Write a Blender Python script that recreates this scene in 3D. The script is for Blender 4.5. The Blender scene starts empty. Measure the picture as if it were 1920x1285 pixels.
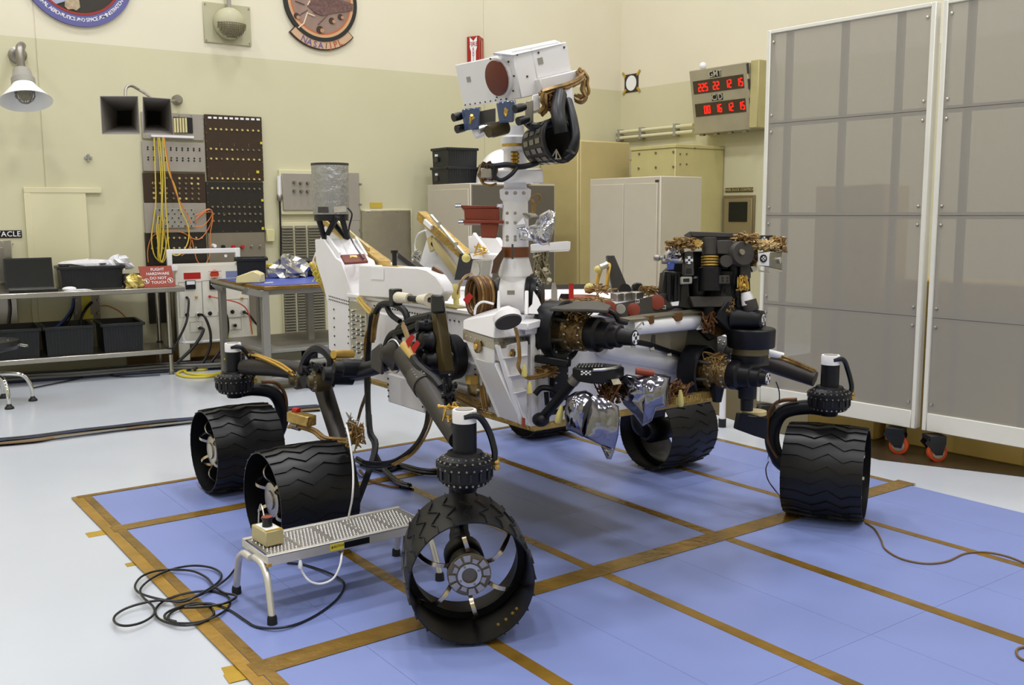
import bpy, bmesh, math, random
from mathutils import Vector as V, Matrix
random.seed(11)
S = bpy.context.scene
COL = S.collection
PI = math.pi

# ---------------------------------------------------------------- camera, light, exposure
F_PX = 1833.0                                    # focal length in pixels of the 1920 wide photograph
yaw, pitch, roll = math.radians(54.1), math.radians(-7.66), math.radians(-0.3)
EYE = V((0, 0, 1.5))
fw = V((math.cos(pitch) * math.cos(yaw), math.cos(pitch) * math.sin(yaw), math.sin(pitch)))
rt = fw.cross(V((0, 0, 1))).normalized()
up = rt.cross(fw)
RT = rt * math.cos(roll) + up * math.sin(roll)
UP = up * math.cos(roll) - rt * math.sin(roll)
cam = bpy.data.cameras.new('camera')
cam.sensor_width = 36.0
cam.lens = F_PX / 1920 * 36
cam.clip_start = 0.05
co = bpy.data.objects.new('camera', cam)
COL.objects.link(co)
co.matrix_world = Matrix(((RT.x, UP.x, -fw.x, EYE.x), (RT.y, UP.y, -fw.y, EYE.y), (RT.z, UP.z, -fw.z, EYE.z), (0, 0, 0, 1)))
S.camera = co
S.view_settings.view_transform = 'Standard'
S.view_settings.look = 'None'
S.view_settings.gamma = 1.0
S.view_settings.use_curve_mapping = False
S.view_settings.exposure = 0.0

world = bpy.data.worlds.new('world')
S.world = world
world.use_nodes = True
world.node_tree.nodes['Background'].inputs[0].default_value = (0.9, 0.93, 1.0, 1)
world.node_tree.nodes['Background'].inputs[1].default_value = 0.3

def ceiling_light(x, y, z, size, power, col=(0.98, 0.98, 1.0)):
    l = bpy.data.lights.new('high_bay_light', 'AREA')
    l.shape = 'DISK'
    l.size = size
    l.energy = power
    l.color = col
    o = bpy.data.objects.new('high_bay_light', l)
    o.location = (x, y, z)
    COL.objects.link(o)
for lx in (-3.2, 0.4, 4.0, 7.2):
    for ly in (-3.5, 0.5, 4.5, 8.0):
        ceiling_light(lx, ly, 7.9, 0.8, 112 if 0 < lx < 5 and ly > 0 else 72)

# ---------------------------------------------------------------- helpers
def P(px, py, x=None, y=None, z=None, d=None):
    """the point of the place seen at photograph pixel (px, py) on the plane x=, y= or z=, or at depth d"""
    r = RT * ((px - 960) / F_PX) - UP * ((py - 642.5) / F_PX) + fw
    if d is not None:
        return EYE + r * d
    if x is not None:
        return EYE + r * ((x - EYE.x) / r.x)
    if y is not None:
        return EYE + r * ((y - EYE.y) / r.y)
    return EYE + r * ((z - EYE.z) / r.z)

def dep(p):
    return (V(p) - EYE).dot(fw)

def lerp(a, b, t):
    return a + (b - a) * t

def lin(c):
    c /= 255.0
    return c / 12.92 if c <= 0.04045 else ((c + 0.055) / 1.055) ** 2.4

def basis(axis):
    a = V(axis).normalized()
    h = V((0, 0, 1)) if abs(a.z) < 0.9 else V((1, 0, 0))
    u = a.cross(h).normalized()
    return a, u, a.cross(u).normalized()

def spline(pts, n=6, closed=False):
    pts = [V(p) for p in pts]
    if len(pts) < 3 and not closed:
        return pts
    out = []
    N = len(pts)
    rng = range(N if closed else N - 1)
    for i in rng:
        if closed:
            p0, p1, p2, p3 = pts[i - 1], pts[i], pts[(i + 1) % N], pts[(i + 2) % N]
        else:
            p0, p1, p2, p3 = pts[max(i - 1, 0)], pts[i], pts[i + 1], pts[min(i + 2, N - 1)]
        for k in range(n):
            t = k / n
            out.append(0.5 * ((2 * p1) + (p2 - p0) * t + (2 * p0 - 5 * p1 + 4 * p2 - p3) * t * t + (3 * p1 - p0 - 3 * p2 + p3) * t ** 3))
    if not closed:
        out.append(pts[-1])
    return out

_glyphs = {}
def glyphs(text, size, align='CENTER', space=1.0):
    """flat letter shapes as (verts, faces) in the xy plane, from the built-in font"""
    key = (text, size, align, space)
    if key not in _glyphs:
        cu = bpy.data.curves.new('lettering', 'FONT')
        cu.body = text
        cu.size = size
        cu.align_x = align
        cu.align_y = 'CENTER'
        cu.space_character = space
        cu.offset = size * .008
        cu.resolution_u = 2
        cu.fill_mode = 'FRONT'
        o = bpy.data.objects.new('lettering', cu)
        COL.objects.link(o)
        dg = bpy.context.evaluated_depsgraph_get()
        me = o.evaluated_get(dg).to_mesh()
        _glyphs[key] = ([v.co.copy() for v in me.vertices], [tuple(p.vertices) for p in me.polygons])
        o.evaluated_get(dg).to_mesh_clear()
        bpy.data.objects.remove(o)
        bpy.data.curves.remove(cu)
    return _glyphs[key]

class MB:
    def __init__(s):
        s.v, s.f = [], []
    def add(s, vs, fs):
        n = len(s.v)
        s.v += [V(v) for v in vs]
        s.f += [tuple(i + n for i in f) for f in fs]
        return s
    def hexa(s, b, t):
        return s.add(list(b) + list(t), [(3, 2, 1, 0), (4, 5, 6, 7), (0, 1, 5, 4), (1, 2, 6, 5), (2, 3, 7, 6), (3, 0, 4, 7)])
    def bx(s, lo, hi):
        x0, y0, z0 = lo
        x1, y1, z1 = hi
        x0, x1, y0, y1, z0, z1 = min(x0, x1), max(x0, x1), min(y0, y1), max(y0, y1), min(z0, z1), max(z0, z1)
        return s.hexa([(x0, y0, z0), (x1, y0, z0), (x1, y1, z0), (x0, y1, z0)], [(x0, y0, z1), (x1, y0, z1), (x1, y1, z1), (x0, y1, z1)])
    def box(s, c, size, M=None):
        c = V(c)
        h = V(size) / 2
        M = M or Matrix.Identity(3)
        co = [c + M @ V((sx * h.x, sy * h.y, sz * h.z)) for sz in (-1, 1) for sx, sy in ((-1, -1), (1, -1), (1, 1), (-1, 1))]
        return s.hexa(co[:4], co[4:])
    def bar(s, a, b, w, h, upv=(0, 0, 1)):
        """rectangular bar from a to b: w across, h along upv"""
        a, b = V(a), V(b)
        d = (b - a).normalized()
        u = V(upv)
        u = (u - d * u.dot(d))
        u = u.normalized() if u.length > 1e-4 else basis(d)[1]
        r = d.cross(u)
        q = lambda p: [p - r * w / 2 - u * h / 2, p + r * w / 2 - u * h / 2, p + r * w / 2 + u * h / 2, p - r * w / 2 + u * h / 2]
        return s.hexa(q(a), q(b))
    def slab(s, pts, t):
        """polygon extruded by the vector t"""
        pts = [V(p) for p in pts]
        n = len(pts)
        t = V(t)
        return s.add(pts + [p + t for p in pts], [tuple(reversed(range(n))), tuple(range(n, 2 * n))] + [(i, (i + 1) % n, n + (i + 1) % n, n + i) for i in range(n)])
    def lathe(s, a, axis, prof, n=24, cap=True):
        """profile [(distance along the axis, radius)] turned about the axis through a"""
        a = V(a)
        d, u, w = basis(axis)
        vs, fs = [], []
        for t, r in prof:
            for i in range(n):
                th = 2 * PI * i / n
                vs.append(a + d * t + (u * math.cos(th) + w * math.sin(th)) * r)
        m = len(prof)
        for j in range(m - 1):
            for i in range(n):
                k = (i + 1) % n
                fs.append((j * n + i, j * n + k, (j + 1) * n + k, (j + 1) * n + i))
        if cap:
            if prof[0][1] > 1e-5:
                fs.append(tuple(reversed(range(n))))
            if prof[-1][1] > 1e-5:
                fs.append(tuple((m - 1) * n + i for i in range(n)))
        return s.add(vs, fs)
    def cyl(s, a, b, r, r2=None, n=16):
        a, b = V(a), V(b)
        L = (b - a).length
        return s.lathe(a, b - a, [(0, r), (L, r if r2 is None else r2)], n)
    def ball(s, c, r, n=12, sc=(1, 1, 1)):
        m = max(4, n // 2)
        vs, fs = [], []
        c = V(c)
        for j in range(m + 1):
            ph = PI * j / m
            for i in range(n):
                th = 2 * PI * i / n
                vs.append(c + V((math.sin(ph) * math.cos(th) * sc[0], math.sin(ph) * math.sin(th) * sc[1], math.cos(ph) * sc[2])) * r)
        for j in range(m):
            for i in range(n):
                k = (i + 1) % n
                fs.append((j * n + i, (j + 1) * n + i, (j + 1) * n + k, j * n + k))
        return s.add(vs, fs)
    def tube(s, pts, r, n=6, res=6, closed=False, smooth=True):
        p = spline(pts, res, closed) if smooth else [V(q) for q in pts]
        N = len(p)
        vs, fs = [], []
        u = None
        for i, q in enumerate(p):
            d = (p[(i + 1) % N] - p[i - 1]) if closed else (p[min(i + 1, N - 1)] - p[max(i - 1, 0)])
            d = d.normalized() if d.length > 1e-7 else V((0, 0, 1))
            if u is None:
                u = basis(d)[1]
            u = (u - d * u.dot(d))
            u = u.normalized() if u.length > 1e-5 else basis(d)[1]
            w = d.cross(u)
            rr = r(i / max(1, N - 1)) if callable(r) else r
            for k in range(n):
                th = 2 * PI * k / n
                vs.append(q + (u * math.cos(th) + w * math.sin(th)) * rr)
        for i in range(N if closed else N - 1):
            j = (i + 1) % N
            for k in range(n):
                l = (k + 1) % n
                fs.append((i * n + k, i * n + l, j * n + l, j * n + k))
        if not closed:
            fs.append(tuple(reversed(range(n))))
            fs.append(tuple((N - 1) * n + k for k in range(n)))
        return s.add(vs, fs)
    def text(s, txt, o, ex, ey, size, align='CENTER', space=1.0, lift=0.0):
        vs, fs = glyphs(txt, size, align, space)
        ex, ey = V(ex).normalized(), V(ey).normalized()
        nz = ex.cross(ey)
        return s.add([V(o) + ex * v.x + ey * v.y + nz * lift for v in vs], fs)
    def disc(s, c, normal, r, n=32):
        d, u, w = basis(normal)
        c = V(c)
        return s.add([c + (u * math.cos(2 * PI * i / n) + w * math.sin(2 * PI * i / n)) * r for i in range(n)], [tuple(range(n))])
    def build(s, name, mat, parent=None, bev=0, smooth=True, local=False, ang=38, seg=1):
        me = bpy.data.meshes.new(name)
        vs = s.v
        if parent is not None and not local:
            r = parent
            while r.parent:
                r = r.parent
            Mi = (Matrix.Translation(r.location) @ r.rotation_euler.to_matrix().to_4x4()).inverted()
            vs = [Mi @ v for v in vs]
        me.from_pydata([tuple(v) for v in vs], [], s.f)
        me.validate()
        bm = bmesh.new()
        bm.from_mesh(me)
        bmesh.ops.recalc_face_normals(bm, faces=bm.faces)
        bm.to_mesh(me)
        bm.free()
        me.materials.append(mat)
        if smooth:
            for p in me.polygons:
                p.use_smooth = True
            me.set_sharp_from_angle(angle=math.radians(ang))
        o = bpy.data.objects.new(name, me)
        COL.objects.link(o)
        o.parent = parent
        if bev:
            m = o.modifiers.new('bevel', 'BEVEL')
            m.width = bev
            m.segments = seg
            m.limit_method = 'ANGLE'
            m.angle_limit = math.radians(40)
        return o

def tag(o, label=None, cat=None, group=None, kind=None):
    for k, v in (('label', label), ('category', cat), ('group', group), ('kind', kind)):
        if v:
            o[k] = v
    return o

def thing(name, loc, label, cat, group=None, rz=0.0):
    o = bpy.data.objects.new(name, None)
    o.empty_display_size = 0.05
    COL.objects.link(o)
    o.location = loc
    o.rotation_euler = (0, 0, rz)
    return tag(o, label, cat, group)

def stuff(o):
    o['kind'] = 'stuff'
    return o

def dup(o, loc=None, rz=None, parent=None):
    c = o.copy()
    COL.objects.link(c)
    if parent is not None:
        c.parent = parent
    if loc is not None:
        c.location = loc
    if rz is not None:
        c.rotation_euler = (0, 0, rz)
    for ch in list(o.children):
        dup(ch, parent=c)
    return c

# ---------------------------------------------------------------- materials
def mat(name, rgb, rough=0.5, metal=0.0, var=0.0, vscale=6.0, bump=0.0, bscale=40.0, coat=0.0, emit=0.0, alpha=1.0, trans=0.0, spec=None, stretch=None):
    m = bpy.data.materials.new(name)
    m.use_nodes = True
    nt = m.node_tree
    b = nt.nodes['Principled BSDF']
    c = (lin(rgb[0]), lin(rgb[1]), lin(rgb[2]), 1)
    b.inputs['Base Color'].default_value = c
    b.inputs['Roughness'].default_value = rough
    b.inputs['Metallic'].default_value = metal
    if spec is not None:
        b.inputs['Specular IOR Level'].default_value = spec
    if coat:
        b.inputs['Coat Weight'].default_value = coat
        b.inputs['Coat Roughness'].default_value = 0.1
    if trans:
        b.inputs['Transmission Weight'].default_value = trans
    if alpha < 1:
        b.inputs['Alpha'].default_value = alpha
    if emit:
        b.inputs['Emission Color'].default_value = c
        b.inputs['Emission Strength'].default_value = emit
    if var or bump:
        tc = nt.nodes.new('ShaderNodeTexCoord')
        mp = nt.nodes.new('ShaderNodeMapping')
        nt.links.new(tc.outputs['Object'], mp.inputs['Vector'])
        if stretch:
            mp.inputs['Scale'].default_value = stretch
    if var:
        n = nt.nodes.new('ShaderNodeTexNoise')
        n.inputs['Scale'].default_value = vscale
        n.inputs['Detail'].default_value = 4
        nt.links.new(mp.outputs['Vector'], n.inputs['Vector'])
        r = nt.nodes.new('ShaderNodeValToRGB')
        r.color_ramp.elements[0].position = 0.3
        r.color_ramp.elements[1].position = 0.7
        lo, hi = 1 - var, 1 + var
        r.color_ramp.elements[0].color = (c[0] * lo, c[1] * lo, c[2] * lo, 1)
        r.color_ramp.elements[1].color = (min(1, c[0] * hi), min(1, c[1] * hi), min(1, c[2] * hi), 1)
        nt.links.new(n.outputs['Fac'], r.inputs['Fac'])
        nt.links.new(r.outputs['Color'], b.inputs['Base Color'])
    if bump:
        n2 = nt.nodes.new('ShaderNodeTexNoise')
        n2.inputs['Scale'].default_value = bscale
        n2.inputs['Detail'].default_value = 3
        nt.links.new(mp.outputs['Vector'], n2.inputs['Vector'])
        bp = nt.nodes.new('ShaderNodeBump')
        bp.inputs['Strength'].default_value = bump
        bp.inputs['Distance'].default_value = 0.02
        nt.links.new(n2.outputs['Fac'], bp.inputs['Height'])
        nt.links.new(bp.outputs['Normal'], b.inputs['Normal'])
    return m

WHITE = mat('white_paint', (232, 230, 232), 0.42, var=0.02)
WHITE2 = mat('white_gloss', (238, 238, 240), 0.25)
CREAM = mat('cream_paint', (214, 208, 172), 0.5)
BLACK = mat('black_anodised', (11, 12, 18), 0.42, var=0.15, vscale=20, spec=.32)
BLACKG = mat('black_plastic', (10, 12, 18), 0.35)
RUBBER = mat('black_rubber', (16, 16, 18), 0.6)
CHAR = mat('charcoal_paint', (58, 54, 50), 0.55, var=0.05)
GREYP = mat('grey_paint', (150, 147, 138), 0.5, var=0.03)
ALU = mat('bare_aluminium', (198, 196, 190), 0.32, 1.0, var=0.05, vscale=30)
ALUD = mat('dull_aluminium', (150, 146, 138), 0.42, 1.0, var=0.08, vscale=25)
STEEL = mat('stainless_steel', (186, 182, 172), 0.28, 1.0, var=0.06, vscale=12)
CHROME = mat('chrome', (225, 225, 225), 0.08, 1.0)
TITAN = mat('titanium', (178, 170, 155), 0.3, 1.0)
GOLD = mat('gold_film', (186, 154, 84), 0.32, 0.6, var=0.25, vscale=14, bump=0.4, bscale=60)
GOLDP = mat('gold_plate', (208, 170, 84), 0.35, 0.6, var=0.12, vscale=20)
COPPER = mat('copper_film_wire', (140, 110, 62), 0.35, 0.35, var=0.35, vscale=40)
BROWNM = mat('brown_fluid_tube', (96, 62, 28), 0.4, 0.3, var=0.3, vscale=20)
FOIL = mat('crinkled_silver_foil', (205, 205, 212), 0.2, 1.0, var=0.1, bump=0.8, bscale=18)
FOILG = mat('grey_thermal_blanket', (168, 168, 170), 0.32, 0.75, var=0.06, bump=0.6, bscale=26)
REDB = mat('red_brown_cover', (104, 38, 20), 0.5, var=0.08)
REDO = mat('red_oxide_paint', (128, 48, 26), 0.5, var=0.06)
RED = mat('red_plastic', (176, 26, 22), 0.4)
YELLOW = mat('yellow_plastic', (214, 196, 60), 0.45)
YPALE = mat('pale_yellow_cap', (200, 188, 112), 0.5)
BLUEB = mat('blue_film', (70, 90, 170), 0.25, 0.5)
BEIGE = mat('beige_plastic', (212, 200, 150), 0.55)
LABELW = mat('white_label', (235, 235, 238), 0.5)
DARK = mat('dark_recess', (12, 12, 14), 0.7)
OLIVE = mat('olive_tube', (74, 62, 30), 0.45, 0.2)
# ---------------------------------------------------------------- room
WY, WX, CZ = 9.9, 8.97, 8.6
def wall_mat():
    m = bpy.data.materials.new('two_tone_wall_paint')
    m.use_nodes = True
    nt = m.node_tree
    b = nt.nodes['Principled BSDF']
    g = nt.nodes.new('ShaderNodeNewGeometry')
    sx = nt.nodes.new('ShaderNodeSeparateXYZ')
    nt.links.new(g.outputs['Position'], sx.inputs[0])
    gt = nt.nodes.new('ShaderNodeMath')
    gt.operation = 'GREATER_THAN'
    gt.inputs[1].default_value = 3.07
    nt.links.new(sx.outputs['Z'], gt.inputs[0])
    n = nt.nodes.new('ShaderNodeTexNoise')
    n.inputs['Scale'].default_value = 1.3
    n.inputs['Detail'].default_value = 5
    nt.links.new(g.outputs['Position'], n.inputs['Vector'])
    mx = nt.nodes.new('ShaderNodeMix')
    mx.data_type = 'RGBA'
    mx.inputs[6].default_value = (lin(208), lin(203), lin(170), 1)
    mx.inputs[7].default_value = (lin(226), lin(219), lin(196), 1)
    nt.links.new(gt.outputs[0], mx.inputs[0])
    m2 = nt.nodes.new('ShaderNodeMix')
    m2.data_type = 'RGBA'
    m2.blend_type = 'MULTIPLY'
    m2.inputs[0].default_value = 0.10
    nt.links.new(mx.outputs[2], m2.inputs[6])
    nt.links.new(n.outputs['Fac'], m2.inputs[7])
    nt.links.new(m2.outputs[2], b.inputs['Base Color'])
    b.inputs['Roughness'].default_value = 0.55
    return m
WALL = wall_mat()
def floor_mat():
    m = mat('glossy_white_floor', (194, 199, 208), 0.2, var=0.03, vscale=0.8)
    nt = m.node_tree
    b = nt.nodes['Principled BSDF']
    tc = nt.nodes.new('ShaderNodeTexCoord')
    n = nt.nodes.new('ShaderNodeTexNoise')
    n.inputs['Scale'].default_value = 0.7
    n.inputs['Detail'].default_value = 6
    nt.links.new(tc.outputs['Object'], n.inputs['Vector'])
    r = nt.nodes.new('ShaderNodeMapRange')
    r.inputs[3].default_value = 0.17
    r.inputs[4].default_value = 0.24
    nt.links.new(n.outputs['Fac'], r.inputs[0])
    nt.links.new(r.outputs[0], b.inputs['Roughness'])
    return m
def struct(name, mb, m, **k):
    return tag(mb.build(name, m, **k), kind='structure')
struct('floor', MB().bx((-6.2, -7.2, -0.2), (WX + 0.2, WY + 0.2, 0)), floor_mat())
def wall_with_seams():
    mb = MB()
    xs = [-6.2]
    cuts = [P(75, 200, y=WY).x, P(75, 200, y=WY).x + 4.9]
    g = 0.012
    x0 = -6.2
    for c in cuts + [WX + 0.2]:
        mb.bx((x0, WY, 0), (c - g / 2 if c < WX else c, WY + 0.2, CZ))
        x0 = c + g / 2
    mb.bx((-6.2, WY + 0.006, 0), (WX + 0.2, WY + 0.2, CZ))
    return mb
struct('wall_back', wall_with_seams(), WALL)
struct('wall_right', MB().bx((WX, -7.2, 0), (WX + 0.2, WY, CZ)), WALL)
struct('wall_left', MB().bx((-6.2, -7.2, 0), (-6.0, WY, CZ)), WALL)
struct('wall_front', MB().bx((-6.0, -7.2, 0), (WX, -7.0, CZ)), WALL)
struct('ceiling', MB().bx((-6.2, -7.2, CZ), (WX + 0.2, WY + 0.2, CZ + 0.2)), mat('ceiling_paint', (128, 126, 120), 0.7))

def W(px, py, off=0.0):
    return P(px, py, y=WY - off)
def RW(px, py, off=0.0):
    return P(px, py, x=WX - off)
def wbox(mb, px0, py0, px1, py1, th, off=0.0):
    """box on the back wall between the two photograph corners"""
    a, b = W(px0, py0, off + th), W(px1, py1, off + th)
    return mb.bx((a.x, WY - off - th, b.z), (b.x, WY - off, a.z))
def rbox(mb, px0, py0, px1, py1, th, off=0.0):
    a, b = RW(px0, py0, off + th), RW(px1, py1, off + th)
    return mb.bx((WX - off - th, a.y, b.z), (WX - off, b.y, a.z))
def wdots(mb, px0, py0, px1, py1, n, r, off, h=0.01, nn=8, skip=()):
    for i in range(n):
        if i in skip:
            continue
        t = i / max(1, n - 1)
        p = W(lerp(px0, px1, t), lerp(py0, py1, t), off)
        mb.cyl(p, p - V((0, h, 0)), r, r * 0.8, nn)

# flush access door in the back wall
d = MB()
wbox(d, 52, 358, 178, 640, 0.03)
door = struct('door_1', d, CREAM, bev=0.004)
m = MB()
a, b = W(44, 351, 0.03), W(178, 358, 0.03)
zb = W(178, 640, 0.03).z
m.bx((a.x, WY - 0.035, a.z - 0.05), (b.x + 0.06, WY, a.z))
m.bx((a.x, WY - 0.035, zb), (a.x + 0.05, WY, a.z - 0.05))
m.build('door_frame', CREAM, door, local=True, bev=0.004)
# painted lower plinth of the back wall
struct('baseboard_back', MB().bx((2.5, WY - 0.02, 0), (WX, WY, 0.12)), mat('brown_baseboard', (120, 92, 50), 0.5))

# conduit pipes along the right wall
for dz, lab in ((0.0, 'upper cream conduit pipe running along the right wall to the clock'), (-0.075, 'lower cream conduit pipe running along the right wall to the clock')):
    a = RW(1158, 248, 0.06)
    b = RW(1300, 236, 0.06)
    a.z = b.z = (a.z + b.z) / 2 + dz
    t = thing('conduit_pipe', a, lab, 'pipe', 'conduits on the right wall')
    MB().cyl(a, b, 0.024, n=10).build('pipe', CREAM, t)
    for k in (0.03, 0.33, 0.78):
        c = a.lerp(b, k)
        MB().bx((WX - 0.09, c.y - 0.02, c.z - 0.04), (WX, c.y + 0.02, c.z + 0.04)).build('clamp', GREYP, t, bev=0.004)

# ---------------------------------------------------------------- blue floor mat and its tape
MATX0, MATX1, MATY1, MATY0 = 1.09, 4.79, 5.45, 0.2
BLUE = mat('blue_floor_mat', (122, 136, 190), 0.42, var=0.035, vscale=1.5)
fm = thing('floor_mat', (2.9, 3.0, 0), 'large blue mat taped to the white floor beneath the rover', 'mat')
xs = [MATX0, 1.475, 2.215, 2.955, 3.695, 4.43, MATX1]
ys = [MATY0, 1.925, 3.65, MATY1]
for i in range(len(xs) - 1):
    for j in range(len(ys) - 1):
        MB().bx((xs[i] + .0006, ys[j] + .0006, 0), (xs[i + 1] - .0006, ys[j + 1] - .0006, 0.006)).build('mat_sheet', BLUE, fm)
TAPE = mat('amber_tape', (130, 99, 36), 0.24, 0.2, var=0.3, vscale=5, bump=0.15, bscale=30)
TAPEY = mat('bright_amber_tape', (182, 146, 40), 0.3, 0.2, var=0.12, vscale=9)
def tape(pts, w, label, z=0.0062, m=TAPE, group='amber tape strips on the mat'):
    """flat strip of tape laid along the polyline pts (x, y), slightly uneven at its edges"""
    mb = MB()
    n = 24
    a, b = V((*pts[0], 0)), V((*pts[1], 0))
    d = (b - a).normalized()
    s = V((-d.y, d.x, 0))
    rows = []
    for i in range(n + 1):
        p = a.lerp(b, i / n)
        e1, e2 = random.uniform(-.0015, .0015), random.uniform(-.0015, .0015)
        rows.append((p + s * (w / 2 + e1), p - s * (w / 2 + e2)))
    vs, fs = [], []
    for l, r in rows:
        vs += [l + V((0, 0, z)), r + V((0, 0, z)), l + V((0, 0, z + .0012)), r + V((0, 0, z + .0012))]
    for i in range(n):
        k = 4 * i
        fs += [(k + 2, k + 3, k + 7, k + 6), (k, k + 4, k + 5, k + 1), (k, k + 2, k + 6, k + 4), (k + 1, k + 5, k + 7, k + 3)]
    fs += [(0, 1, 3, 2), (4 * n, 4 * n + 2, 4 * n + 3, 4 * n + 1)]
    o = mb.add(vs, fs).build('floor_tape', m, smooth=False)
    tag(o, label, 'tape', group)
    return o
A = [1.108, 1.844, 2.586, 3.33, 4.06, 4.775]
B = [5.427, 4.754, 2.969]
TAPE2 = mat('golden_tape', (160, 122, 44), 0.26, 0.2, var=0.2, vscale=7, bump=0.15, bscale=30)
tape([(A[0] - .03, 0.3), (A[0] - .03, B[0] + .02)], 0.05, 'long edge tape along the left side of the blue mat, beside the black cable loops', m=TAPE2)
tape([(A[0] + .016, 0.3), (A[0] + .016, B[0])], 0.042, 'narrow second layer of tape on the inner side of the left mat edge', z=.0075)
tape([(A[1], 0.3), (A[1], B[1])], 0.055, 'lengthwise tape on the mat passing under the step stool and near wheel')
tape([(A[2], 0.3), (A[2], B[1])], 0.05, 'lengthwise tape on the mat emerging right behind the nearest wheel')
tape([(A[3], 0.3), (A[3], B[0])], 0.055, 'lengthwise tape on the mat under the middle of the rover')
tape([(A[4], 0.3), (A[4], B[0])], 0.045, 'lengthwise tape on the mat beneath the wheel nearest the grey partition')
tape([(A[5], B[2] - .02), (A[5], B[0])], 0.045, 'short edge tape along the mat side next to the grey partition')
tape([(A[0] - .03, B[0]), (A[5], B[0])], 0.04, 'far edge tape across the back of the blue mat', z=.0078)
tape([(A[0] - .02, B[1]), (A[3] + .03, B[1])], 0.085, 'wide crosswise tape behind the three wheels on the left', z=.0078)
tape([(A[0] - .02, B[2]), (A[5] + .06, B[2])], 0.105, 'widest crosswise tape running from the near wheel to the mat corner', z=.0078)
def tab(p0, p1, w, label, z=.0004):
    tape([p0, p1], w, label, z=z, m=TAPEY, group='loose tape ends beside the mat')
q = lambda px, py: tuple(P(px, py, z=0.002).xy)
tab(q(163, 1004), q(212, 995), 0.075, 'bright tape end sticking out on the white floor near the far left mat corner')
tab(q(236, 1060), q(266, 1054), 0.045, 'small bright tape end halfway along the left mat edge')
tab(q(420, 1262), q(478, 1249), 0.085, 'bright tape end on the floor at the near left mat corner')
tab(q(424, 1274), q(480, 1260), 0.07, 'second tape end lying partly under the one at the near mat corner', z=.0022)
tape([q(388, 1148), q(432, 1136)], 0.035, 'short bright piece of tape inside the mat edge among the cable loops', z=.0065, m=TAPEY)
# ---------------------------------------------------------------- things on the back wall
EX, EZ = V((1, 0, 0)), V((0, 0, 1))
def circ3(a, b, c):
    """circle in the wall plane through three wall points -> centre x, centre z, radius"""
    (x1, y1), (x2, y2), (x3, y3) = (a.x, a.z), (b.x, b.z), (c.x, c.z)
    d = 2 * (x1 * (y2 - y3) + x2 * (y3 - y1) + x3 * (y1 - y2))
    ux = ((x1 ** 2 + y1 ** 2) * (y2 - y3) + (x2 ** 2 + y2 ** 2) * (y3 - y1) + (x3 ** 2 + y3 ** 2) * (y1 - y2)) / d
    uz = ((x1 ** 2 + y1 ** 2) * (x3 - x2) + (x2 ** 2 + y2 ** 2) * (x1 - x3) + (x3 ** 2 + y3 ** 2) * (x2 - x1)) / d
    return ux, uz, math.hypot(x1 - ux, y1 - uz)
def wall_ring(cx, cz, r0, r1, y0, y1, n=72, a0=0, a1=2 * PI):
    mb = MB()
    full = abs(a1 - a0 - 2 * PI) < 1e-6
    vs, fs = [], []
    for i in range(n + (0 if full else 1)):
        t = a0 + (a1 - a0) * i / n
        for r, y in ((r0, y0), (r1, y0), (r1, y1), (r0, y1)):
            vs.append((cx + r * math.cos(t), y, cz + r * math.sin(t)))
    N = n if full else n
    M = n if full else n + 1
    for i in range(N):
        j = (i + 1) % M
        for k in range(4):
            l = (k + 1) % 4
            fs.append((i * 4 + k, i * 4 + l, j * 4 + l, j * 4 + k))
    if not full:
        fs += [(0, 1, 2, 3), tuple(n * 4 + k for k in (3, 2, 1, 0))]
    return mb.add(vs, fs)
def arc_text(mb, txt, cx, cz, r, y, size, mid, step):
    """letters set along the lower arc, tops towards the centre"""
    n = len(txt)
    wid = [0.55 if c in 'I /' else (1.15 if c in 'MW' else 1.0) for c in txt]
    tot = sum(wid)
    s = -tot / 2
    for ch, w in zip(txt, wid):
        a = mid + (s + w / 2) * step
        s += w
        if ch == ' ':
            continue
        rad = V((math.cos(a), 0, math.sin(a)))
        tan = V((-math.sin(a), 0, math.cos(a)))
        mb.text(ch, V((cx, y, cz)) + rad * r, tan, -rad, size)

# blue agency emblem
cx, cz, R1 = circ3(W(62, 0, .03), W(243, 0, .03), W(158, 50, .03))
_, _, Ri = circ3(W(89, 0, .03), W(211, 0, .03), W(156, 27.5, .03))
Ri = cz - W(156, 27.5, .03).z
e = thing('emblem_disc', (cx, WY, cz - R1), 'round blue-bordered space agency emblem with white lettering above the wall lamp', 'emblem')
wall_ring(cx, cz, Ri, R1, WY - .03, WY).build('border', mat('emblem_blue', (92, 92, 150), 0.5), e)
wall_ring(cx, cz, Ri - .012, Ri + .008, WY - .033, WY).build('red_ring', mat('emblem_red', (150, 40, 30), 0.5), e)
MB().cyl((cx, WY - .02, cz), (cx, WY, cz), Ri, n=72).build('picture_field', mat('emblem_dark', (42, 36, 28), 0.5), e)
t = MB()
arc_text(t, 'NATIONAL AERONAUTICS AND SPACE ADMINISTRATION', cx, cz, lerp(Ri, R1, .46), WY - .032, (R1 - Ri) * .44, -PI / 2 - .0, .0505)
t.build('lettering', LABELW, e, smooth=False)
m = MB()
pl = [W(x, y, .022) for x, y in ((86, -8), (100, 9), (124, 2), (122, -10))]
m.slab(pl, (0, -.006, 0)).build('pale_panel', mat('emblem_pale', (160, 165, 190), 0.5), e)
m = MB()
pl = [W(x, y, .022) for x, y in ((122, -10), (121, 12), (127, 18), (137, 17), (143, 20), (150, 14), (148, 0), (150, -10))]
m.slab(pl, (0, -.006, 0)).build('rock', mat('emblem_rock', (170, 152, 124), 0.6, var=.25, vscale=30), e)

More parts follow.
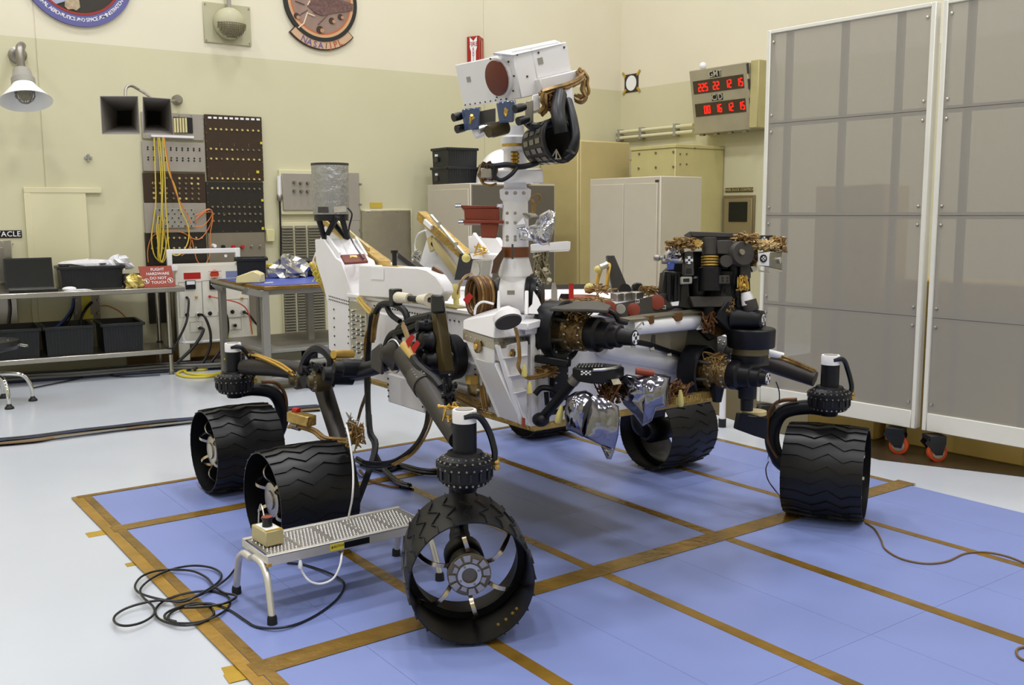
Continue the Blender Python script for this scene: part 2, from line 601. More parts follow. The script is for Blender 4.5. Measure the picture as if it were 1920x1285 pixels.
# mission emblem with the rover picture
cx, cz, R1 = circ3(W(532.4, 0, .03), W(668.8, 8, .03), W(609.5, 78.4, .03))
r_at = lambda px, py: cz - W(px, py, .03).z
Rb, Rt, Ro = r_at(609.5, 71.3), r_at(609, 66), r_at(609, 63)
e = thing('emblem_disc', (cx, WY, cz - R1), 'round black-rimmed mission emblem picturing a six-wheeled rover, with a name banner', 'emblem')
wall_ring(cx, cz, Rb, R1, WY - .034, WY).build('rim', mat('emblem_black', (26, 26, 24), 0.5), e)
wall_ring(cx, cz, Rt, Rb, WY - .03, WY).build('tan_ring', mat('emblem_tan', (196, 158, 120), 0.5), e)
wall_ring(cx, cz, Ro, Rt, WY - .03, WY).build('orange_ring', mat('emblem_orange', (186, 96, 50), 0.5), e)
MB().cyl((cx, WY - .028, cz), (cx, WY, cz), Ro, n=64).build('picture_field', mat('emblem_mauve', (142, 118, 106), 0.5, var=.2, vscale=5), e)
Rn = r_at(613, 94.8)
a0 = math.atan2(W(544.8, 57.6, .03).z - cz, W(544.8, 57.6, .03).x - cx)
a1 = math.atan2(W(661.7, 68.2, .03).z - cz, W(661.7, 68.2, .03).x - cx)
wall_ring(cx, cz, R1 - .01, Rn, WY - .024, WY, 40, a0, a1).build('banner_edge', mat('banner_edge', (60, 40, 24), 0.5), e)
wall_ring(cx, cz, R1, Rn - .012, WY - .028, WY, 40, a0 + .02, a1 - .02).build('banner', mat('banner_tan', (198, 164, 132), 0.5), e)
t = MB(); arc_text(t, 'NASA', cx, cz, lerp(R1, Rn, .5), WY - .031, (Rn - R1) * 1.05, -PI / 2 - .25, .14)
t.build('lettering', mat('banner_blue', (96, 84, 140), 0.5), e, smooth=False)
t = MB(); arc_text(t, '/', cx, cz, lerp(R1, Rn, .5), WY - .031, (Rn - R1) * .9, -PI / 2 + .1, .13)
t.build('lettering', mat('banner_dark', (40, 32, 30), 0.5), e, smooth=False)
t = MB(); arc_text(t, 'JPL', cx, cz, lerp(R1, Rn, .5), WY - .031, (Rn - R1) * 1.05, -PI / 2 + .34, .13)
t.build('lettering', mat('banner_red', (178, 74, 44), 0.5), e, smooth=False)
EP = lambda px, py: W(520 + px / 11.29, py / 11.29, .03)
m = MB()
for c, rx in (((405, 335), 70), ((900, 630), 90), ((1150, 440), 75), ((1335, 360), 70)):
    p = EP(*c)
    m.lathe(p, (0, -1, 0), [(0, rx / 11.29 * .0049), (.006, rx / 11.29 * .0049)], 20)
m.build('pictured_wheel', mat('picture_dark', (58, 40, 32), 0.6), e)
m = MB()
for c, rx in (((435, 370), 45), ((945, 650), 55), ((1190, 460), 45), ((1370, 375), 40)):
    p = EP(*c)
    m.lathe(p, (0, -1, 0), [(0, rx / 11.29 * .0049), (.009, rx / 11.29 * .0049)], 16)
m.build('pictured_hub', mat('picture_tan', (176, 132, 98), 0.6), e)
m = MB()
m.slab([EP(*q) for q in ((640, 130), (700, 20), (720, -80), (1150, -80), (1600, 90), (1590, 230), (1250, 270), (960, 330), (760, 240))], (0, -.005, 0))
for a, b in (((640, 210), (450, 330)), ((1080, 290), (860, 520)), ((580, 100), (380, 20)), ((960, 330), (760, 260))):
    m.cyl(EP(*a), EP(*b), .006, n=6)
m.build('pictured_body', mat('picture_mauve', (104, 76, 70), 0.6, var=.35, vscale=40), e)
m = MB()
for a, b in (((640, 260), (560, 500)), ((650, 290), (790, 345)), ((640, 110), (690, 20)), ((560, 500), (440, 590))):
    m.cyl(EP(*a), EP(*b), .008, n=6)
m.build('pictured_arm', mat('picture_pale', (214, 194, 170), 0.6), e)

# round alarm on a plate
a, b = W(380.5, 2, .02), W(472, 87, .02)
e = thing('wall_alarm', ((a.x + b.x) / 2, WY, b.z), 'dome-shaped alarm sounder on a square grey plate, between the two emblems', 'alarm')
PLATE = mat('plate_grey_green', (176, 172, 142), 0.5)
MB().bx((a.x, WY - .02, b.z), (b.x, WY, a.z)).build('plate', PLATE, e, bev=.004)
c = W(433, 43, .1); c.y = WY
r = .155
dome = MB(); dome.lathe(c, (0, -1, 0), [(.02, r * .6), (.03, r), (.09, r * .98), (.12, r * .9), (.15, r * .7), (.17, r * .4), (.18, 0)], 28)
dome.build('dome', PLATE, e)
g = MB()
for i in range(-6, 7):
    x = i * r / 6.6
    h = math.sqrt(max(0, r * r - x * x))
    yy = lambda zz: WY - .06 - .14 * math.sqrt(max(0.02, 1 - (x * x + zz * zz) / (r * r * 1.1)))
    g.tube([(c.x + x, yy(-z * h), c.z - z * h) for z in (.05, .35, .65, .95)], .004, 4, 3)
for j in range(8):
    zz = -.01 - j * r / 8.2
    h = math.sqrt(max(0, r * r - zz * zz))
    yy = lambda x: WY - .06 - .14 * math.sqrt(max(0.02, 1 - (x * x + zz * zz) / (r * r * 1.1)))
    g.tube([(c.x + k * h, yy(k * h), c.z + zz) for k in (-.95, -.5, 0, .5, .95)], .004, 4, 3)
g.build('grille', mat('grille_olive', (120, 112, 86), 0.5), e)
MB().cyl((c.x, WY - .07, c.z + r * .9), (c.x, WY - .05, c.z + .7), .022, n=10).build('conduit', GREYP, e)
s = MB()
for px, py in ((384, 7), (466, 17), (468, 82), (387, 75)):
    p = W(px, py, .02); s.cyl(p, p - V((0, .008, 0)), .008, n=6)
stuff(s.build('screws', ALUD, e))

# white bell-shaped lamp on the wall
mnt = W(32, 104); mnt.y = WY
sh = P(40, 128, y=WY - .42)
ax = (V((0, -.36, -1))).normalized()
e = thing('wall_lamp', (mnt.x, WY, mnt.z - .3), 'white bell-shaded industrial lamp on a grey elbow beneath the blue emblem', 'lamp')
MB().lathe(mnt, (0, -1, 0), [(0, .075), (.05, .075), (.07, .05)], 20).build('mount', ALUD, e)
MB().tube([mnt - V((0, .05, 0)), mnt + V((0, -.25, .05)), sh + V((0, .02, .16)), sh], .034, 10).build('elbow', ALUD, e)
MB().lathe(sh, ax, [(0, .045), (.02, .07), (.09, .085), (.10, .095), (.15, .095)], 24).build('cap', GREYP, e)
top = sh + ax * .15
shade = MB().lathe(top, ax, [(0, .09), (.03, .105), (.08, .15), (.14, .2), (.155, .215), (.157, .212), (.14, .19), (.08, .14), (.03, .095), (.01, .08)], 36, cap=False)
shade.build('shade', WHITE2, e)
cg = MB()
for k in range(8):
    th = 2 * PI * k / 8
    dd, u, w = basis(ax)
    o = u * math.cos(th) + w * math.sin(th)
    cg.tube([top + ax * .02 + o * .07, top + ax * .08 + o * .078, top + ax * .14 + o * .06, top + ax * .17 + o * .02, top + ax * .175], .004, 5, 4)
for t_ in (.06, .11):
    dd, u, w = basis(ax)
    cg.tube([top + ax * t_ + (u * math.cos(2 * PI * k / 12) + w * math.sin(2 * PI * k / 12)) * .077 for k in range(12)], .004, 5, 2, closed=True)
cg.build('wire_guard', ALUD, e)
MB().lathe(top, ax, [(0, .05), (.08, .06), (.13, .045), (.15, 0)], 16).build('glass_globe', mat('frosted_globe', (190, 184, 160), 0.15, trans=.4), e)

# twin horn loudspeakers
HORN = mat('horn_grey', (150, 144, 138), 0.5)
hm = W(331, 188)
e = thing('horn_loudspeaker', (W(330, 200).x, WY, hm.z), 'pair of square-mouthed grey horn loudspeakers on one wall arm', 'loudspeaker')
def horn(corn, d0, d1, thr, dthr, k):
    mouth = [P(corn[i][0], corn[i][1], d=d0 if i in (0, 3) else d1) for i in range(4)]
    back = [P(thr[0] + sx * k, thr[1] + sy * k, d=dthr) for sx, sy in ((-1, -1), (1, -1), (1, 1), (-1, 1))]
    mid = [m_.lerp(b_, .55) * .97 + (sum(mouth, V()) / 4).lerp(sum(back, V()) / 4, .55) * .03 for m_, b_ in zip(mouth, back)]
    c0, c1 = sum(mouth, V()) / 4, sum(back, V()) / 4
    ins = lambda P4, c, t: [p + (c - p) * t for p in P4]
    rings = [mouth, mid, back, ins(back, c1, .1), ins(mid, (c0 + c1) / 2, .03), ins(mouth, c0, .03)]
    vs = [p for r in rings for p in r]
    fs = []
    for j in range(2):
        for i in range(4):
            fs.append((j * 4 + i, j * 4 + (i + 1) % 4, j * 4 + 4 + (i + 1) % 4, j * 4 + 4 + i))
    for j in range(3, 5):
        for i in range(4):
            fs.append((j * 4 + i, j * 4 + (i + 1) % 4, j * 4 + 4 + (i + 1) % 4, j * 4 + 4 + i))
    for i in range(4):
        fs.append((20 + i, 20 + (i + 1) % 4, (i + 1) % 4, i))
    fs.append((8, 9, 10, 11)); fs.append((12, 13, 14, 15))
    o = MB().add(vs, fs).build('horn', HORN, e, smooth=False)
    MB().slab([p + (c1 - p) * .12 for p in back], (c0 - c1) * .04).build('throat', DARK, o)
    return c1
h1 = horn(((187, 180), (259, 180), (263, 252), (191, 252)), 7.6, 7.6, (234, 222), 8.1, 15)
h2 = horn(((267, 181), (320, 185), (326, 254), (268, 252)), 7.6, 7.8, (288, 222), 8.2, 14)
MB().tube([P(235, 186, d=7.85), P(236, 166, d=7.9), P(246, 161, d=7.95), P(262, 169, d=8.0), P(300, 190, d=8.1), hm], .012, 8).build('arm', ALUD, e)
MB().lathe(hm + V((0, .02, 0)), (0, -1, 0), [(0, .05), (.06, .05), (.09, .03)], 18).build('mount', ALUD, e)

# small cross-shaped fixture
p = W(165, 296)
e = thing('wall_fixture', (p.x, WY, p.z), 'small grey four-lobed fitting on the wall above the flush door', 'fitting')
m = MB()
for dx, dz in ((.022, 0), (-.022, 0), (0, .022), (0, -.022), (0, 0)):
    m.cyl((p.x + dx, WY, p.z + dz), (p.x + dx, WY - .02, p.z + dz), .013, n=10)
m.build('lobes', GREYP, e)

# patch panel rack
BRN = mat('brown_panel', (52, 34, 16), 0.45, var=.08)
BLK = mat('black_panel', (30, 25, 20), 0.45, var=.08)
GRY = mat('grey_panel', (158, 152, 142), 0.45, 0.2, var=.04)
GRY2 = mat('steel_panel', (140, 132, 118), 0.4, 0.5, var=.06)
CONN = mat('brass_connector', (222, 206, 140), 0.3, 0.4)
CONN2 = mat('steel_connector', (150, 140, 122), 0.3, 0.7)
a, b = W(265, 212), W(498, 600)
e = thing('patch_panel_rack', ((a.x + b.x) / 2, WY, b.z), 'tall wall rack of brown and grey patch panels studded with connectors', 'panel rack')
def wpanel(p0, p1, m_, name='panel', th=.03, off=0):
    mb = MB(); wbox(mb, *p0, *p1, th, off)
    return mb.build(name, m_, e, bev=.003)
TL = wpanel((265, 209), (383, 264), GRY)
G2 = wpanel((266, 264), (386, 323), GRY)
B1 = wpanel((268, 323.5), (387, 380), BRN)
G3 = wpanel((270, 380.5), (388, 436), GRY)
B2 = wpanel((272, 436.5), (389, 497), BLK)
B4 = wpanel((275, 497.5), (389, 600), BLK)
R1_ = wpanel((383.5, 214), (495, 340), BRN)
R2_ = wpanel((386, 340.5), (497, 436), BLK)
R3_ = wpanel((389.5, 436.5), (499, 500), GRY2)
R4_ = wpanel((390, 500.5), (500, 600), GRY2)
def dots(par, rows, r=.012, m_=CONN, off=.03, name='connectors', h=.014):
    mb = MB()
    for x0, y0, x1, y1, n, *sk in rows:
        wdots(mb, x0, y0, x1, y1, n, r, off, h, 8, sk[0] if sk else ())
    return stuff(mb.build(name, m_, par))
dots(R1_, [(394, 242, 484, 245.5, 10), (395, 279, 435, 281, 5), (395.5, 297.5, 486, 300, 10, (2,)), (397, 334.5, 486, 336.5, 10)])
dots(R1_, [(444, 281, 485, 282, 5), (415, 298, 416, 298, 1)], m_=CONN2)
m = MB()
for i in range(10):
    x = 393 + i * 10.1
    wbox(m, x - 3, 218.5 + i * .4, x + 3.5, 222.5 + i * .4, .004, .03)
stuff(m.build('label_tags', LABELW, R1_))
dots(R2_, [(397.5, 353, 428, 353.5, 4), (420, 402, 420, 402, 1), (429, 388, 429, 388, 1)])
dots(R2_, [(437, 353.7, 486, 354.5, 6), (398, 388, 487, 388.5, 10), (400, 401, 488, 401.5, 10), (400, 414.5, 488, 415.5, 10)], r=.013, m_=CONN2)
dots(R1_, [(385.5, 232, 390, 330, 7), (490, 236, 493, 332, 8), (412, 270, 466, 271, 3), (412, 273, 466, 274, 3), (413, 325, 466, 326, 3), (413, 328, 466, 329, 3)], r=.005, m_=CONN2, name='screws', h=.006)
dots(R2_, [(389, 345, 391, 430, 6), (494, 345, 496, 432, 6), (415, 381, 467, 382, 3), (418, 434, 470, 434.5, 3)], r=.005, m_=CONN2, name='screws', h=.006)
m = MB(); wbox(m, 488, 266, 492, 270.5, .01, .03); wbox(m, 481, 320, 486, 325, .01, .03); wbox(m, 490, 373.5, 494, 378, .01, .03); wbox(m, 491, 426, 495, 431, .01, .03)
stuff(m.build('yellow_tags', YELLOW, R2_))
dots(B1, [(287, 343.5, 371, 335, 1), (336, 334.5, 337, 334.5, 1), (359, 334.5, 371, 335, 2), (288, 343.5, 300, 343.8, 2), (359, 344.5, 371, 345, 2), (288, 362, 300, 362.3, 2), (289, 371.5, 289, 371.5, 1), (337, 372.5, 349, 372.8, 2)], r=.013)
dots(B1, [(348, 334.5, 348, 334.5, 1), (312, 334, 312, 334, 1), (336, 344, 348, 344.3, 2), (288, 353, 312, 353.4, 3), (336, 353.5, 372, 354, 4), (312, 362.5, 372, 363.5, 6), (312, 372, 325, 372.3, 2), (360, 373, 372, 373.2, 2)], r=.013, m_=CONN2)
dots(B2, [(284, 446.5, 378, 446, 10), (285, 466, 367, 464.5, 9)], r=.011)
dots(G2, [(277, 276, 374, 279, 10), (277, 280, 374, 282.5, 10), (278, 295, 375, 297.5, 10), (278, 299.5, 375, 302, 10)], r=.009, m_=DARK, h=.006)
dots(TL, [(268, 215, 381, 217, 6), (381, 222, 382, 260, 5)], r=.005, m_=CONN2, name='screws', h=.006)
m = MB(); wbox(m, 325, 219, 362, 250, .012, .03)
o = m.build('card_cage', DARK, TL)
m = MB()
for i in range(5):
    wbox(m, 326 + i * 5.2, 221, 330.6 + i * 5.2, 248.5, .02, .042)
m.build('card', BEIGE, TL)
m = MB(); wbox(m, 284, 252, 364, 260, .03, .03)
m.build('cable_tray', WHITE, TL, bev=.003)
m = MB(); wbox(m, 293, 391, 366.5, 427, .02, .03)
o = m.build('patch_box', GREYP, G3, bev=.003)
mb = MB()
for j in range(5):
    wdots(mb, 299 + (j % 2) * 5, 394 + j * 7.5, 359 + (j % 2) * 4, 394 + j * 7.5, 6, .007, .05, .008, 6)
stuff(mb.build('sockets', DARK, G3))
for px, cc in ((418, BLACKG), (437, RED), (454, RED)):
    mb = MB(); wdots(mb, px, 463, px, 463, 1, .021, .03, .03, 14); mb.build('push_button', cc, R3_)
for px in (471, 487):
    mb = MB(); wdots(mb, px, 464, px, 464, 1, .014, .03, .01, 10)
    p = W(px, 464, .04); mb.cyl(p, p + V((0, -.025, .02)), .005, n=6); mb.build('toggle_switch', CONN2, R3_)
mb = MB(); wdots(mb, 400, 461, 400, 461, 1, .022, .03, .05, 12); mb.build('power_plug', LABELW, R3_)
mb = MB(); p = W(423, 480, .032); mb.lathe(p, (0, -1, 0), [(0, .016), (.004, .016)], 14); mb.build('paper_tag', LABELW, R3_)

def wcord(name, pts, r, m_, label, cat, group=None, off=.06, n=5):
    mb = MB().tube([W(x, y, off + (o_[0] if o_ else 0)) for x, y, *o_ in pts], r, n, 5)
    return mb.build(name, m_, e, smooth=True)
YC, OC = mat('yellow_cord', (214, 190, 70), 0.45), mat('orange_cord', (206, 120, 60), 0.45)
for k, pts in enumerate((
        [(289, 258), (291, 320), (292, 380), (287, 420), (284, 450), (290, 480), (305, 492), (312, 470), (306, 425)],
        [(296, 258), (301, 320), (303, 380), (300, 440), (298, 475), (301, 480), (304, 440), (308, 410)],
        [(299, 258), (305, 330), (304, 390), (306, 440), (301, 484), (296, 478), (298, 420)],
        [(305, 258), (309, 330), (311, 390), (314, 440), (305, 488), (299, 480), (294, 430), (297, 405)],
        [(307, 258), (316, 320), (328, 350), (340, 395), (353, 425), (352, 455), (336, 478), (318, 470), (314, 420)])):
    wcord('patch_cord', pts, .006, YC, ('longest', 'second', 'third', 'fourth', 'outermost')[k] + ' yellow patch cord hanging down the front of the connector rack, ' + ('looping lowest over the sign', 'nearest its left edge', 'in the middle of the bunch', 'ending beside the grey patch box', 'swinging out to the right')[k], 'cord', 'yellow patch cords on the rack', off=.07 + .012 * k)
wcord('patch_cord', [(308, 258), (316, 310), (326, 350), (338, 380), (352, 405), (358, 420)], .006, OC, 'orange patch cord slanting from the tray down to the grey patch box', 'cord', 'orange patch cords on the rack', off=.12)
wcord('patch_cord', [(366, 412), (385, 396), (396, 394), (399, 410), (394, 440), (395, 470), (385, 495), (370, 490), (360, 450)], .005, OC, 'orange patch cord looping out to the right of the grey patch box', 'cord', 'orange patch cords on the rack', off=.09)
wcord('patch_cord', [(366, 425), (380, 424), (392, 412), (398, 398), (390, 392), (376, 400), (366, 404)], .005, OC, 'small orange cord loop beside the grey patch box', 'cord', 'orange patch cords on the rack', off=.075)
wcord('patch_cord', [(350, 424), (358, 445), (375, 448), (390, 430), (397, 412), (396, 398), (380, 402), (367, 418)], .005, OC, 'orange cord sagging over the black panel before curling back up', 'cord', 'orange patch cords on the rack', off=.06)
wcord('patch_cord', [(278, 492), (277, 470), (284, 446), (300, 436), (330, 434), (350, 440), (358, 452), (352, 470), (340, 480)], .005, OC, 'orange cord arching across the black lower panel', 'cord', 'orange patch cords on the rack', off=.05)

# grey switch box, louvre, steel hatch and little labels
a, b = W(524, 318), W(678, 445)
e = thing('switch_cabinet', ((a.x + b.x) / 2, WY, b.z), 'grey wall cabinet with six knobs in a cream frame, behind the foil cylinder', 'cabinet')
m = MB(); wbox(m, 524, 318, 600, 402, .05); m.build('frame', CREAM, e, bev=.005)
m = MB(); wbox(m, 529, 325, 600, 394, .02, .05); o = m.build('door', GRY, e, bev=.003)
for px, py in ((551, 342), (563, 343.5), (576, 343.5), (551, 358), (564, 358.5), (576, 359)):
    mb = MB(); wdots(mb, px, py, px, py, 1, .017, .07, .04, 12); mb.build('knob', ALUD, o)
m = MB(); wbox(m, 601, 323, 676, 414, .12); wbox(m, 617, 414, 676, 470, .12); m.build('side_box', GRY, e, bev=.005)
m = MB()
for y in (344, 382, 430):
    wbox(m, 674, y, 678.5, y + 4, .13)
m.build('latch', ALUD, e)
a, b = W(525, 417), W(612, 640)
e = thing('louvre_panel', ((a.x + b.x) / 2, WY, b.z), 'cream framed grey louvre vent in the wall behind the blue-topped bench', 'vent')
m = MB(); wbox(m, 525, 417, 614, 640, .04); m.build('frame', CREAM, e, bev=.004)
x0, x1, x2, x3 = W(531, 500, .06).x, W(553, 500, .06).x, W(577, 500, .06).x, W(608, 500, .06).x
zt, zb = W(531, 424, .06).z, W(531, 636, .06).z
SLAT = mat('slat_grey', (136, 132, 116), 0.5)
for xa, xb in ((x0, x1), (x1 + .02, x2), (x2 + .02, x3)):
    n = 40
    mb = MB()
    mb.bx((xa, WY - .045, zb), (xb, WY - .04, zt))
    for i in range(n):
        z = lerp(zb, zt, (i + .5) / n)
        mb.hexa([(xa, WY - .072, z - .010), (xb, WY - .072, z - .010), (xb, WY - .045, z), (xa, WY - .045, z)], [(xa, WY - .072, z - .006), (xb, WY - .072, z - .006), (xb, WY - .045, z + .004), (xa, WY - .045, z + .004)])
    stuff(mb.build('slats', SLAT, e))
a, b = W(676, 393), W(775, 560)
e = thing('steel_hatch', ((a.x + b.x) / 2, WY, b.z), 'plain stainless steel access hatch in the wall beneath the small yellow label', 'hatch')
m = MB(); wbox(m, 676, 392, 776, 560, .02); m.build('frame', CREAM, e, bev=.004)
m = MB(); wbox(m, 678, 395, 773, 560, .02, .02); o = m.build('door', STEEL, e, bev=.003)
mb = MB()
for px, py in ((690, 398), (745, 398), (768, 400), (769, 430), (770, 470)):
    wdots(mb, px, py, px, py, 1, .007, .04, .008, 6)
stuff(mb.build('screws', ALUD, e))
m = MB(); wbox(m, 694, 380, 717, 390.5, .006)
o = tag(m.build('wall_label', mat('label_yellow', (198, 172, 64), 0.5)), 'small yellow label on the wall above the steel hatch', 'label')
m = MB(); wbox(m, 500, 430, 516, 453, .06)
o = tag(m.build('junction_box', mat('box_cream', (206, 200, 150), 0.5), bev=.006), 'small cream junction box on the wall beside the connector rack', 'box')
p0, p1, p2 = W(523, 330, .05), W(524, 372, .05), W(527, 520, .05)
e = thing('wall_conduit', (p1.x, WY, p2.z), 'thin white conduit with a black cable beside the switch cabinet', 'conduit')
MB().cyl(p0, p1, .02, n=10).build('pipe', WHITE, e)
MB().tube([p1, p1.lerp(p2, .4) + V((.004, 0, 0)), p2], .01, 6).build('cable', BLACKG, e)
MB().lathe(p1 + V((0, 0, -.03)), EZ, [(0, .018), (.02, .028), (.06, .028), (.07, .02)], 12).build('gland', ALUD, e)

# steel plates and outlet at the left
a, b = W(-20, 452), W(27, 545)
e = thing('steel_plate', ((a.x + b.x) / 2, WY, b.z), 'upper steel plate on the wall behind the laptop', 'plate')
m = MB(); wbox(m, -20, 452, 27, 545, .02); o = m.build('plate', STEEL, e, bev=.003)
m = MB(); wbox(m, -20, 465, 12, 530, .03, .02); m.build('raised_frame', ALUD, e, bev=.004)
mb = MB(); wdots(mb, 5, 456, 24, 458, 2, .009, .02, .008); wdots(mb, 24, 536, 24, 536, 1, .009, .02, .008); stuff(mb.build('screws', ALU, e))
a, b = W(-20, 562), W(35, 612)
e = thing('steel_plate', ((a.x + b.x) / 2, WY, b.z), 'lower steel plate on the wall under the table, with a black cable', 'plate')
m = MB(); wbox(m, -20, 558, 35, 612, .02); m.build('plate', STEEL, e, bev=.003)
mb = MB(); mb.tube([W(18, 560, .04), W(20, 580, .05), W(18, 600, .05), W(17, 614, .05)], .012, 6); mb.build('cable', BLACKG, e)
a, b = W(-38, 433), W(41, 446)
e = thing('wall_sign', ((a.x + b.x) / 2, WY, b.z), 'black sign with white capitals above the steel plate by the laptop', 'sign')
MB().bx((a.x, WY - .008, b.z), (b.x, WY, a.z)).build('plate', BLACKG, e)
MB().text('RECEPTACLE', (b.x - .008, WY - .0095, (a.z + b.z) / 2), EX, EZ, .066, 'RIGHT', 1.06).build('lettering', LABELW, e, smooth=False)
a, b = W(137, 553), W(189, 599)
e = thing('outlet_box', ((a.x + b.x) / 2, WY, b.z), 'grey outlet plate with yellow labels on the wall under the table', 'outlet')
m = MB(); wbox(m, 137, 553, 189, 599, .05); m.build('plate', GRY2, e, bev=.004)
m = MB(); wbox(m, 152, 553, 172, 569, .006, .05); wbox(m, 153, 570, 170, 591, .006, .05); wbox(m, 150, 592, 175, 597, .006, .05); m.build('yellow_label', YELLOW, e)
mb = MB(); wdots(mb, 142, 563, 142, 587, 2, .016, .05, .03); wdots(mb, 184, 563, 184, 587, 2, .016, .05, .03); mb.build('connector', ALUD, e)
for px, cc, rr, lab in ((0, mat('blue_cable', (62, 84, 150), .5), .012, 'blue cable'), (5, BLACKG, .009, ''), (10, BLACKG, .009, '')):
    mb = MB(); mb.tube([W(138 + px * .1, 560, .07), W(134 + px * .4, 580, .1), W(120 + px, 600, .16), W(100 + px * 1.8, 618, .2)], rr, 6); mb.build('cable', cc, e)
mb = MB(); mb.tube([W(172, 567, .07), W(162, 578, .12), W(153, 595, .16), W(150, 620, .2)], .014, 6); mb.build('cable', BLACKG, e)
mb = MB(); mb.tube([W(188, 574, .06), W(202, 574, .08), W(222, 583, .1), W(238, 598, .12), W(247, 612, .14)], .006, 5); mb.build('cable', OC, e)

# fire extinguisher sign, folded so that it stands out from the wall
a, bm_, b = W(877, 69, .02), P(898, 69, y=WY - .16), W(905, 72, .02)
zb = W(877, 150).z
e = thing('extinguisher_sign', (a.x, WY, zb), 'red folded sign with a white arrow behind the white mast head', 'sign')
zt = a.z
A_, B_, C_ = V((a.x, WY - .005, 0)), V((bm_.x, WY - .16, 0)), V((b.x + .02, WY - .005, 0))
SR = mat('sign_red', (160, 26, 12), 0.45)
m = MB()
for p, q in ((A_, B_), (B_, C_)):
    nrm = (q - p).cross(EZ).normalized()
    m.slab([p + EZ * zb, q + EZ * zb, q + EZ * zt, p + EZ * zt], nrm * -.006)
m.build('folded_plate', SR, e)
ex = (B_ - A_).normalized()
mid = A_.lerp(B_, .55)
wd = (B_ - A_).length
nrm = ex.cross(EZ)
F = lambda u, v: mid + ex * (u * wd) + EZ * (zt + v * .42) + nrm * .004
MB().slab([F(-.3, -.02), F(0, -.13), F(.3, -.02), F(.3, -.3), F(.2, -.42), F(.2, -1.2), F(-.2, -1.2), F(-.2, -.42), F(-.3, -.3)], nrm * .003).build('arrow', LABELW, e, smooth=False)
m = MB(); m.text('FIRE', F(0, -.22) + nrm * .005, ex, EZ, .075)
for i, ch in enumerate('EXTINGUISHER'):
    m.text(ch, F(0, -.36 - i * .1) + nrm * .005, ex, EZ, .05)
m.build('lettering', SR, e, smooth=False)
ex2 = (C_ - B_).normalized(); n2 = ex2.cross(EZ)
m = MB()
mm = B_.lerp(C_, .5)
m.slab([mm + ex2 * (u * .05) + EZ * z + n2 * .004 for u, z in ((-.5, zb), (.5, zb), (.5, zt - .04), (-.5, zt - .04))], n2 * .003)
m.build('arrow', mat('sign_pale', (214, 130, 100), .5), e)

# ---------------------------------------------------------------- things on the right wall
a, b = RW(1171, 141, .01), RW(1196, 171, .01)
e = thing('target_card', (WX, (a.y + b.y) / 2, b.z), 'black card with a white circle taped beside the room corner', 'card')
MB().bx((WX - .008, a.y, b.z), (WX, b.y, a.z)).build('card', mat('card_black', (48, 40, 34), .6), e)
cc = (a + b) / 2; cc.x = WX - .009
MB().lathe(cc + V((.001, 0, 0)), (-1, 0, 0), [(0, (a.z - b.z) * .42), (.003, (a.z - b.z) * .42)], 32).build('white_circle', LABELW, e)
m = MB()
for px, py, s in ((1170, 141, 1), (1197, 136, -1), (1171, 173, -1), (1197, 168, 1)):
    p = RW(px, py, .01)
    m.bar(p + V((0, .03, .03 * s)), p - V((0, .03, .03 * s)), .03, .003, (1, 0, 0))
m.build('tape_corner', TAPEY, e)

# countdown clock
top, bot = .36, .24
c_tl, c_tr = RW(1291, 132, top), RW(1398, 118, top)
c_bl, c_br = RW(1303, 252, bot), RW(1412, 243, bot)
zt, zb = (c_tl.z + c_tr.z) / 2, (c_bl.z + c_br.z) / 2
yl, yr = (c_tl.y + c_bl.y) / 2, (c_tr.y + c_br.y) / 2
xt, xb = WX - top, WX - bot
e = thing('countdown_clock', (WX, (yl + yr) / 2, zb), 'grey wall clock box with two rows of red digits', 'clock')
CLK = mat('clock_grey', (160, 152, 128), 0.5, var=.06)
MB().hexa([(xb, yl, zb), (WX, yl, zb), (WX, yr, zb), (xb, yr, zb)], [(xt, yl, zt), (WX, yl, zt), (WX, yr, zt), (xt, yr, zt)]).build('housing', CLK, e, bev=.008)
uy = V((0, -1, 0))
uz = (V((xt, 0, zt)) - V((xb, 0, zb))).normalized()
nf = uy.cross(uz).normalized()
if nf.x > 0: nf = -nf
wid, hei = yl - yr, (V((xt, 0, zt)) - V((xb, 0, zb))).length
FC = lambda u, v, l=0.0: V((xb, yl, zb)) + uy * (u * wid) + uz * (v * hei) + nf * l
def fpanel(u0, v0, u1, v1, th, m_, name, par=e):
    return MB().slab([FC(u0, v0), FC(u1, v0), FC(u1, v1), FC(u0, v1)], nf * th).build(name, m_, par)
DK = mat('clock_window', (62, 50, 34), .25)
w1 = fpanel(.06, .63, .93, .83, .006, DK, 'display_window')
w2 = fpanel(.06, .275, .93, .475, .006, DK, 'display_window')
LED = mat('red_led', (255, 24, 14), .4, emit=1.6)
SEG = {'0': 'abcdef', '1': 'bc', '2': 'abged', '3': 'abgcd', '5': 'afgcd', '6': 'afgedc'}
def digit(mb, ch, u, v, w, h):
    t = .012
    seg = {'a': ((0, 1), (1, 1)), 'b': ((1, 1), (1, .5)), 'c': ((1, .5), (1, 0)), 'd': ((0, 0), (1, 0)), 'e': ((0, .5), (0, 0)), 'f': ((0, 1), (0, .5)), 'g': ((0, .5), (1, .5))}
    for s_ in SEG[ch]:
        (x0, y0), (x1, y1) = seg[s_]
        mb.bar(FC(u + x0 * w, v + y0 * h, .009), FC(u + x1 * w, v + y1 * h, .009), .012, .004, nf)
for par, v, txt in ((w1, .665, (('225', .16), ('22', .42), ('12', .63), ('15', .82))), (w2, .315, (('00', .23), ('16', .43), ('12', .63), ('15', .82)))):
    for s_, u0 in txt:
        for i, ch in enumerate(s_):
            mb = MB()
            digit(mb, ch, u0 + i * .06, v, .036, .11)
            mb.build('digit', LED, par)
BL = BLACKG
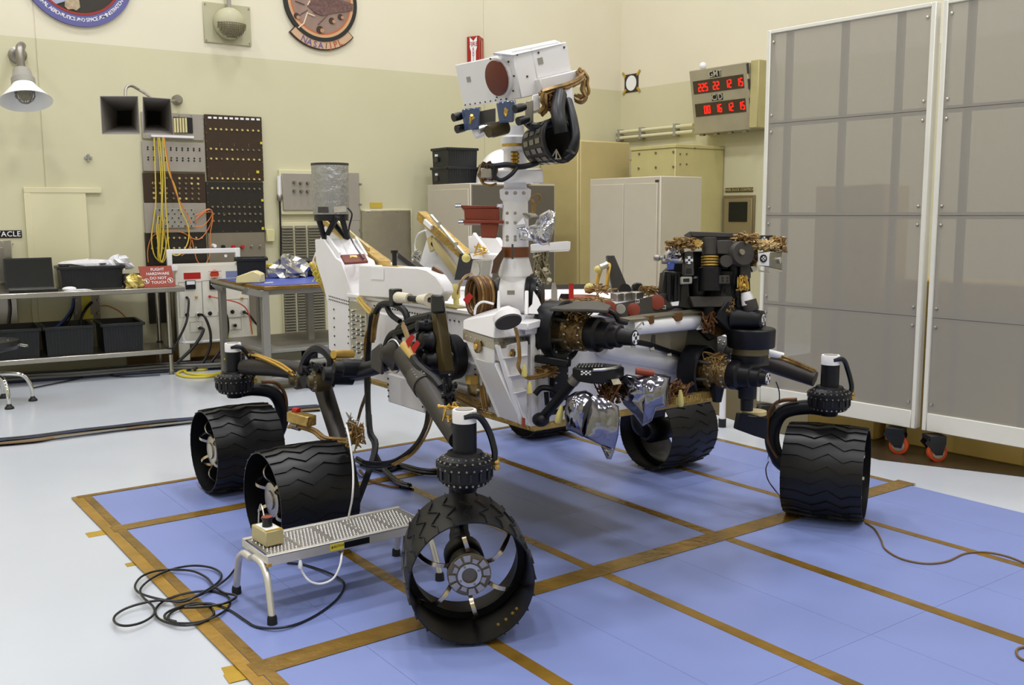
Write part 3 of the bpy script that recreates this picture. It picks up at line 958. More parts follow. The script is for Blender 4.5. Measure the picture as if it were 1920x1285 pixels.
for v, txt in ((.9, 'GMT'), (.545, 'C/D')):
    o = fpanel(.37, v - .05, .56, v + .045, .004, BL, 'name_plate')
    MB().text(txt, FC(.465, v - .002, .006), uy, uz, .098, 'CENTER', 1.0).build('lettering', mat('letter_grey', (186, 180, 164), .5), o, smooth=False)
mb = MB()
for v in (.12, .4, .65, .9):
    mb.bx((xb + .02, yl, lerp(zb, zt, v) - .02), (xb + .05, yl + .02, lerp(zb, zt, v) + .02))
for u in (.1, .35, .6, .85):
    mb.bx((xb + .02, yl - u * wid - .03, zb - .02), (xb + .06, yl - u * wid + .03, zb))
mb.build('latch', ALUD, e)
mb = MB()
for v in (.15, .42, .7, .93):
    mb.bar(FC(1.0, v - .1, -.01), FC(1.0, v + .05, -.01), .02, .02, nf)
mb.build('hinge', CHAR, e)
y2 = RW(1437, 180, .1).y - .05
MB().bx((WX - .3, y2, zb + .01), (WX, yr - .002, zt + .02)).build('cable_box', mat('clock_olive', (178, 168, 118), 0.5, var=.05), e, bev=.008)
p = RW(1318, 124, .3)
MB().ball(p, .045, 12).build('beacon', LABELW, e)

# sign and control box near the partition
a, b = RW(1360, 352, .01), RW(1411, 360, .01)
zt, zb = (RW(1360, 353, .01).z + RW(1411, 351, .01).z) / 2, (RW(1360, 361, .01).z + RW(1411, 359.5, .01).z) / 2
e = thing('wall_sign', (WX, (a.y + b.y) / 2, zb), 'brown sign with pale capitals above the small windowed control box', 'sign')
MB().bx((WX - .01, a.y, zb), (WX, b.y, zt)).build('plate', mat('sign_brown', (74, 62, 30), .5), e)
MB().text('POWER DUCK CONTROL 1', (WX - .0115, (a.y + b.y) / 2, (zt + zb) / 2), uy, EZ, .042).build('lettering', mat('letter_pale', (190, 180, 130), .5), e, smooth=False)
e = thing('control_box', (WX, RW(1384, 400).y, RW(1384, 480).z), 'bronze-framed control box with a dark window on the right wall', 'box')
ARCH = mat('bronze_frame', (124, 108, 78), .45, .2)
m = MB(); rbox(m, 1356, 367, 1411, 480, .03); m.build('frame', ARCH, e, bev=.004)
m = MB(); rbox(m, 1358, 373, 1407, 478, .02, .03); o = m.build('door', mat('bronze_door', (140, 126, 90), .45, .2), e, bev=.004)
m = MB(); rbox(m, 1366.5, 379, 1400, 416, .006, .05); m.build('window', mat('window_dark', (16, 20, 24), .12), o)

# tall cabinets in the corner
e_y = P(1358, 300, x=WX).y
x1 = P(1266, 300, y=e_y).x
yf = P(1183, 300, x=x1).y
zt = P(1266, 270, x=x1).z
t = thing('tall_cabinet', (x1, e_y, 0), 'tall olive-yellow wall duct box with screwed panels in the room corner', 'cabinet')
DUCT = mat('duct_olive', (196, 186, 130), .5, var=.04)
MB().bx((x1, e_y, 0), (WX - .01, min(yf, WY - .02), zt - .04)).build('body', DUCT, t, bev=.006)
MB().bx((x1 - .012, e_y - .012, zt - .04), (WX - .01, min(yf, WY - .02), zt)).build('top_flange', DUCT, t, bev=.004)
mb = MB()
for px, py in ((1199, 289), (1230, 287), (1263, 285), (1198, 316), (1230, 314), (1263, 313)):
    p = P(px, py, x=x1); mb.cyl(p, p - V((.012, 0, 0)), .014, n=8)
for px, py in ((1275, 289), (1287, 289), (1275, 308), (1287, 308), (1302, 278)):
    p = P(px, py, y=e_y); mb.cyl(p, p - V((0, .012, 0)), .01, n=8)
stuff(mb.build('screws', ALUD, t))
Ya = 9.15
a, b = P(1083, 264, y=Ya), P(1181, 266, y=Ya)
t = thing('tall_cabinet', (a.x, Ya, 0), 'tall plain tan cabinet between the mast and the corner duct box', 'cabinet')
TAN = mat('cabinet_tan', (190, 174, 122), .5, var=.03)
MB().bx((a.x, Ya, 0), (b.x, WY - .03, (a.z + b.z) / 2)).build('body', TAN, t, bev=.008)
MB().bx((a.x + .03, Ya - .02, .1), (b.x - .02, Ya, (a.z + b.z) / 2 - .01)).build('door', TAN, t, bev=.006)
p = P(1183, 301, y=Ya - .02)
MB().bar(p - V((.03, .02, 0)), p + V((.1, -.02, .01)), .02, .02).build('handle', GOLDP, t)
# grey two-door cabinet
H = 1.83
c0 = P(1239, 330, z=H)
yb = P(1106, 333, x=c0.x).y
xr = P(1317, 330, y=c0.y).x
t = thing('storage_cabinet', (c0.x, c0.y, 0), 'light grey two-door storage cabinet before the tan cabinets', 'cabinet')
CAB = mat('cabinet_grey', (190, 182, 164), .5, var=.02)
MB().bx((c0.x, c0.y, 0), (xr, yb, H)).build('body', CAB, t, bev=.008)
ym = P(1171, 400, x=c0.x).y
zd = P(1170, 345, x=c0.x).z
for ya, yc in ((c0.y + .03, ym - .003), (ym + .003, yb - .03)):
    MB().bx((c0.x - .018, ya, .08), (c0.x, yc, zd)).build('door', CAB, t, bev=.004)
mb = MB(); p = P(1233, 339.5, x=c0.x); mb.bx((c0.x - .004, p.y - .02, p.z - .012), (c0.x, p.y + .03, p.z + .012)); mb.build('badge', CHAR, t)
# grey cabinet behind the mast with crates and a white dome on it
H = 1.80
c1 = P(882, 343, z=H)
yb = P(801, 347, x=c1.x).y
t = thing('storage_cabinet', (c1.x, c1.y, 0), 'grey cabinet with its shaded side painted darker under the black crates', 'cabinet')
MB().bx((c1.x, c1.y, 0), (c1.x + 1.15, yb, H)).build('body', CAB, t, bev=.008)
MB().bx((c1.x + .01, c1.y - .012, .05), (c1.x + 1.13, c1.y, H - .02)).build('side_panel', mat('cabinet_shaded', (96, 90, 80), .5), t, bev=.004)  # side away from the light, its shade painted as a darker grey
MB().bx((c1.x - .018, c1.y + .02, .08), (c1.x, yb - .03, H - .06)).build('door', CAB, t, bev=.004)
BIN = mat('bin_black', (17, 20, 25), .4)
def crate(name, lo, hi, label, group=None, ribs=12, taper=.03, root=None, rz=0, lid=False):
    """open plastic tote with a rolled rim and vertical ribs, standing at lo"""
    (x0, y0, z0), (x1_, y1, z1) = lo, hi
    t = thing(name, (x0, y0, z0), label, 'crate', group)
    cx_, cy_ = (x0 + x1_) / 2, (y0 + y1) / 2
    def ring(z, k, ins):
        hx, hy = (x1_ - x0) / 2 * k - ins, (y1 - y0) / 2 * k - ins
        return [V((cx_ - hx, cy_ - hy, z)), V((cx_ + hx, cy_ - hy, z)), V((cx_ + hx, cy_ + hy, z)), V((cx_ - hx, cy_ + hy, z))]
    R_ = [ring(z0, 1 - taper * 2, 0), ring(z1, 1 - taper * .4, 0), ring(z1, 1 - taper * .4, .008), ring(z0 + .012, 1 - taper * 2, .008)]
    vs = [p for r in R_ for p in r]
    fs = [(3, 2, 1, 0), (12, 13, 14, 15)]
    for j in range(3):
        for i in range(4):
            fs.append((j * 4 + i, j * 4 + (i + 1) % 4, j * 4 + 4 + (i + 1) % 4, j * 4 + 4 + i))
    MB().add(vs, fs).build('tub', BIN, t, smooth=False)
    rim = MB()
    hx, hy = (x1_ - x0) / 2 + .006, (y1 - y0) / 2 + .006
    for sx, sy, lx, ly in ((0, -1, hx, .012), (0, 1, hx, .012), (-1, 0, .012, hy), (1, 0, .012, hy)):
        rim.box((cx_ + sx * hx, cy_ + sy * hy, z1 - .012), (lx * 2, ly * 2, .028))
    rim.build('rim', BIN, t, bev=.004)
    rb = MB()
    for i in range(ribs):
        f_ = (i + .5) / ribs
        for yy in (y0, y1):
            s_ = -1 if yy == y0 else 1
            kx = (f_ - .5) * (x1_ - x0) * .94
            rb.hexa([(cx_ + kx - .004, cy_ + s_ * (y1 - y0) / 2 * .93, z0 + .01), (cx_ + kx + .004, cy_ + s_ * (y1 - y0) / 2 * .93, z0 + .01), (cx_ + kx + .004, cy_ + s_ * (y1 - y0) / 2 * .96, z0 + .01), (cx_ + kx - .004, cy_ + s_ * (y1 - y0) / 2 * .96, z0 + .01)],
                    [(cx_ + kx - .004, cy_ + s_ * (y1 - y0) / 2 * .97, z1 - .02), (cx_ + kx + .004, cy_ + s_ * (y1 - y0) / 2 * .97, z1 - .02), (cx_ + kx + .004, cy_ + s_ * (y1 - y0) / 2 * 1.01, z1 - .02), (cx_ + kx - .004, cy_ + s_ * (y1 - y0) / 2 * 1.01, z1 - .02)])
    stuff(rb.build('ribs', BIN, t))
    return t
xa = P(809, 320, y=c1.y + .2).x
ya = c1.y + .50
cxl, cyb = c1.x + .03, yb - .05
t1 = crate('plastic_crate', (cxl, ya, H), (cxl + .41, cyb, H + .19), 'lower of two black crates on the grey cabinet behind the mast', 'black crates on the cabinet', taper=.02)
t2 = crate('plastic_crate', (cxl + .01, ya, H + .19), (cxl + .40, cyb, H + .40), 'upper of two black crates on the grey cabinet behind the mast', 'black crates on the cabinet', taper=.02)
for t_, z_ in ((t1, H + .1), (t2, H + .31)):
    MB().bx((cxl - .006, lerp(ya, cyb, .62), z_), (cxl + .01, lerp(ya, cyb, .75), z_ + .025)).build('paper_label', LABELW, t_)
    MB().bx((cxl - .008, lerp(ya, cyb, .6), z_ - .06), (cxl + .01, lerp(ya, cyb, .78), z_ - .01)).build('grip', CHAR, t_)
t = thing('dome_cover', (c1.x + .65, c1.y + .27, H), 'shiny white dome standing on the grey cabinet behind the mast', 'dome')
dc = P(945, 342, y=c1.y + .27); dc.z = H
MB().lathe(dc, EZ, [(0, .325), (.012, .325), (.014, .315)] + [(.014 + .375 * math.sin(k * PI / 20), .315 * math.cos(k * PI / 20)) for k in range(1, 11)], 40).build('shell', WHITE2, t)
# ---------------------------------------------------------------- steel workbench at the left wall
TZ = .82
rzt = math.radians(-6)
tux, tuy = V((math.cos(rzt), math.sin(rzt), 0)), V((-math.sin(rzt), math.cos(rzt), 0))
T0 = V((2.86, 9.125, 0))
tb = thing('work_table', T0, 'long stainless steel work table with a lower shelf along the back wall', 'table', rz=rzt)
MB().bx((-2.4, 0, TZ - .045), (0, .62, TZ)).build('tabletop', STEEL, tb, bev=.006, local=True)
MB().bx((-2.35, .02, .2), (-.14, .6, .245)).build('shelf', STEEL, tb, bev=.006, local=True)
for x, y in ((-.15, .05), (-.15, .57), (-2.3, .05), (-2.3, .57)):
    l = MB().cyl((x, y, .02), (x, y, TZ - .045), .02, n=14).build('leg', STEEL, tb, local=True)
    MB().cyl((x, y, 0), (x, y, .03), .024, n=12).build('foot', ALUD, l, local=True)
    MB().bx((x - .028, y - .028, .19), (x + .028, y + .028, .26)).build('shelf_bracket', BLACKG, tb, bev=.006, local=True)
def onT(px, py, z=TZ + .001):
    return P(px, py, z=z)
def onv(px, v, z=TZ + .001):
    """point of the table top in picture column px, v metres behind its front edge"""
    best = None
    r0 = P(px, 540, z=z)
    for i in range(400):
        py = 500 + i * .15
        q = P(px, py, z=z)
        e_ = abs((q - T0).dot(tuy) - v)
        if best is None or e_ < best[0]:
            best = (e_, q)
    return best[1]
def shelf_pt(u, v):
    return T0 + tux * u + tuy * v
# totes on the shelf
def tote(px0, px1, label):
    a = P(px0, 665, z=.26); b = P(px1, 665, z=.26)
    u0 = (a - T0).dot(tux); u1 = (b - T0).dot(tux)
    t = crate('plastic_tote', (u0, .05, 0), (u1, .55, .24), label, 'black totes on the table shelf', 16)
    t.location = T0 + tux * u0 + tuy * .05 + V((0, 0, .246))
    for ch in t.children:
        for v in ch.data.vertices:
            v.co = v.co
    t.rotation_euler = (0, 0, rzt)
    return t
def crate_local(name, size, loc, rz, label, group, ribs, contents=None):
    w, dd, h = size
    t = crate(name, (0, 0, 0), (w, dd, h), label, group, ribs)
    t.location = loc
    t.rotation_euler = (0, 0, rz)
    return t
for px0, px1, lab in ((-32, 78, 'black tote at the left end of the table shelf behind the chrome stool'), (88, 186, 'middle black tote on the table shelf under the laptop'), (205, 292, 'right-hand black tote on the table shelf beside the table leg')):
    a, b = P(px0, 668, z=.26), P(px1, 668, z=.26)
    u0, u1 = (a - T0).dot(tux), (b - T0).dot(tux)
    crate_local('plastic_tote', (u1 - u0, .5, .26), shelf_pt(u0, .06) + V((0, 0, .246)), rzt, lab, 'black totes on the table shelf', 14)
# laptop
a, b = onv(17, .10), onv(110, .10)
w = (b - a).length
lx = (b - a).normalized(); ly = V((-lx.y, lx.x, 0))
lp = thing('laptop', a, 'open black laptop with a dark screen on the steel table', 'laptop')
MB().slab([a, b, b + ly * .25, a + ly * .25], (0, 0, .022)).build('base', BLACKG, lp, bev=.004)
MB().slab([a + lx * .01 + ly * .01 + V((0, 0, .0225)), b - lx * .01 + ly * .01 + V((0, 0, .0225)), b - lx * .01 + ly * .23 + V((0, 0, .0225)), a + lx * .01 + ly * .23 + V((0, 0, .0225))], (0, 0, .002)).build('keyboard', ALU, lp)
sc_up = (EZ + ly * .18).normalized()
h0 = a + ly * .245 + V((0, 0, .02)) - lx * .01
s_ = MB().slab([h0, h0 + lx * w, h0 + lx * w + sc_up * .27, h0 + sc_up * .27], ly * .012).build('screen_lid', BLACKG, lp, bev=.003)
h1_ = h0 - ly * .002 + sc_up * .02
MB().slab([h1_ + lx * .015, h1_ + lx * (w - .015), h1_ + lx * (w - .015) + sc_up * .235, h1_ + lx * .015 + sc_up * .235], ly * .002).build('screen', mat('dark_screen', (16, 20, 26), .15), s_)
p = onv(130, .16)
ms = MB().ball(p + V((0, 0, .012)), .055, 14, (1.1, .65, .36))
tag(ms.build('computer_mouse', LABELW), 'white computer mouse beside the laptop', 'mouse')
pp = [onv(120, .05), onv(172, .05), onv(160, .2), onv(136, .2)]
tag(MB().slab(pp, (0, 0, .003)).build('paper_sheet', LABELW), 'white sheet of paper on the table in front of the mouse', 'paper')
a, b = onv(114, .27), onv(233, .27)
crate_local('plastic_tote', ((b - a).length, .33, .2), a, rzt, 'long black tote with white bags on the table beside the laptop', None, 22)
def lump(name, c, sx, sy, sz, m_, label, cat, seed, n=14, rough=.3, par=None, rz=0.0):
    rnd = random.Random(seed)
    mb = MB()
    vs, fs = [], []
    m = n // 2
    for j in range(m + 1):
        ph = PI * j / m
        for i in range(n):
            th = 2 * PI * i / n
            k = 1 + rnd.uniform(-rough, rough)
            z = math.cos(ph) * sz * k
            vs.append(V((math.sin(ph) * math.cos(th + rz) * sx * k, math.sin(ph) * math.sin(th + rz) * sy * k, max(z, -sz * .55))) + V(c))
    for j in range(m):
        for i in range(n):
            k = (i + 1) % n
            fs.append((j * n + i, (j + 1) * n + i, (j + 1) * n + k, j * n + k))
    o = mb.add(vs, fs).build(name, m_, par, smooth=False)
    return tag(o, label, cat) if label else o
PLAST = mat('white_bag_plastic', (226, 226, 232), .3, bump=.6, bscale=30)
p = onv(172, .42)
lump('plastic_bag', p + V((-.02, 0, .215)), .22, .12, .04, PLAST, 'flat white plastic bag showing over the rim of the long tote', 'bag', 3)
p = onv(226, .42)
lump('plastic_bag', p + V((0, -.01, .2)), .11, .1, .08, PLAST, 'crumpled white plastic bag at the right corner of the long tote', 'bag', 5)
p = onv(252, .12)
lump('foil_lump', p + V((0, 0, .042)), .085, .06, .075, mat('gold_foil_crumple', (208, 190, 120), .25, .9, bump=.7, bscale=25), 'crumpled pale gold foil lump on the table left of the red sign', 'foil', 8)
p = onv(249, .3)
tb_ = MB().bx((p.x - .09, p.y - .05, TZ + .001), (p.x + .1, p.y + .08, TZ + .12))
tag(tb_.build('black_pouch', BLACKG, bev=.02), 'small black pouch behind the gold foil on the steel table', 'pouch')
# flight hardware sign
a, b = onv(268, .12), onv(329, .12)
sx_ = (b - a).normalized(); sy_ = V((-sx_.y, sx_.x, 0))
su = (EZ + sy_ * .35).normalized()
sw = (b - a).length
hg = .2
sg = thing('warning_sign', a, 'red-brown sign with white letters leaning on the steel table end', 'sign')
SRED = mat('sign_red_brown', (150, 56, 34), .5)
MB().slab([a, b, b + su * hg - sx_ * .015, a + su * hg - sx_ * .02], sy_ * .008).build('plate', SRED, sg)
MB().slab([b + sy_ * .01 - sx_ * .02, a + sy_ * .01 + sx_ * .02, a + sy_ * .14 + sx_ * .02, b + sy_ * .14 - sx_ * .02], (0, 0, .006)).build('foot', SRED, sg)
sn = sx_.cross(su)
t = MB()
for i, s in enumerate(('FLIGHT', 'HARDWARE', 'DO NOT', 'TOUCH')):
    t.text(s, a.lerp(b, .5) + su * (hg * (.83 - .21 * i)) + sn * .002, sx_, su, .037)
t.build('lettering', LABELW, sg, smooth=False)
for fx in (.13, .86):
    c = a.lerp(b, fx) + su * (hg * .28) + sn * .002
    t = MB(); t.tube([c + (sx_ * math.cos(2 * PI * k / 20) + su * math.sin(2 * PI * k / 20)) * .024 for k in range(20)], .0025, 5, 1, closed=True)
    t.cyl(c - sx_ * .017 + su * .017, c + sx_ * .017 - su * .017, .0025, n=5)
    t.bar(c - su * .012, c + su * .014, .01, .002, sn)
    t.build('no_touch_symbol', LABELW, sg)

# ---------------------------------------------------------------- white power console
cL = P(338, 690, y=9.44); cL.z = 0
crz = math.radians(-6)
cux, cuy = V((math.cos(crz), math.sin(crz), 0)), V((-math.sin(crz), math.cos(crz), 0))
CW = .86
con = thing('power_console', cL, 'white power supply console with meters, sockets and a tall handle frame', 'console', rz=crz)
CWHT = mat('console_white', (226, 223, 212), .45, var=.02)
CP = lambda px, py: (lambda p: ((p - cL).dot(cux), p.z))((lambda r: EYE + r * ((cL - EYE).dot(cuy) / r.dot(cuy)))(RT * ((px - 960) / F_PX) - UP * ((py - 642.5) / F_PX) + fw))
H_T = CP(335, 498)[1]
CW = CP(469, 600)[0]
z_low = CP(338, 646)[1]
MB().bx((.0, .006, z_low), (CW, .34, H_T)).build('front_cabinet', CWHT, con, bev=.006, local=True)
MB().bx((.02, .05, .1), (CW - .02, .33, z_low)).build('lower_cabinet', mat('console_tan', (136, 108, 60), .5), con, bev=.004, local=True)
MB().bx((-.0, .0, .08), (.1, .04, z_low)).build('side_leg', CWHT, con, local=True, bev=.004)
MB().lathe((.13, .17, z_low), (0, 0, 1), [(0, .16), (H_T - z_low - .12, .16)], 24).build('side_cover', STEEL, con, local=True)
for x in (.08, CW - .08):
    for y in (.08, .28):
        MB().lathe((x - .02, y, .05), (1, 0, 0), [(0, .05), (.04, .05)], 16).build('caster', RUBBER, con, local=True)
        MB().bx((x - .01, y - .02, .05), (x + .01, y + .02, .11)).build('caster_fork', ALUD, con, local=True)
hb = MB()
x0, zt_ = CP(312, 468); x1_, _ = CP(449, 467)
z1_ = H_T
hb.bx((x0, -.02, z1_ - .02), (x0 + .045, .02, zt_)); hb.bx((x1_ - .045, -.02, z1_), (x1_, .02, zt_)); hb.bx((x0 + .045, -.02, zt_ - .045), (x1_ - .045, .02, zt_))
hb.bx((x0, -.02, z1_ - .05), (.02, .02, z1_ - .0))
hb.build('handle_frame', LABELW, con, local=True, bev=.004)
rr = MB()
for px, py in ((343, 634), ):
    pass
xa, za = CP(345, 640); xb_, zb_ = CP(430, 640)
rr.tube([V((xa - .02, -.05, za + .09)), V((xa - .01, -.06, za + .01)), V((xa + .03, -.06, za - .01)), V((xb_ + .16, -.06, za - .005))], .014, 8)
rr.build('push_rail', LABELW, con, local=True)
def cface(px0, py0, px1, py1, th, m_, name, off=0.006, bev=0):
    x0, z0 = CP(px0, py1); x1, z1 = CP(px1, py0)
    return MB().bx((x0, off - th, z0), (x1, off, z1)).build(name, m_, con, local=True, bev=bev)
lab = cface(345, 511, 376, 524, .003, RED, 'red_label')
for px in (348, 393):
    mt = cface(px, 526, px + 18, 543, .02, BLACKG, 'meter', bev=.003)
    x0, z0 = CP(px + 1.5, 534); x1, z1 = CP(px + 16.5, 527)
    MB().bx((x0, -.016, z0), (x1, -.013, z1)).build('meter_dial', LABELW, mt, local=True)
cface(424, 508, 446, 521, .003, mat('sticker_blue', (120, 128, 170), .5), 'sticker')
kx, kz = CP(401.5, 514)
MB().lathe((kx, 0, kz), (0, -1, 0), [(0, .038), (.02, .042), (.03, .036)], 20).build('red_knob', mat('knob_red', (196, 60, 36), .4), con, local=True)
g = MB()
for dz in (-.03, .03):
    g.cyl((kx - .06, -.035, kz + dz), (kx + .06, -.035, kz + dz), .005, n=6)
g.build('knob_guard', ALUD, con, local=True)
def sock(px, py, r, m_, name, dp=.02):
    x, z = CP(px, py)
    MB().lathe((x, .006, z), (0, -1, 0), [(0, r), (dp, r), (dp + .004, r * .7)], 16).build(name, m_, con, local=True)
for px, py in ((351, 591), (394, 588), (436, 585)):
    sock(px, py, .02, DARK, 'open_socket', .004)
for px, py in ((371, 590), (373, 615), (413, 587), (456, 585), (439, 610)):
    sock(px, py, .024, ALU, 'socket_ring', .03); sock(px, py, .016, BLACKG, 'plug', .05)
for px, py, mm in ((350, 558, BLACKG), (368, 557, GOLDP), (393, 556, RED), (412, 556, YELLOW), (453, 559, GOLDP)):
    sock(px, py, .012, mm, 'terminal', .03)
ln = MB()
for px0, py0, px1, py1 in ((338, 528, 378, 596), (382, 525, 420, 594), (424, 560, 465, 596), (357, 603, 379, 624), (422, 596, 452, 620)):
    x0, z0 = CP(px0, py1); x1, z1 = CP(px1, py0)
    for q0, q1 in (((x0, z0), (x1, z0)), ((x1, z0), (x1, z1)), ((x1, z1), (x0, z1)), ((x0, z1), (x0, z0))):
        ln.bar((q0[0], .005, q0[1]), (q1[0], .005, q1[1]), .003, .003)
stuff(ln.build('outline_marks', GREYP, con, local=True))
def ccable(pts, r, m_, label, cat='cable', group='black cables of the console'):
    mb = MB()
    q = []
    for px, py, off in pts:
        x, z = CP(px, py)
        q.append(cL + cux * x - cuy * off + V((0, 0, max(z, r + .002))))
    mb.tube(q, r, 8, 6)
    return tag(mb.build('power_cable', m_), label, cat, group)
ccable([(350, 559, .03), (351, 565, .07), (344, 600, .14), (330, 630, .16), (318, 650, .18)], .011, BLACKG, 'black cable from the upper left terminal of the white console')
ccable([(371, 590, .04), (379, 592, .1), (388, 620, .14), (386, 650, .16), (372, 676, .18), (355, 694, .2)], .013, BLACKG, 'black cable from the middle left socket of the white console')
ccable([(373, 615, .04), (377, 617, .1), (368, 634, .12), (350, 655, .14), (326, 676, .16)], .015, BLACKG, 'thick black cable from the lowest left socket of the white console')
ccable([(413, 587, .04), (420, 590, .1), (421, 620, .13), (408, 650, .15), (388, 675, .18)], .013, BLACKG, 'black cable from the central socket of the white console')
ccable([(393, 556, .03), (403, 558, .06), (424, 562, .08), (445, 568, .08), (459, 580, .08), (464, 600, .1), (467, 625, .12)], .006, mat('red_wire', (190, 70, 40), .45), 'thin red wire crossing the white console face', group=None)
ccable([(456, 585, .04), (464, 590, .08), (474, 604, .1), (490, 622, .12)], .011, BLACKG, 'dark cable from the right socket of the white console running under the bench')
ccable([(416, 562, .03), (421, 590, .08), (424, 640, .1), (420, 672, .15)], .008, YELLOW, 'straight yellow cable hanging down the white console face', group=None)

# yellow extension cord coiled on the floor
G = lambda px, py, z=.012: P(px, py, z=z)
yc = MB().tube([G(424, 672, .2), G(410, 684), G(385, 693), G(350, 694), G(332, 701), G(352, 707), G(395, 706), G(420, 696), G(405, 686), G(372, 684), G(345, 690), G(352, 700), G(392, 703), G(428, 694, .03), G(438, 684, .02), G(428, 676, .02)], .012, 8, 6)
tag(yc.build('extension_cord', YELLOW), 'yellow extension cord in loose loops on the floor before the console', 'cord')
# cable runs under the table along the wall
def floor_run(pts, label, n, r, cols, seed, spread=.05, name='cable_bundle', cat='cables'):
    rnd = random.Random(seed)
    t = thing(name, G(*pts[0], 0), label, cat)
    for k in range(n):
        o = rnd.uniform(-spread, spread)
        q = []
        for i, (px, py) in enumerate(pts):
            g = P(px, py, z=r)
            q.append(g + V((rnd.uniform(-.02, .02), o + rnd.uniform(-.02, .02), 0)) + V((0, 0, r * 2 * (k % 3) if n > 3 else 0)))
        MB().tube(q, r, 6, 5).build('cable', cols[k % len(cols)], t)
    return t
CG, CBL, CBR = mat('cable_grey', (120, 120, 116), .5), mat('cable_navy', (40, 48, 80), .5), mat('cable_brown', (120, 92, 50), .5)
floor_run([(-30, 717), (60, 711), (140, 706), (220, 700), (300, 694), (360, 691), (420, 688)], 'thick run of mixed cables on the floor beneath the steel table', 16, .012, [BLACKG, CG, BLACKG, CBL, BLACKG, CG], 4, .11)
floor_run([(-30, 836), (60, 828), (140, 817), (220, 807), (300, 798), (380, 790), (440, 783), (520, 775), (600, 768)], 'flat bundle of dark cables crossing the white floor towards the rover', 14, .007, [BLACKG, CBR, CBL, BLACKG, CG, BLACKG], 9, .05)
tag(MB().tube([G(60, 728), G(120, 716), G(190, 700), G(230, 696), G(205, 688), G(190, 694), G(220, 706), G(300, 703)], .007, 6).build('loose_cable', BLACKG), 'thin black cable looping on the floor before the table shelf', 'cable')

# chrome stool at the left edge
sc0 = P(8, 752, z=0)
ft = [P(62, 752, z=0), P(18, 743, z=0), P(9, 766, z=0)]
ctr = V((sum(p.x for p in ft) / 3 - .16, sum(p.y for p in ft) / 3 - .03, 0))
st = thing('work_stool', ctr, 'chrome work stool with black feet at the left edge of the scene', 'stool')
r_ = (ft[0] - ctr).length
ang0 = math.atan2(ft[0].y - ctr.y, ft[0].x - ctr.x)
for k in range(5):
    a_ = ang0 + k * 2 * PI / 5
    dv = V((math.cos(a_), math.sin(a_), 0))
    l = MB().tube([ctr + dv * r_ + V((0, 0, .03)), ctr + dv * r_ * .97 + V((0, 0, .13)), ctr + dv * r_ * .8 + V((0, 0, .21)), ctr + dv * r_ * .5 + V((0, 0, .235)), ctr + V((0, 0, .24))], .016, 10).build('leg', CHROME, st)
    MB().lathe(ctr + dv * r_, EZ, [(0, .034), (.012, .034), (.03, .018), (.04, .016)], 14).build('foot', RUBBER, l)
MB().cyl(ctr + V((0, 0, .22)), ctr + V((0, 0, .42)), .03, n=16).build('post', CHROME, st)
MB().lathe(ctr + V((0, 0, .42)), EZ, [(0, .1), (.02, .2), (.05, .22), (.09, .21), (.1, .15)], 28).build('seat', BLACKG, st)
a_ = P(-5, 632, d=dep(ctr)); b_ = P(25, 648, d=dep(ctr) - .02); c_ = P(52, 649, d=dep(ctr) - .04)
MB().tube([ctr + V((0, 0, .4)), b_, c_], .011, 8).build('height_lever', CHROME, st)
MB().tube([b_ + V((0,0,.0)), P(14, 639, d=dep(ctr) - .1)], .011, 8).build('tilt_lever', CHROME, st)

# ---------------------------------------------------------------- blue-topped bench
BZ = .90
b0 = P(495, 537, z=BZ)
bn = thing('work_bench', (b0.x, b0.y, 0), 'grey metal bench with a blue top and amber edge behind the rover', 'bench')
BWd, BD = 1.5, 1.12
bp = lambda u, v, z: V((b0.x + u, b0.y + v, z))
MB().bx(bp(0, 0, BZ - .035), bp(BWd, BD, BZ - .002)).build('top_board', TAPE, bn, bev=.006)
MB().bx(bp(.015, .015, BZ - .002), bp(BWd - .015, BD - .015, BZ + .002)).build('blue_surface', mat('bench_blue', (70, 88, 176), .4), bn)
BG = mat('bench_grey', (142, 140, 134), .45, .3)
for u, v in ((.02, .05), (.02, BD - .06), (BWd - .06, .05), (BWd - .06, BD - .06), (.62, .5), (.36, BD - .1)):
    MB().bx(bp(u - .03, v - .03, 0), bp(u + .03, v + .03, BZ - .035)).build('leg', BG, bn, bev=.004)
MB().bx(bp(.02, .05, .33), bp(BWd, BD - .05, .36)).build('shelf', BG, bn, bev=.004)
MB().bx(bp(.02, .06, BZ - .08), bp(BWd, .09, BZ - .036)).build('apron', BG, bn, bev=.004)
for z in (.10, .22):
    MB().cyl(bp(.05, .1, z), bp(BWd, .1, z), .028, n=12).build('cross_bar', BG, bn)
MB().cyl(P(399, 529, d=8.25), P(461, 544, d=7.8), .022, n=16).build('handle_bar', ALUD, bn)
MB().bar(P(458, 546, d=7.85), bp(.0, .05, BZ - .07), .05, .05).build('handle_bracket', BG, bn)
MB().bar(P(402, 532, d=8.3), bp(.0, BD - .1, BZ - .09), .04, .04).build('handle_bracket', BG, bn)
def onB(px, py):
    return P(px, py, z=BZ + .003)
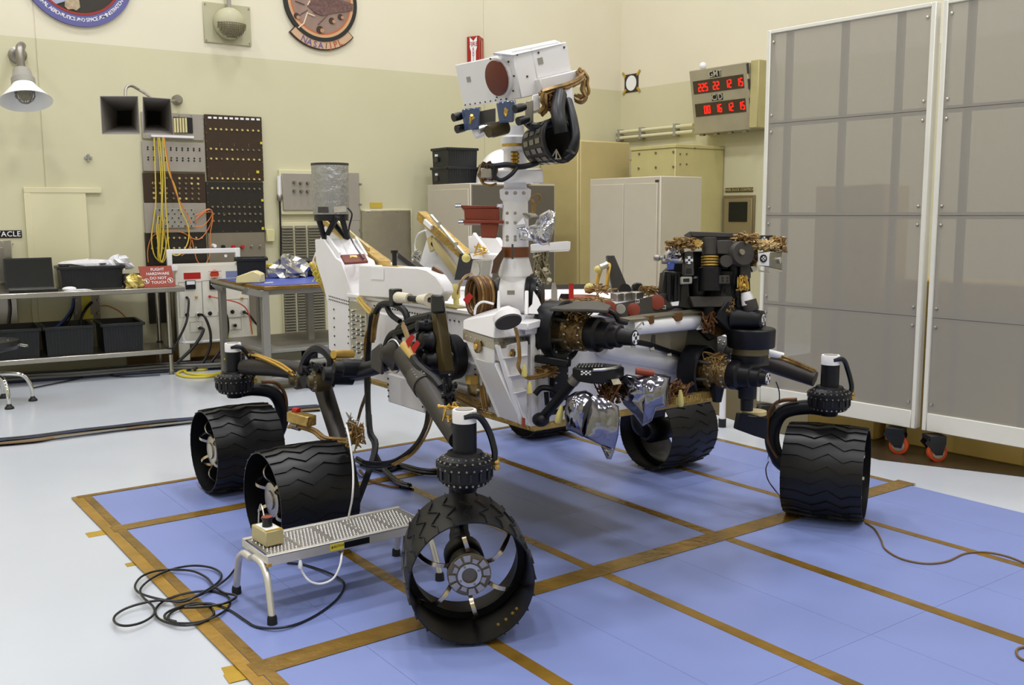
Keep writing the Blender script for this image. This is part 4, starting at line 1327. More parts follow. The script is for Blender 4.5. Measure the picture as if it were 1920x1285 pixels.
# things on it
a, b = onB(447, 527), onB(505, 528)
crate_local('plastic_tote', (.26, .26, .19), onB(448, 525) + V((0, .05, 0)), math.radians(-20), 'black tote with a white tag at the back of the blue bench', None, 8)
a, b = onB(441, 531), onB(489, 531)
dx = (b - a)
ped = MB().slab([a, b, b + EZ * .075, a.lerp(b, .7) + EZ * .105, a.lerp(b, .05) + EZ * .055], V((-dx.y, dx.x, 0)).normalized() * .12)
tag(ped.build('foot_pedal', BEIGE, bev=.008), 'beige plastic foot pedal housing on the left corner of the blue bench', 'pedal')
a = onB(503, 519)
e = thing('metal_box', a, 'small grey metal box with a black knob on the blue bench', 'box')
MB().bx((a.x, a.y, BZ + .003), (a.x + .14, a.y + .1, BZ + .115)).build('case', ALUD, e, bev=.004)
MB().bx((a.x - .002, a.y - .004, BZ + .09), (a.x + .142, a.y + .1, BZ + .117)).build('yellow_tape', YELLOW, e)
MB().lathe((a.x + .11, a.y, BZ + .05), (0, -1, 0), [(0, .025), (.02, .022)], 14).build('knob', BLACKG, e)
p = onB(548, 521)
lump('foil_lump', p + V((0, .05, .07)), .17, .11, .12, mat('dull_silver_foil', (196, 194, 188), .3, .9, var=.1, bump=.8, bscale=18), 'crumpled silver foil heap on the blue bench', 'foil', 12, 18, .32)
p = P(572, 517, y=b0.y + .85)
e = MB().bx((p.x - .12, p.y, BZ + .003), (p.x + .28, p.y + .25, BZ + .17))
tag(e.build('black_case', BLACKG, bev=.02), 'black case behind the silver foil on the blue bench', 'case')
a, b = onB(497, 532), onB(511, 531)
tag(MB().bar(a + V((0, 0, .006)), b + V((0, 0, .006)), .02, .008).build('marker_pen', LABELW), 'white marker pen lying on the blue bench top', 'pen')
# under the bench
a = P(492, 656, z=0.0)
p = bp(.06, .1, 0)
tag(MB().bx((p.x + .02, p.y + .1, 0), (p.x + .34, p.y + .45, .31)).build('equipment_case', mat('case_grey', (150, 146, 124), .5), bev=.008), 'grey-green equipment case on the floor under the blue bench', 'case')
tag(MB().bx((p.x + .38, p.y + .12, 0), (p.x + .5, p.y + .5, .31)).build('equipment_case', mat('case_navy', (34, 38, 56), .5), bev=.008), 'narrow navy case beside the grey-green one under the bench', 'case')
lump('blue_bag', (p.x + .82, p.y + .22, .062), .26, .18, .11, mat('bag_slate', (98, 104, 128), .35), 'slate-blue plastic bag lying under the blue bench', 'bag', 21, 14, .12)

# ---------------------------------------------------------------- rolling screens at the right
pd = V((math.cos(math.radians(93.4)), math.sin(math.radians(93.4)), 0))
pn = V((-pd.y, pd.x, 0))                       # towards the camera side
if pn.dot(V((-1, 0, 0))) < 0: pn = -pn
pp0 = V((5.40, 3.24, 0))
FRAME = mat('screen_frame_white', (224, 222, 212), .4, var=.03)
def screen_mat():
    m = bpy.data.materials.new('grey_mesh_screen')
    m.use_nodes = True
    nt = m.node_tree
    b = nt.nodes['Principled BSDF']
    b.inputs['Base Color'].default_value = (lin(168), lin(163), lin(153), 1)
    b.inputs['Roughness'].default_value = .55
    tc = nt.nodes.new('ShaderNodeTexCoord')
    n = nt.nodes.new('ShaderNodeTexNoise')
    n.inputs['Scale'].default_value = 260
    nt.links.new(tc.outputs['Object'], n.inputs['Vector'])
    bp_ = nt.nodes.new('ShaderNodeBump')
    bp_.inputs['Strength'].default_value = .12
    bp_.inputs['Distance'].default_value = .004
    nt.links.new(n.outputs['Fac'], bp_.inputs['Height'])
    nt.links.new(bp_.outputs['Normal'], b.inputs['Normal'])
    b.inputs['Alpha'].default_value = .60
    return m
SCR = screen_mat()
STUDM = mat('stud_grey', (104, 98, 90), .5)
ZR = [.285, .86, 1.461, 2.07, 2.655]
CAST = mat('caster_orange', (196, 74, 30), .45)
def caster(c, heading, par):
    """swivel caster with its wheel on the floor at c"""
    h = V((math.cos(heading), math.sin(heading), 0)); s = V((-h.y, h.x, 0))
    k = MB().lathe(c + V((0, 0, .058)) - s * .022, s, [(0, .045), (.004, .056), (.01, .058), (.034, .058), (.04, .056), (.044, .045)], 24).build('caster_wheel', CAST, par)
    MB().lathe(c + V((0, 0, .058)) - s * .024, s, [(0, .036), (.048, .036)], 20).build('wheel_hub', ALU, k)
    f = MB()
    for q in (-1, 1):
        f.slab([c + s * q * .03 + h * x + V((0, 0, z)) for x, z in ((-.02, .045), (.02, .045), (.09, .12), (.07, .15), (-.03, .15), (-.04, .12))], s * .004 * q)
    f.box(c + h * .02 + V((0, 0, .15)), (.1, .1, .03), Matrix((h, s, EZ)).transposed())
    f.build('caster_fork', BLACKG, par)
def screen(s0, s1, label):
    q = lambda s, z, o=0.0: pp0 + pd * s + pn * o + V((0, 0, z))
    t = thing('rolling_screen', q((s0 + s1) / 2, 0), label, 'screen', 'white framed rolling screens')
    def bar(sa, za, sb, zb_, name, o0=-.05, o1=.012):
        MB().slab([q(sa, za, o0), q(sb, za, o0), q(sb, zb_, o0), q(sa, zb_, o0)], pn * (o1 - o0)).build(name, FRAME, t, bev=.004)
    a, b = s0, s1                               # s grows away from the camera
    bar(a, .175, a + .03, 2.68, 'stile'); bar(b - .03, .175, b, 2.68, 'stile')
    bar(a + .03, 2.655, b - .03, 2.68, 'top_rail'); bar(a + .03, .175, b - .03, .285, 'bottom_rail')
    for i in range(4):
        g = .0015
        MB().slab([q(a + .03, ZR[i] + g), q(b - .03, ZR[i] + g), q(b - .03, ZR[i + 1] - g), q(a + .03, ZR[i + 1] - g)], pn * .004).build('screen_panel', SCR, t)
    for f_ in (.2, .52, .87):
        s_ = lerp(a, b, f_)
        MB().slab([q(s_ - .02, .285, -.05), q(s_ + .02, .285, -.05), q(s_ + .02, 2.655, -.05), q(s_ - .02, 2.655, -.05)], pn * .03).build('stud', STUDM, t)
    for z in ZR[1:4]:
        MB().slab([q(a + .03, z - .02, -.05), q(b - .03, z - .02, -.05), q(b - .03, z + .02, -.05), q(a + .03, z + .02, -.05)], pn * .03).build('cross_rail', STUDM, t)
    for i in range(4):
        for s_ in (a + .052, b - .052):
            for z in (ZR[i] + .055, ZR[i + 1] - .055):
                MB().lathe(q(s_, z, .004), pn, [(0, .011), (.006, .009), (.009, 0)], 10).build('screw', ALU, t)
    for s_, hd in ((a + .1, 1.9), (b - .1, 2.6)):
        caster(q(s_, 0, .005), hd, t)
    return t
s_left = screen(.035, 1.20, 'white framed rolling screen with grey panels standing beside the rover turret')
s_right = screen(-1.17, -.005, 'nearer white framed rolling screen with grey panels, cut by the frame edge')
# casters at the seam seen from the camera
# things behind the screens
q = lambda s, z, o=0.0: pp0 + pd * s + pn * o + V((0, 0, z))
def behind(name, s0, s1, z0, z1, o, dpth, m_, label, cat):
    mb = MB().slab([q(s0, z0, o), q(s1, z0, o), q(s1, z1, o), q(s0, z1, o)], pn * -dpth)
    return tag(mb.build(name, m_, bev=.01), label, cat)
KRAFT = mat('kraft_yellow', (206, 176, 96), .6)
behind('storage_crate', .42, .93, 0, 1.66, -.2, .3, KRAFT, 'tall yellowish crate dimly seen through the left rolling screen', 'crate')
behind('storage_crate', -.5, .38, 0, 1.06, -.25, .35, KRAFT, 'low yellowish crate dimly seen through both rolling screens', 'crate')
DKB = mat('dark_patch_brown', (58, 46, 32), .3, var=.15, vscale=5)
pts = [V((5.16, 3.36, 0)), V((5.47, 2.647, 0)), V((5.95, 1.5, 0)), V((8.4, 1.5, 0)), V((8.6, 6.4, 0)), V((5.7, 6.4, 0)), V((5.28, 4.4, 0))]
tag(MB().slab(pts, (0, 0, .004)).build('dark_floor_patch', DKB), 'dark brown patch of the floor under and behind the rolling screens', 'sheet')  # thin added patch that turns the floor here dark brown
# white stand leg behind the far wheel
p = P(1354, 801, z=0)
e = thing('stand_post', p, 'slim white post with a black foot behind the far middle wheel', 'stand')
MB().cyl(p + V((0, 0, .02)), p + V((0, 0, .62)), .022, n=14).build('post', WHITE2, e)
MB().cyl(p, p + V((0, 0, .06)), .027, n=14).build('foot', RUBBER, e)
MB().lathe(p + V((0, 0, .62)), EZ, [(0, .03), (.02, .09), (.03, .09)], 16).build('head', WHITE2, e)
# ---------------------------------------------------------------- the rover (forward is -y, its left is +x)
RV = thing('rover', (2.875, 4.0, 0), 'six-wheeled planetary rover with white body, black wheels, mast and folded robotic arm', 'rover')
RX, RXL, FY, RY, BZ0, BZ1 = 2.35, 3.40, 3.10, 4.74, .635, 1.05
CXR = 2.875
def D(px, py, d):
    return P(px, py, d=d)
def rivets(par, pts, n, r, nrm, mm=ALUD, name='rivets', h=.004):
    mb = MB()
    for a, b in zip(pts[:-1], pts[1:]):
        for i in range(n):
            p = V(a).lerp(V(b), (i + .5) / n)
            mb.lathe(p, nrm, [(0, r), (h, r * .7)], 6)
    return stuff(mb.build(name, mm, par))
def bolts(mb, c, axis, R, n, r, h, a0=0):
    d, u, w = basis(axis)
    for i in range(n):
        th = a0 + 2 * PI * i / n
        mb.lathe(V(c) + (u * math.cos(th) + w * math.sin(th)) * R, d, [(0, r), (h, r), (h * 1.2, r * .6)], 8)
    return mb
def harness(name, pts, n, r, m_, par, seed, spread=.012, nn=5):
    rnd = random.Random(seed)
    mb = MB()
    for k in range(n):
        off = V((rnd.uniform(-1, 1), rnd.uniform(-1, 1), rnd.uniform(-1, 1))) * spread
        mb.tube([V(p) + off * rnd.uniform(.6, 1.3) for p in pts], r, nn, 5)
    return mb.build(name, m_, par)
def clutter(name, c, size, n, m_, par, seed, r=.006):
    """tangle of short wires and connectors round c"""
    rnd = random.Random(seed)
    mb = MB()
    for k in range(n * 2):
        p = [V(c) + V((rnd.uniform(-1, 1) * size[0], rnd.uniform(-1, 1) * size[1], rnd.uniform(-1, 1) * size[2])) for _ in range(3)]
        p[1] += V((0, 0, size[2] * .5))
        mb.tube(p, r * .55, 5, 4)
    for k in range(n // 2):
        q = V(c) + V((rnd.uniform(-1, 1) * size[0], rnd.uniform(-1, 1) * size[1], rnd.uniform(-1, 1) * size[2]))
        a = V((rnd.uniform(-1, 1), rnd.uniform(-1, 1), rnd.uniform(-.3, 1)))
        mb.lathe(q, a, [(0, r * .8), (r * 2.2, r * .8), (r * 2.2, r * 1.25), (r * 3.4, r * 1.25)], 8)
    return mb.build(name, m_, par)
def pillow(name, outline, d0, bulge, m_, par, seed, jit=.012, back=.05, skew=0.0, soft=False):
    """crumpled sheet-metal-thin blanket over a bulky thing: outline pixels at depth d0, bulging forward"""
    rnd = random.Random(seed)
    cx_ = sum(p[0] for p in outline) / len(outline); cy_ = sum(p[1] for p in outline) / len(outline)
    vs, fs = [], []
    n = len(outline)
    rings = [1.0, .86, .62, .34]
    for s in rings:
        for (x, y) in outline:
            b = bulge * math.sqrt(max(0, 1 - s * s))
            d = d0 - b + (rnd.uniform(-jit, jit) if s < 1 else rnd.uniform(-jit, jit) * .5) + skew * (x - cx_) / 100
            vs.append(D(cx_ + (x - cx_) * s, cy_ + (y - cy_) * s, d))
    vs.append(D(cx_, cy_, d0 - bulge))
    for j in range(len(rings) - 1):
        for i in range(n):
            k = (i + 1) % n
            fs += [(j * n + i, j * n + k, (j + 1) * n + k), (j * n + i, (j + 1) * n + k, (j + 1) * n + i)]
    c = len(vs) - 1
    for i in range(n):
        fs.append(((len(rings) - 1) * n + i, (len(rings) - 1) * n + (i + 1) % n, c))
    b0_ = len(vs)
    for (x, y) in outline:
        vs.append(D(cx_ + (x - cx_) * .85, cy_ + (y - cy_) * .85, d0 + back + skew * (x - cx_) / 100))
    for i in range(n):
        k = (i + 1) % n
        fs.append((i, b0_ + i, b0_ + k, k))
    fs.append(tuple(b0_ + i for i in range(n)))
    return MB().add(vs, fs).build(name, m_, par, smooth=soft, ang=50)

# ---- body
body = MB().bx((RX, FY, BZ0), (RXL, RY, BZ1)).build('body', WHITE, RV, bev=.006)
MB().bx((RX - .012, FY - .012, BZ0 - .022), (RXL + .012, RY - .2, BZ0 + .004)).build('bottom_flange', GOLD, body, bev=.004)
MB().bx((RX - .012, FY - .01, BZ1), (RXL + .012, RY, BZ1 + .02)).build('deck', WHITE, RV, bev=.004)
MB().bx((RX - .014, FY + .55, BZ1 + .02), (RX + .06, RY - .3, BZ1 + .026)).build('deck_edge_strip', mat('strip_olive', (150, 138, 90), .4, .4), body)
rib = MB()
rib.bx((RX - .02, FY - .01, BZ0), (RX + .004, FY + .055, BZ1))
for px in (838,):
    y = P(px, 700, x=RX).y
    rib.bx((RX - .016, y - .012, BZ0), (RX, y + .012, BZ1))
for z in (.73, .84, .93):
    rib.bx((RX - .02, FY + .055, z - .004), (RX, FY + .62, z + .004))
rib.bx((RX + .02, FY - .02, BZ0), (RX + .06, FY, BZ1))
rib.build('stiffening_ribs', WHITE, body, bev=.002)
rivets(body, [(RX - .02, FY + .022, BZ0 + .02), (RX - .02, FY + .022, BZ1 - .01)], 14, .006, (-1, 0, 0))
rivets(body, [(RX - .001, FY + .42, BZ0 + .03), (RX - .001, FY + .42, BZ1 - .02)], 16, .005, (-1, 0, 0), CHAR)
rivets(body, [P(700, 573, x=RX - .001), P(800, 592, x=RX - .001)], 22, .005, (-1, 0, 0), CHAR)
rivets(body, [P(800, 592, x=RX - .001), P(865, 604, x=RX - .001)], 8, .005, (-1, 0, 0), CHAR)
# big smooth side panel and the metal riveted strip behind it
ya, yb = P(795, 620, x=RX).y, P(697, 620, x=RX).y
MB().bx((RX - .02, ya, .70), (RX, yb, 1.0)).build('side_panel', WHITE, body, bev=.012)
ya, yb = P(691, 620, x=RX).y, P(661, 620, x=RX).y
strip = MB().bx((RX - .014, ya, .70), (RX, yb, 1.03)).build('connector_strip', STEEL, body, bev=.003)
m = MB()
rnd = random.Random(2)
for i in range(13):
    z = .72 + i * .024
    for k in range(3):
        if rnd.random() < .62:
            m.lathe((RX - .014, lerp(ya, yb, .22 + .28 * k), z), (-1, 0, 0), [(0, .010), (.01, .009), (.014, .004)], 8)
stuff(m.build('connectors', CHROME, strip))
# belly box
a, b = P(727, 735, x=RX - .03), P(795, 748, x=RX - .03)
bb = MB().bx((RX - .03, b.y, .555), (RX + .22, a.y, .70)).build('belly_box', WHITE, RV, bev=.005)
rivets(bb, [(RX - .031, b.y + .01, .57), (RX - .031, b.y + .01, .69)], 4, .006, (-1, 0, 0), CHAR)
rivets(bb, [(RX - .031, a.y - .01, .57), (RX - .031, a.y - .01, .69)], 4, .006, (-1, 0, 0), CHAR)

# ---- rear tower with the antenna
poly = [(590, 449), (607, 449), (630, 484), (640, 490), (655, 535), (664, 560), (661, 662), (617, 668), (613, 566), (604, 530), (592, 492)]
pp_ = [P(x, y, x=RX) for x, y in poly]
tower = MB().slab(pp_, (.20, 0, 0)).build('rear_tower', WHITE, RV, bev=.005)
rivets(tower, [P(616, 555, x=RX - .001), P(655, 566, x=RX - .001)], 12, .004, (-1, 0, 0), CHAR)
rivets(tower, [P(616, 561, x=RX - .001), P(655, 572, x=RX - .001)], 12, .004, (-1, 0, 0), CHAR)
rivets(tower, [P(626, 572, x=RX - .001), P(628, 655, x=RX - .001)], 5, .006, (-1, 0, 0), CHAR)
rivets(tower, [P(655, 575, x=RX - .001), P(653, 650, x=RX - .001)], 6, .005, (-1, 0, 0), CHAR)
tp = P(609, 452, x=RX)
lo = P(629, 486, x=RX)
MB().slab([tp + V((.012, 0, .004)), tp + V((.012, 0, .03)), lo + V((.012, -.02, .035)), lo + V((.012, -.02, .0))], (.012, 0, 0)).build('side_rail', WHITE2, tower)
MB().slab([tp + V((.185, 0, -.01)), tp + V((.185, 0, .02)), lo + V((.185, -.0, .02)), lo + V((.185, 0, -.02))], (.012, 0, 0)).build('side_rail', WHITE2, tower)
pl0, pl1 = P(640, 489, x=RX + .03), P(645, 505, x=RX + .03)
dsc = (pl1 - pl0)
plate = MB().slab([D(638, 482, 5.16), D(683, 480, 5.3), D(690, 494, 5.22), D(646, 497, 5.08)], V((0, -.004, .012))).build('brown_plate', REDB, RV, bev=.002)
MB().slab([D(655, 484, 5.195) + V((0, -.003, .012)), D(668, 483.5, 5.23) + V((0, -.003, .012)), D(671, 491, 5.2) + V((0, -.003, .012)), D(657, 492, 5.15) + V((0, -.003, .012))], V((0, -.001, .002))).build('gold_label', GOLDP, plate)
clutter('rear_harness', D(600, 510, 5.6), (.03, .05, .06), 10, YELLOW, RV, 4, .006)
# antenna
ab = D(621, 402, 5.45)
ant = MB().lathe(ab, EZ, [(0, .098), (.02, .1), (.268, .102), (.275, .1), (.277, .0)], 40).build('antenna_blanket', FOILG, RV)
MB().lathe(ab + V((0, 0, -.035)), EZ, [(0, .094), (.035, .096)], 36).build('antenna_base_ring', BLACKG, ant)
MB().lathe(ab + V((0, 0, .268)), EZ, [(0, .104), (.012, .104)], 36).build('antenna_top_rim', CHAR, ant)
MB().slab([D(596, 388, 5.34), D(615, 388, 5.33), D(615, 399, 5.33), D(596, 399, 5.34)], fw * .01).build('antenna_window', CHAR, ant)
MB().slab([D(626, 388, 5.34), D(648, 386, 5.35), D(650, 397, 5.35), D(626, 399, 5.34)], fw * .01).build('antenna_window', ALU, ant)
for a, b in (((596, 404, 5.40), (608, 447, 5.45)), ((632, 406, 5.36), (610, 447, 5.45)), ((640, 405, 5.40), (652, 447, 5.5)), ((613, 404, 5.55), (650, 447, 5.55))):
    MB().cyl(D(*a), D(*b), .017, .014, 10).build('antenna_strut', BLACK, ant)
MB().tube([D(652, 390, 5.4), D(660, 402, 5.4), D(655, 425, 5.4), D(655, 440, 5.4), D(668, 465, 5.3), D(682, 485, 5.2)], .005, 5).build('antenna_cable', BLACKG, ant)

# ---- heat exchangers of the power source
hx_in = mat('exchanger_cream', (206, 190, 140), .4, .3)
def hexch(poly, x, th, name='heat_exchanger'):
    o = MB().slab([P(a, b, x=x) for a, b in poly], (th, 0, 0)).build(name, WHITE, RV, bev=.004)
    return o
h1 = hexch([(612, 414), (722, 494), (716, 548), (622, 568), (582, 506), (585, 488)], 2.60, .05)
m = MB()
for (a, b) in (((612, 413), (722, 494)), ((622, 428), (700, 490)), ((583, 494), (616, 556)), ((592, 484), (622, 540))):
    m.bar(P(*a, x=2.595), P(*b, x=2.595), .07 if a[0] == 612 else .02, .028)
m.build('gold_edge', GOLD, h1)
m = MB(); m.bar(P(628, 424, x=2.58), P(690, 478, x=2.58), .012, .09); m.build('tan_band', hx_in, h1)
h2 = hexch([(790, 404), (893, 496), (876, 500), (857, 546), (770, 546), (800, 448)], 3.28, .05)
m = MB(); m.bar(P(790, 404, x=3.27), P(886, 490, x=3.27), .06, .055); m.build('gold_edge', GOLD, h2)
m = MB(); m.bar(P(802, 415, x=3.255), P(815, 427, x=3.255), .062, .03); m.build('pale_tag', LABELW, h2)
m = MB(); m.bar(P(808, 404, x=3.22), P(872, 480, x=3.22), .014, .014)
for t_ in (.25, .75):
    p = P(808, 404, x=3.22).lerp(P(872, 480, x=3.22), t_); m.lathe(p - V((0, 0, .02)), EZ, [(0, .012), (.04, .012)], 10)
m.build('fluid_tube', ALU, h2)
m = MB(); m.bar(P(812, 452, x=3.25), P(856, 512, x=3.25), .02, .05); m.bar(P(806, 445, x=3.25), P(812, 470, x=3.25), .02, .05); m.build('inner_channel', hx_in, h2)
clutter('valve', P(782, 480, x=3.2), (.02, .04, .03), 8, ALU, h2, 5, .008)
MB().tube([P(798, 432, x=3.2), P(784, 440, x=3.2), P(778, 460, x=3.2), P(781, 478, x=3.2)], .006, 6).build('white_hose', LABELW, h2)
rtg = MB().lathe((3.0, 4.95, .92), (0, 1, .35), [(0, .13), (.02, .15), (.5, .15), (.54, .1)], 28).build('power_source', CHAR, RV)
for k in range(8):
    a_ = 2 * PI * k / 8
    dd, u, w = basis((0, 1, .35))
    o = u * math.cos(a_) + w * math.sin(a_)
    MB().slab([V((3.0, 4.95, .92)) + dd * .04 + o * .14, V((3.0, 4.95, .92)) + dd * .48 + o * .14, V((3.0, 4.95, .92)) + dd * .48 + o * .18, V((3.0, 4.95, .92)) + dd * .04 + o * .18], dd.cross(o) * .006).build('cooling_fin', CHAR, rtg)

# ---- deck things
px_ = [(672, 497), (783, 502), (800, 506), (817, 518), (828, 534), (831, 549), (820, 566), (672, 556)]
dbox = MB().slab([P(a, b, x=RX - .03) for a, b in px_], (.06, 0, 0)).build('deck_cover', WHITE, RV, bev=.006)
MB().slab([P(a, b, x=RX - .031) for a, b in ((697, 502), (720, 504), (720, 525), (696, 524))], (-.002, 0, 0)).build('white_label', LABELW, dbox)
MB().tube([P(812, 503, x=RX + .0), P(828, 515, x=RX + .02), P(836, 535, x=RX + .03), P(834, 556, x=RX + .02)], .012, 8).build('cover_edge_tube', BROWNM, dbox)
kb = P(740, 498, x=RX + .0)
MB().lathe(kb, EZ, [(-.01, .012), (.06, .012), (.06, .018), (.075, .018)], 10).build('post_knob', BLACKG, dbox)
MB().box(kb + V((0, 0, -.004)), (.05, .16, .008)).build('brown_strip', GOLDP, dbox)
harness('deck_harness', [P(673, 560, x=RX - .04), P(680, 570, x=RX - .04), P(690, 580, x=RX - .04), P(698, 590, x=RX - .04)], 6, .008, mat('harness_yellow', (190, 160, 80), .5), RV, 3, .012)
# white brackets behind the mast
m = MB()
X2 = 2.95
m.slab([P(a, b, x=X2) for a, b in ((877, 443), (930, 446), (946, 470), (944, 478), (880, 475))], (.03, 0, 0))
m.slab([P(a, b, x=X2 - .12) for a, b in ((880, 475), (935, 478), (935, 488), (884, 486))], (.15, 0, 0))
m.bar(P(888, 440, x=X2 - .1), P(915, 478, x=X2 - .1), .02, .03)
m.bar(P(918, 486, x=X2 - .05), P(916, 520, x=X2 - .05), .03, .03)
m.build('white_bracket', WHITE, RV, bev=.003)
clutter('bracket_harness', P(900, 472, x=X2 - .14), (.03, .04, .03), 3, GOLDP, RV, 8, .006)
MB().slab([P(a, b, x=X2 - .2) for a, b in ((886, 488), (905, 488), (893, 560), (868, 575))], (.06, 0, 0)).build('grey_upright', GREYP, RV, bev=.003)
MB().lathe(P(893, 505, x=X2 - .2), (-1, 0, 0), [(0, .035), (.004, .035)], 20).build('round_cover', ALU, RV)
MB().slab([P(a, b, x=X2 - .05) for a, b in ((862, 476), (886, 476), (880, 525), (852, 525))], (.06, 0, 0)).build('dark_box', BLACKG, RV)
MB().ball(P(874, 484, x=X2 - .12), .024, 10).build('yellow_cap', YPALE, RV)
MB().lathe(P(856, 573, x=2.45), (0, .1, 1), [(0, .014), (.03, .014), (.035, .02), (.07, .022), (.1, .01)], 10).build('yellow_plug', YPALE, RV)
m = MB(); m.tube([P(857, 555, x=2.45), P(864, 530, x=2.45), P(873, 518, x=2.5), P(884, 514, x=2.55)], .006, 6); m.build('orange_cable', COPPER, RV)
# copper harness coil on the deck
hc = D(895, 555, 4.05)
for k in range(7):
    rr_ = .05 + .005 * (k % 3)
    MB().tube([hc + V((-.02 + .012 * k, .02 * math.cos(t_) * 0 + rr_ * math.cos(t_), .075 * math.sin(t_) + .0)) for t_ in [2 * PI * i / 10 for i in range(10)]], .009, 6, 3, closed=True).build('coiled_harness', COPPER if k % 2 else BROWNM, RV)
MB().tube([D(890, 590, 3.95), D(893, 575, 3.94), D(905, 566, 3.93), D(925, 570, 3.9)], .005, 6).build('white_cable', LABELW, RV)
tagp = MB().slab([D(868, 562, 3.98), D(880, 548, 3.97), D(887, 556, 3.97), D(876, 572, 3.98)], fw * .004).build('red_tag', RED, RV)
MB().lathe(D(910, 545, 4.1), RT, [(-.03, .04), (.03, .04)], 16).build('black_coil_clamp', BLACKG, RV)
# deck clutter to the right of the mast
def at_deck(px, py, z=BZ1 + .02):
    return P(px, py, z=z)
zz = BZ1 + .02
MB().lathe(D(1088, 560, 4.6), EZ, [(-.02, .09), (.012, .09)], 28).build('red_cover', REDO, RV)
MB().bar(D(1071, 570, 4.45), D(1071, 532, 4.45), .022, .02).build('red_post', RED, RV)
MB().slab([D(1034, 565, 4.5), D(1045, 565, 4.5), D(1045, 545, 4.5), D(1041, 530, 4.5), D(1036, 530, 4.5), D(1034, 545, 4.5)], fw * .04).build('grey_post', GREYP, RV)
MB().slab([D(1010, 535, 5.2), D(1130, 532, 5.2), D(1130, 545, 5.2), D(1010, 548, 5.2)], fw * .05).build('far_rail', CHAR, RV)
MB().slab([D(1013, 547, 4.9), D(1160, 545, 5.2), D(1160, 560, 5.0), D(1013, 565, 4.7)], V((0, 0, .01))).build('white_tray', WHITE2, RV)
MB().slab([D(1048, 560, 4.5), D(1068, 560, 4.5), D(1068, 551, 4.5), D(1052, 551, 4.5)], fw * .05).build('dark_fitting', BLACKG, RV)
tri = MB().slab([D(1137, 479, 4.7), D(1152, 479, 4.7), D(1183, 553, 4.7), D(1150, 556, 4.7)], fw * .05).build('angled_bracket', CHAR, RV, bev=.003)
MB().tube([D(1118, 535, 4.7), D(1124, 512, 4.7), D(1133, 500, 4.68), D(1142, 497, 4.68), D(1140, 515, 4.66), D(1138, 545, 4.66)], .01, 6).build('bracket_harness', GOLDP, tri)
MB().cyl(D(1126, 502, 4.66), D(1140, 496, 4.66), .016, n=12).build('connector', ALU, tri)
MB().ball(D(1121, 506, 4.66), .02, 10).build('yellow_cap', YPALE, tri)
MB().ball(D(1105, 541, 4.64), .026, 10).build('yellow_cap', YPALE, RV)
MB().lathe(D(1170, 545, 4.6), -fw, [(0, .03), (.04, .03)], 18).build('black_lens', BLACKG, RV)
MB().slab([D(1188, 555, 4.6), D(1187, 535, 4.6), D(1192, 529, 4.6), D(1204, 531, 4.6), D(1211, 553, 4.6)], fw * .08).build('black_cover', BLACKG, RV, bev=.006)
clutter('deck_wires', D(1125, 545, 4.6), (.06, .06, .02), 6, COPPER, RV, 15, .006)
clutter('deck_wires', D(1060, 572, 4.25), (.1, .05, .015), 20, COPPER, RV, 16, .006)
clutter('deck_wires', D(1030, 577, 4.1), (.05, .04, .015), 14, GOLDP, RV, 17, .006)
clutter('deck_wires', D(1222, 547, 4.55), (.06, .04, .02), 12, COPPER, RV, 18, .006)
clutter('deck_wires', D(1110, 566, 4.3), (.09, .05, .012), 16, COPPER, RV, 27, .005)
for px, py in ((1158, 557), (1172, 556), (1193, 555)):
    MB().box(D(px, py, 4.5), (.05, .05, .04)).build('deck_block', ALUD, RV, bev=.004)

MB().slab([P(x, y, y=FY) for x, y in ((1100, 606), (1330, 590), (1335, 668), (1262, 664), (1100, 640))], (0, -.012, 0)).build('front_shade_slab', mat('front_shade_grey', (150, 142, 126), .5), body, bev=.003)  # added slab, its grey paints the body front as if in shade
# ---- corner wedge bracket at the front right
BRONZE = mat('bronze_plate', (136, 116, 76), .3, .7, var=.2, vscale=30)
top0, top1, top2 = P(868, 628, z=1.0), P(926, 646, z=1.0), P(991, 636, x=RX - .005)
t_out = P(926, 646, d=3.72); t_left = P(868, 628, d=3.93); t_in = P(990, 637, d=3.88)
b_l, b_r, b_in = P(938, 783, d=3.92), P(978, 797, d=3.86), P(988, 795, d=3.94)
inl = P(905, 620, d=4.1)
wf = [t_left, t_out, b_r, b_l]
m = MB()
m.slab([P(890, 672, d=3.87), P(927, 682, d=3.74), b_r, b_l], V((.05, .02, 0)))
m.slab([t_out, P(935, 648, d=3.73), P(984, 797, d=3.86), P(973, 797, d=3.86)], V((.012, .004, 0)))
m.slab([t_left, P(874, 630, d=3.92), P(944, 783, d=3.92), P(932, 783, d=3.93)], V((.012, .004, 0)))
m.slab([t_left, t_out, P(927, 684, d=3.74), P(890, 672, d=3.88)], V((.012, .01, 0)))
m.slab([P(930, 650, d=3.74), P(990, 640, d=3.86), P(988, 797, d=3.94), P(980, 797, d=3.88)], V((.01, .02, 0)))
for yy in (674, 708, 740):
    f_ = (yy - 648) / 150
    m.slab([P(lerp(935, 980, f_), yy, d=lerp(3.73, 3.86, f_) - .01), P(990, yy - 6, d=3.85), P(990, yy - 6, d=3.95), P(lerp(935, 980, f_), yy, d=lerp(3.8, 3.9, f_))], V((0, 0, .006)))
wedge = m.build('corner_bracket', WHITE, RV, bev=.003)
m = MB()
m.slab([t_left + V((0, 0, -.02)), t_out + V((0, 0, -.02)), t_out + V((0, 0, .02)), t_left + V((0, 0, .02))], V((.02, .012, 0)))
m.slab([t_out + V((0, 0, -.02)), t_in + V((0, 0, -.02)), t_in + V((0, 0, .012)), t_out + V((0, 0, .02))], V((.02, .012, 0)))
m.build('silver_strip', STEEL, wedge)
rivets(wedge, [P(870, 629, d=3.90), P(924, 645, d=3.71)], 6, .004, (-.8, -.5, 0), ALU)
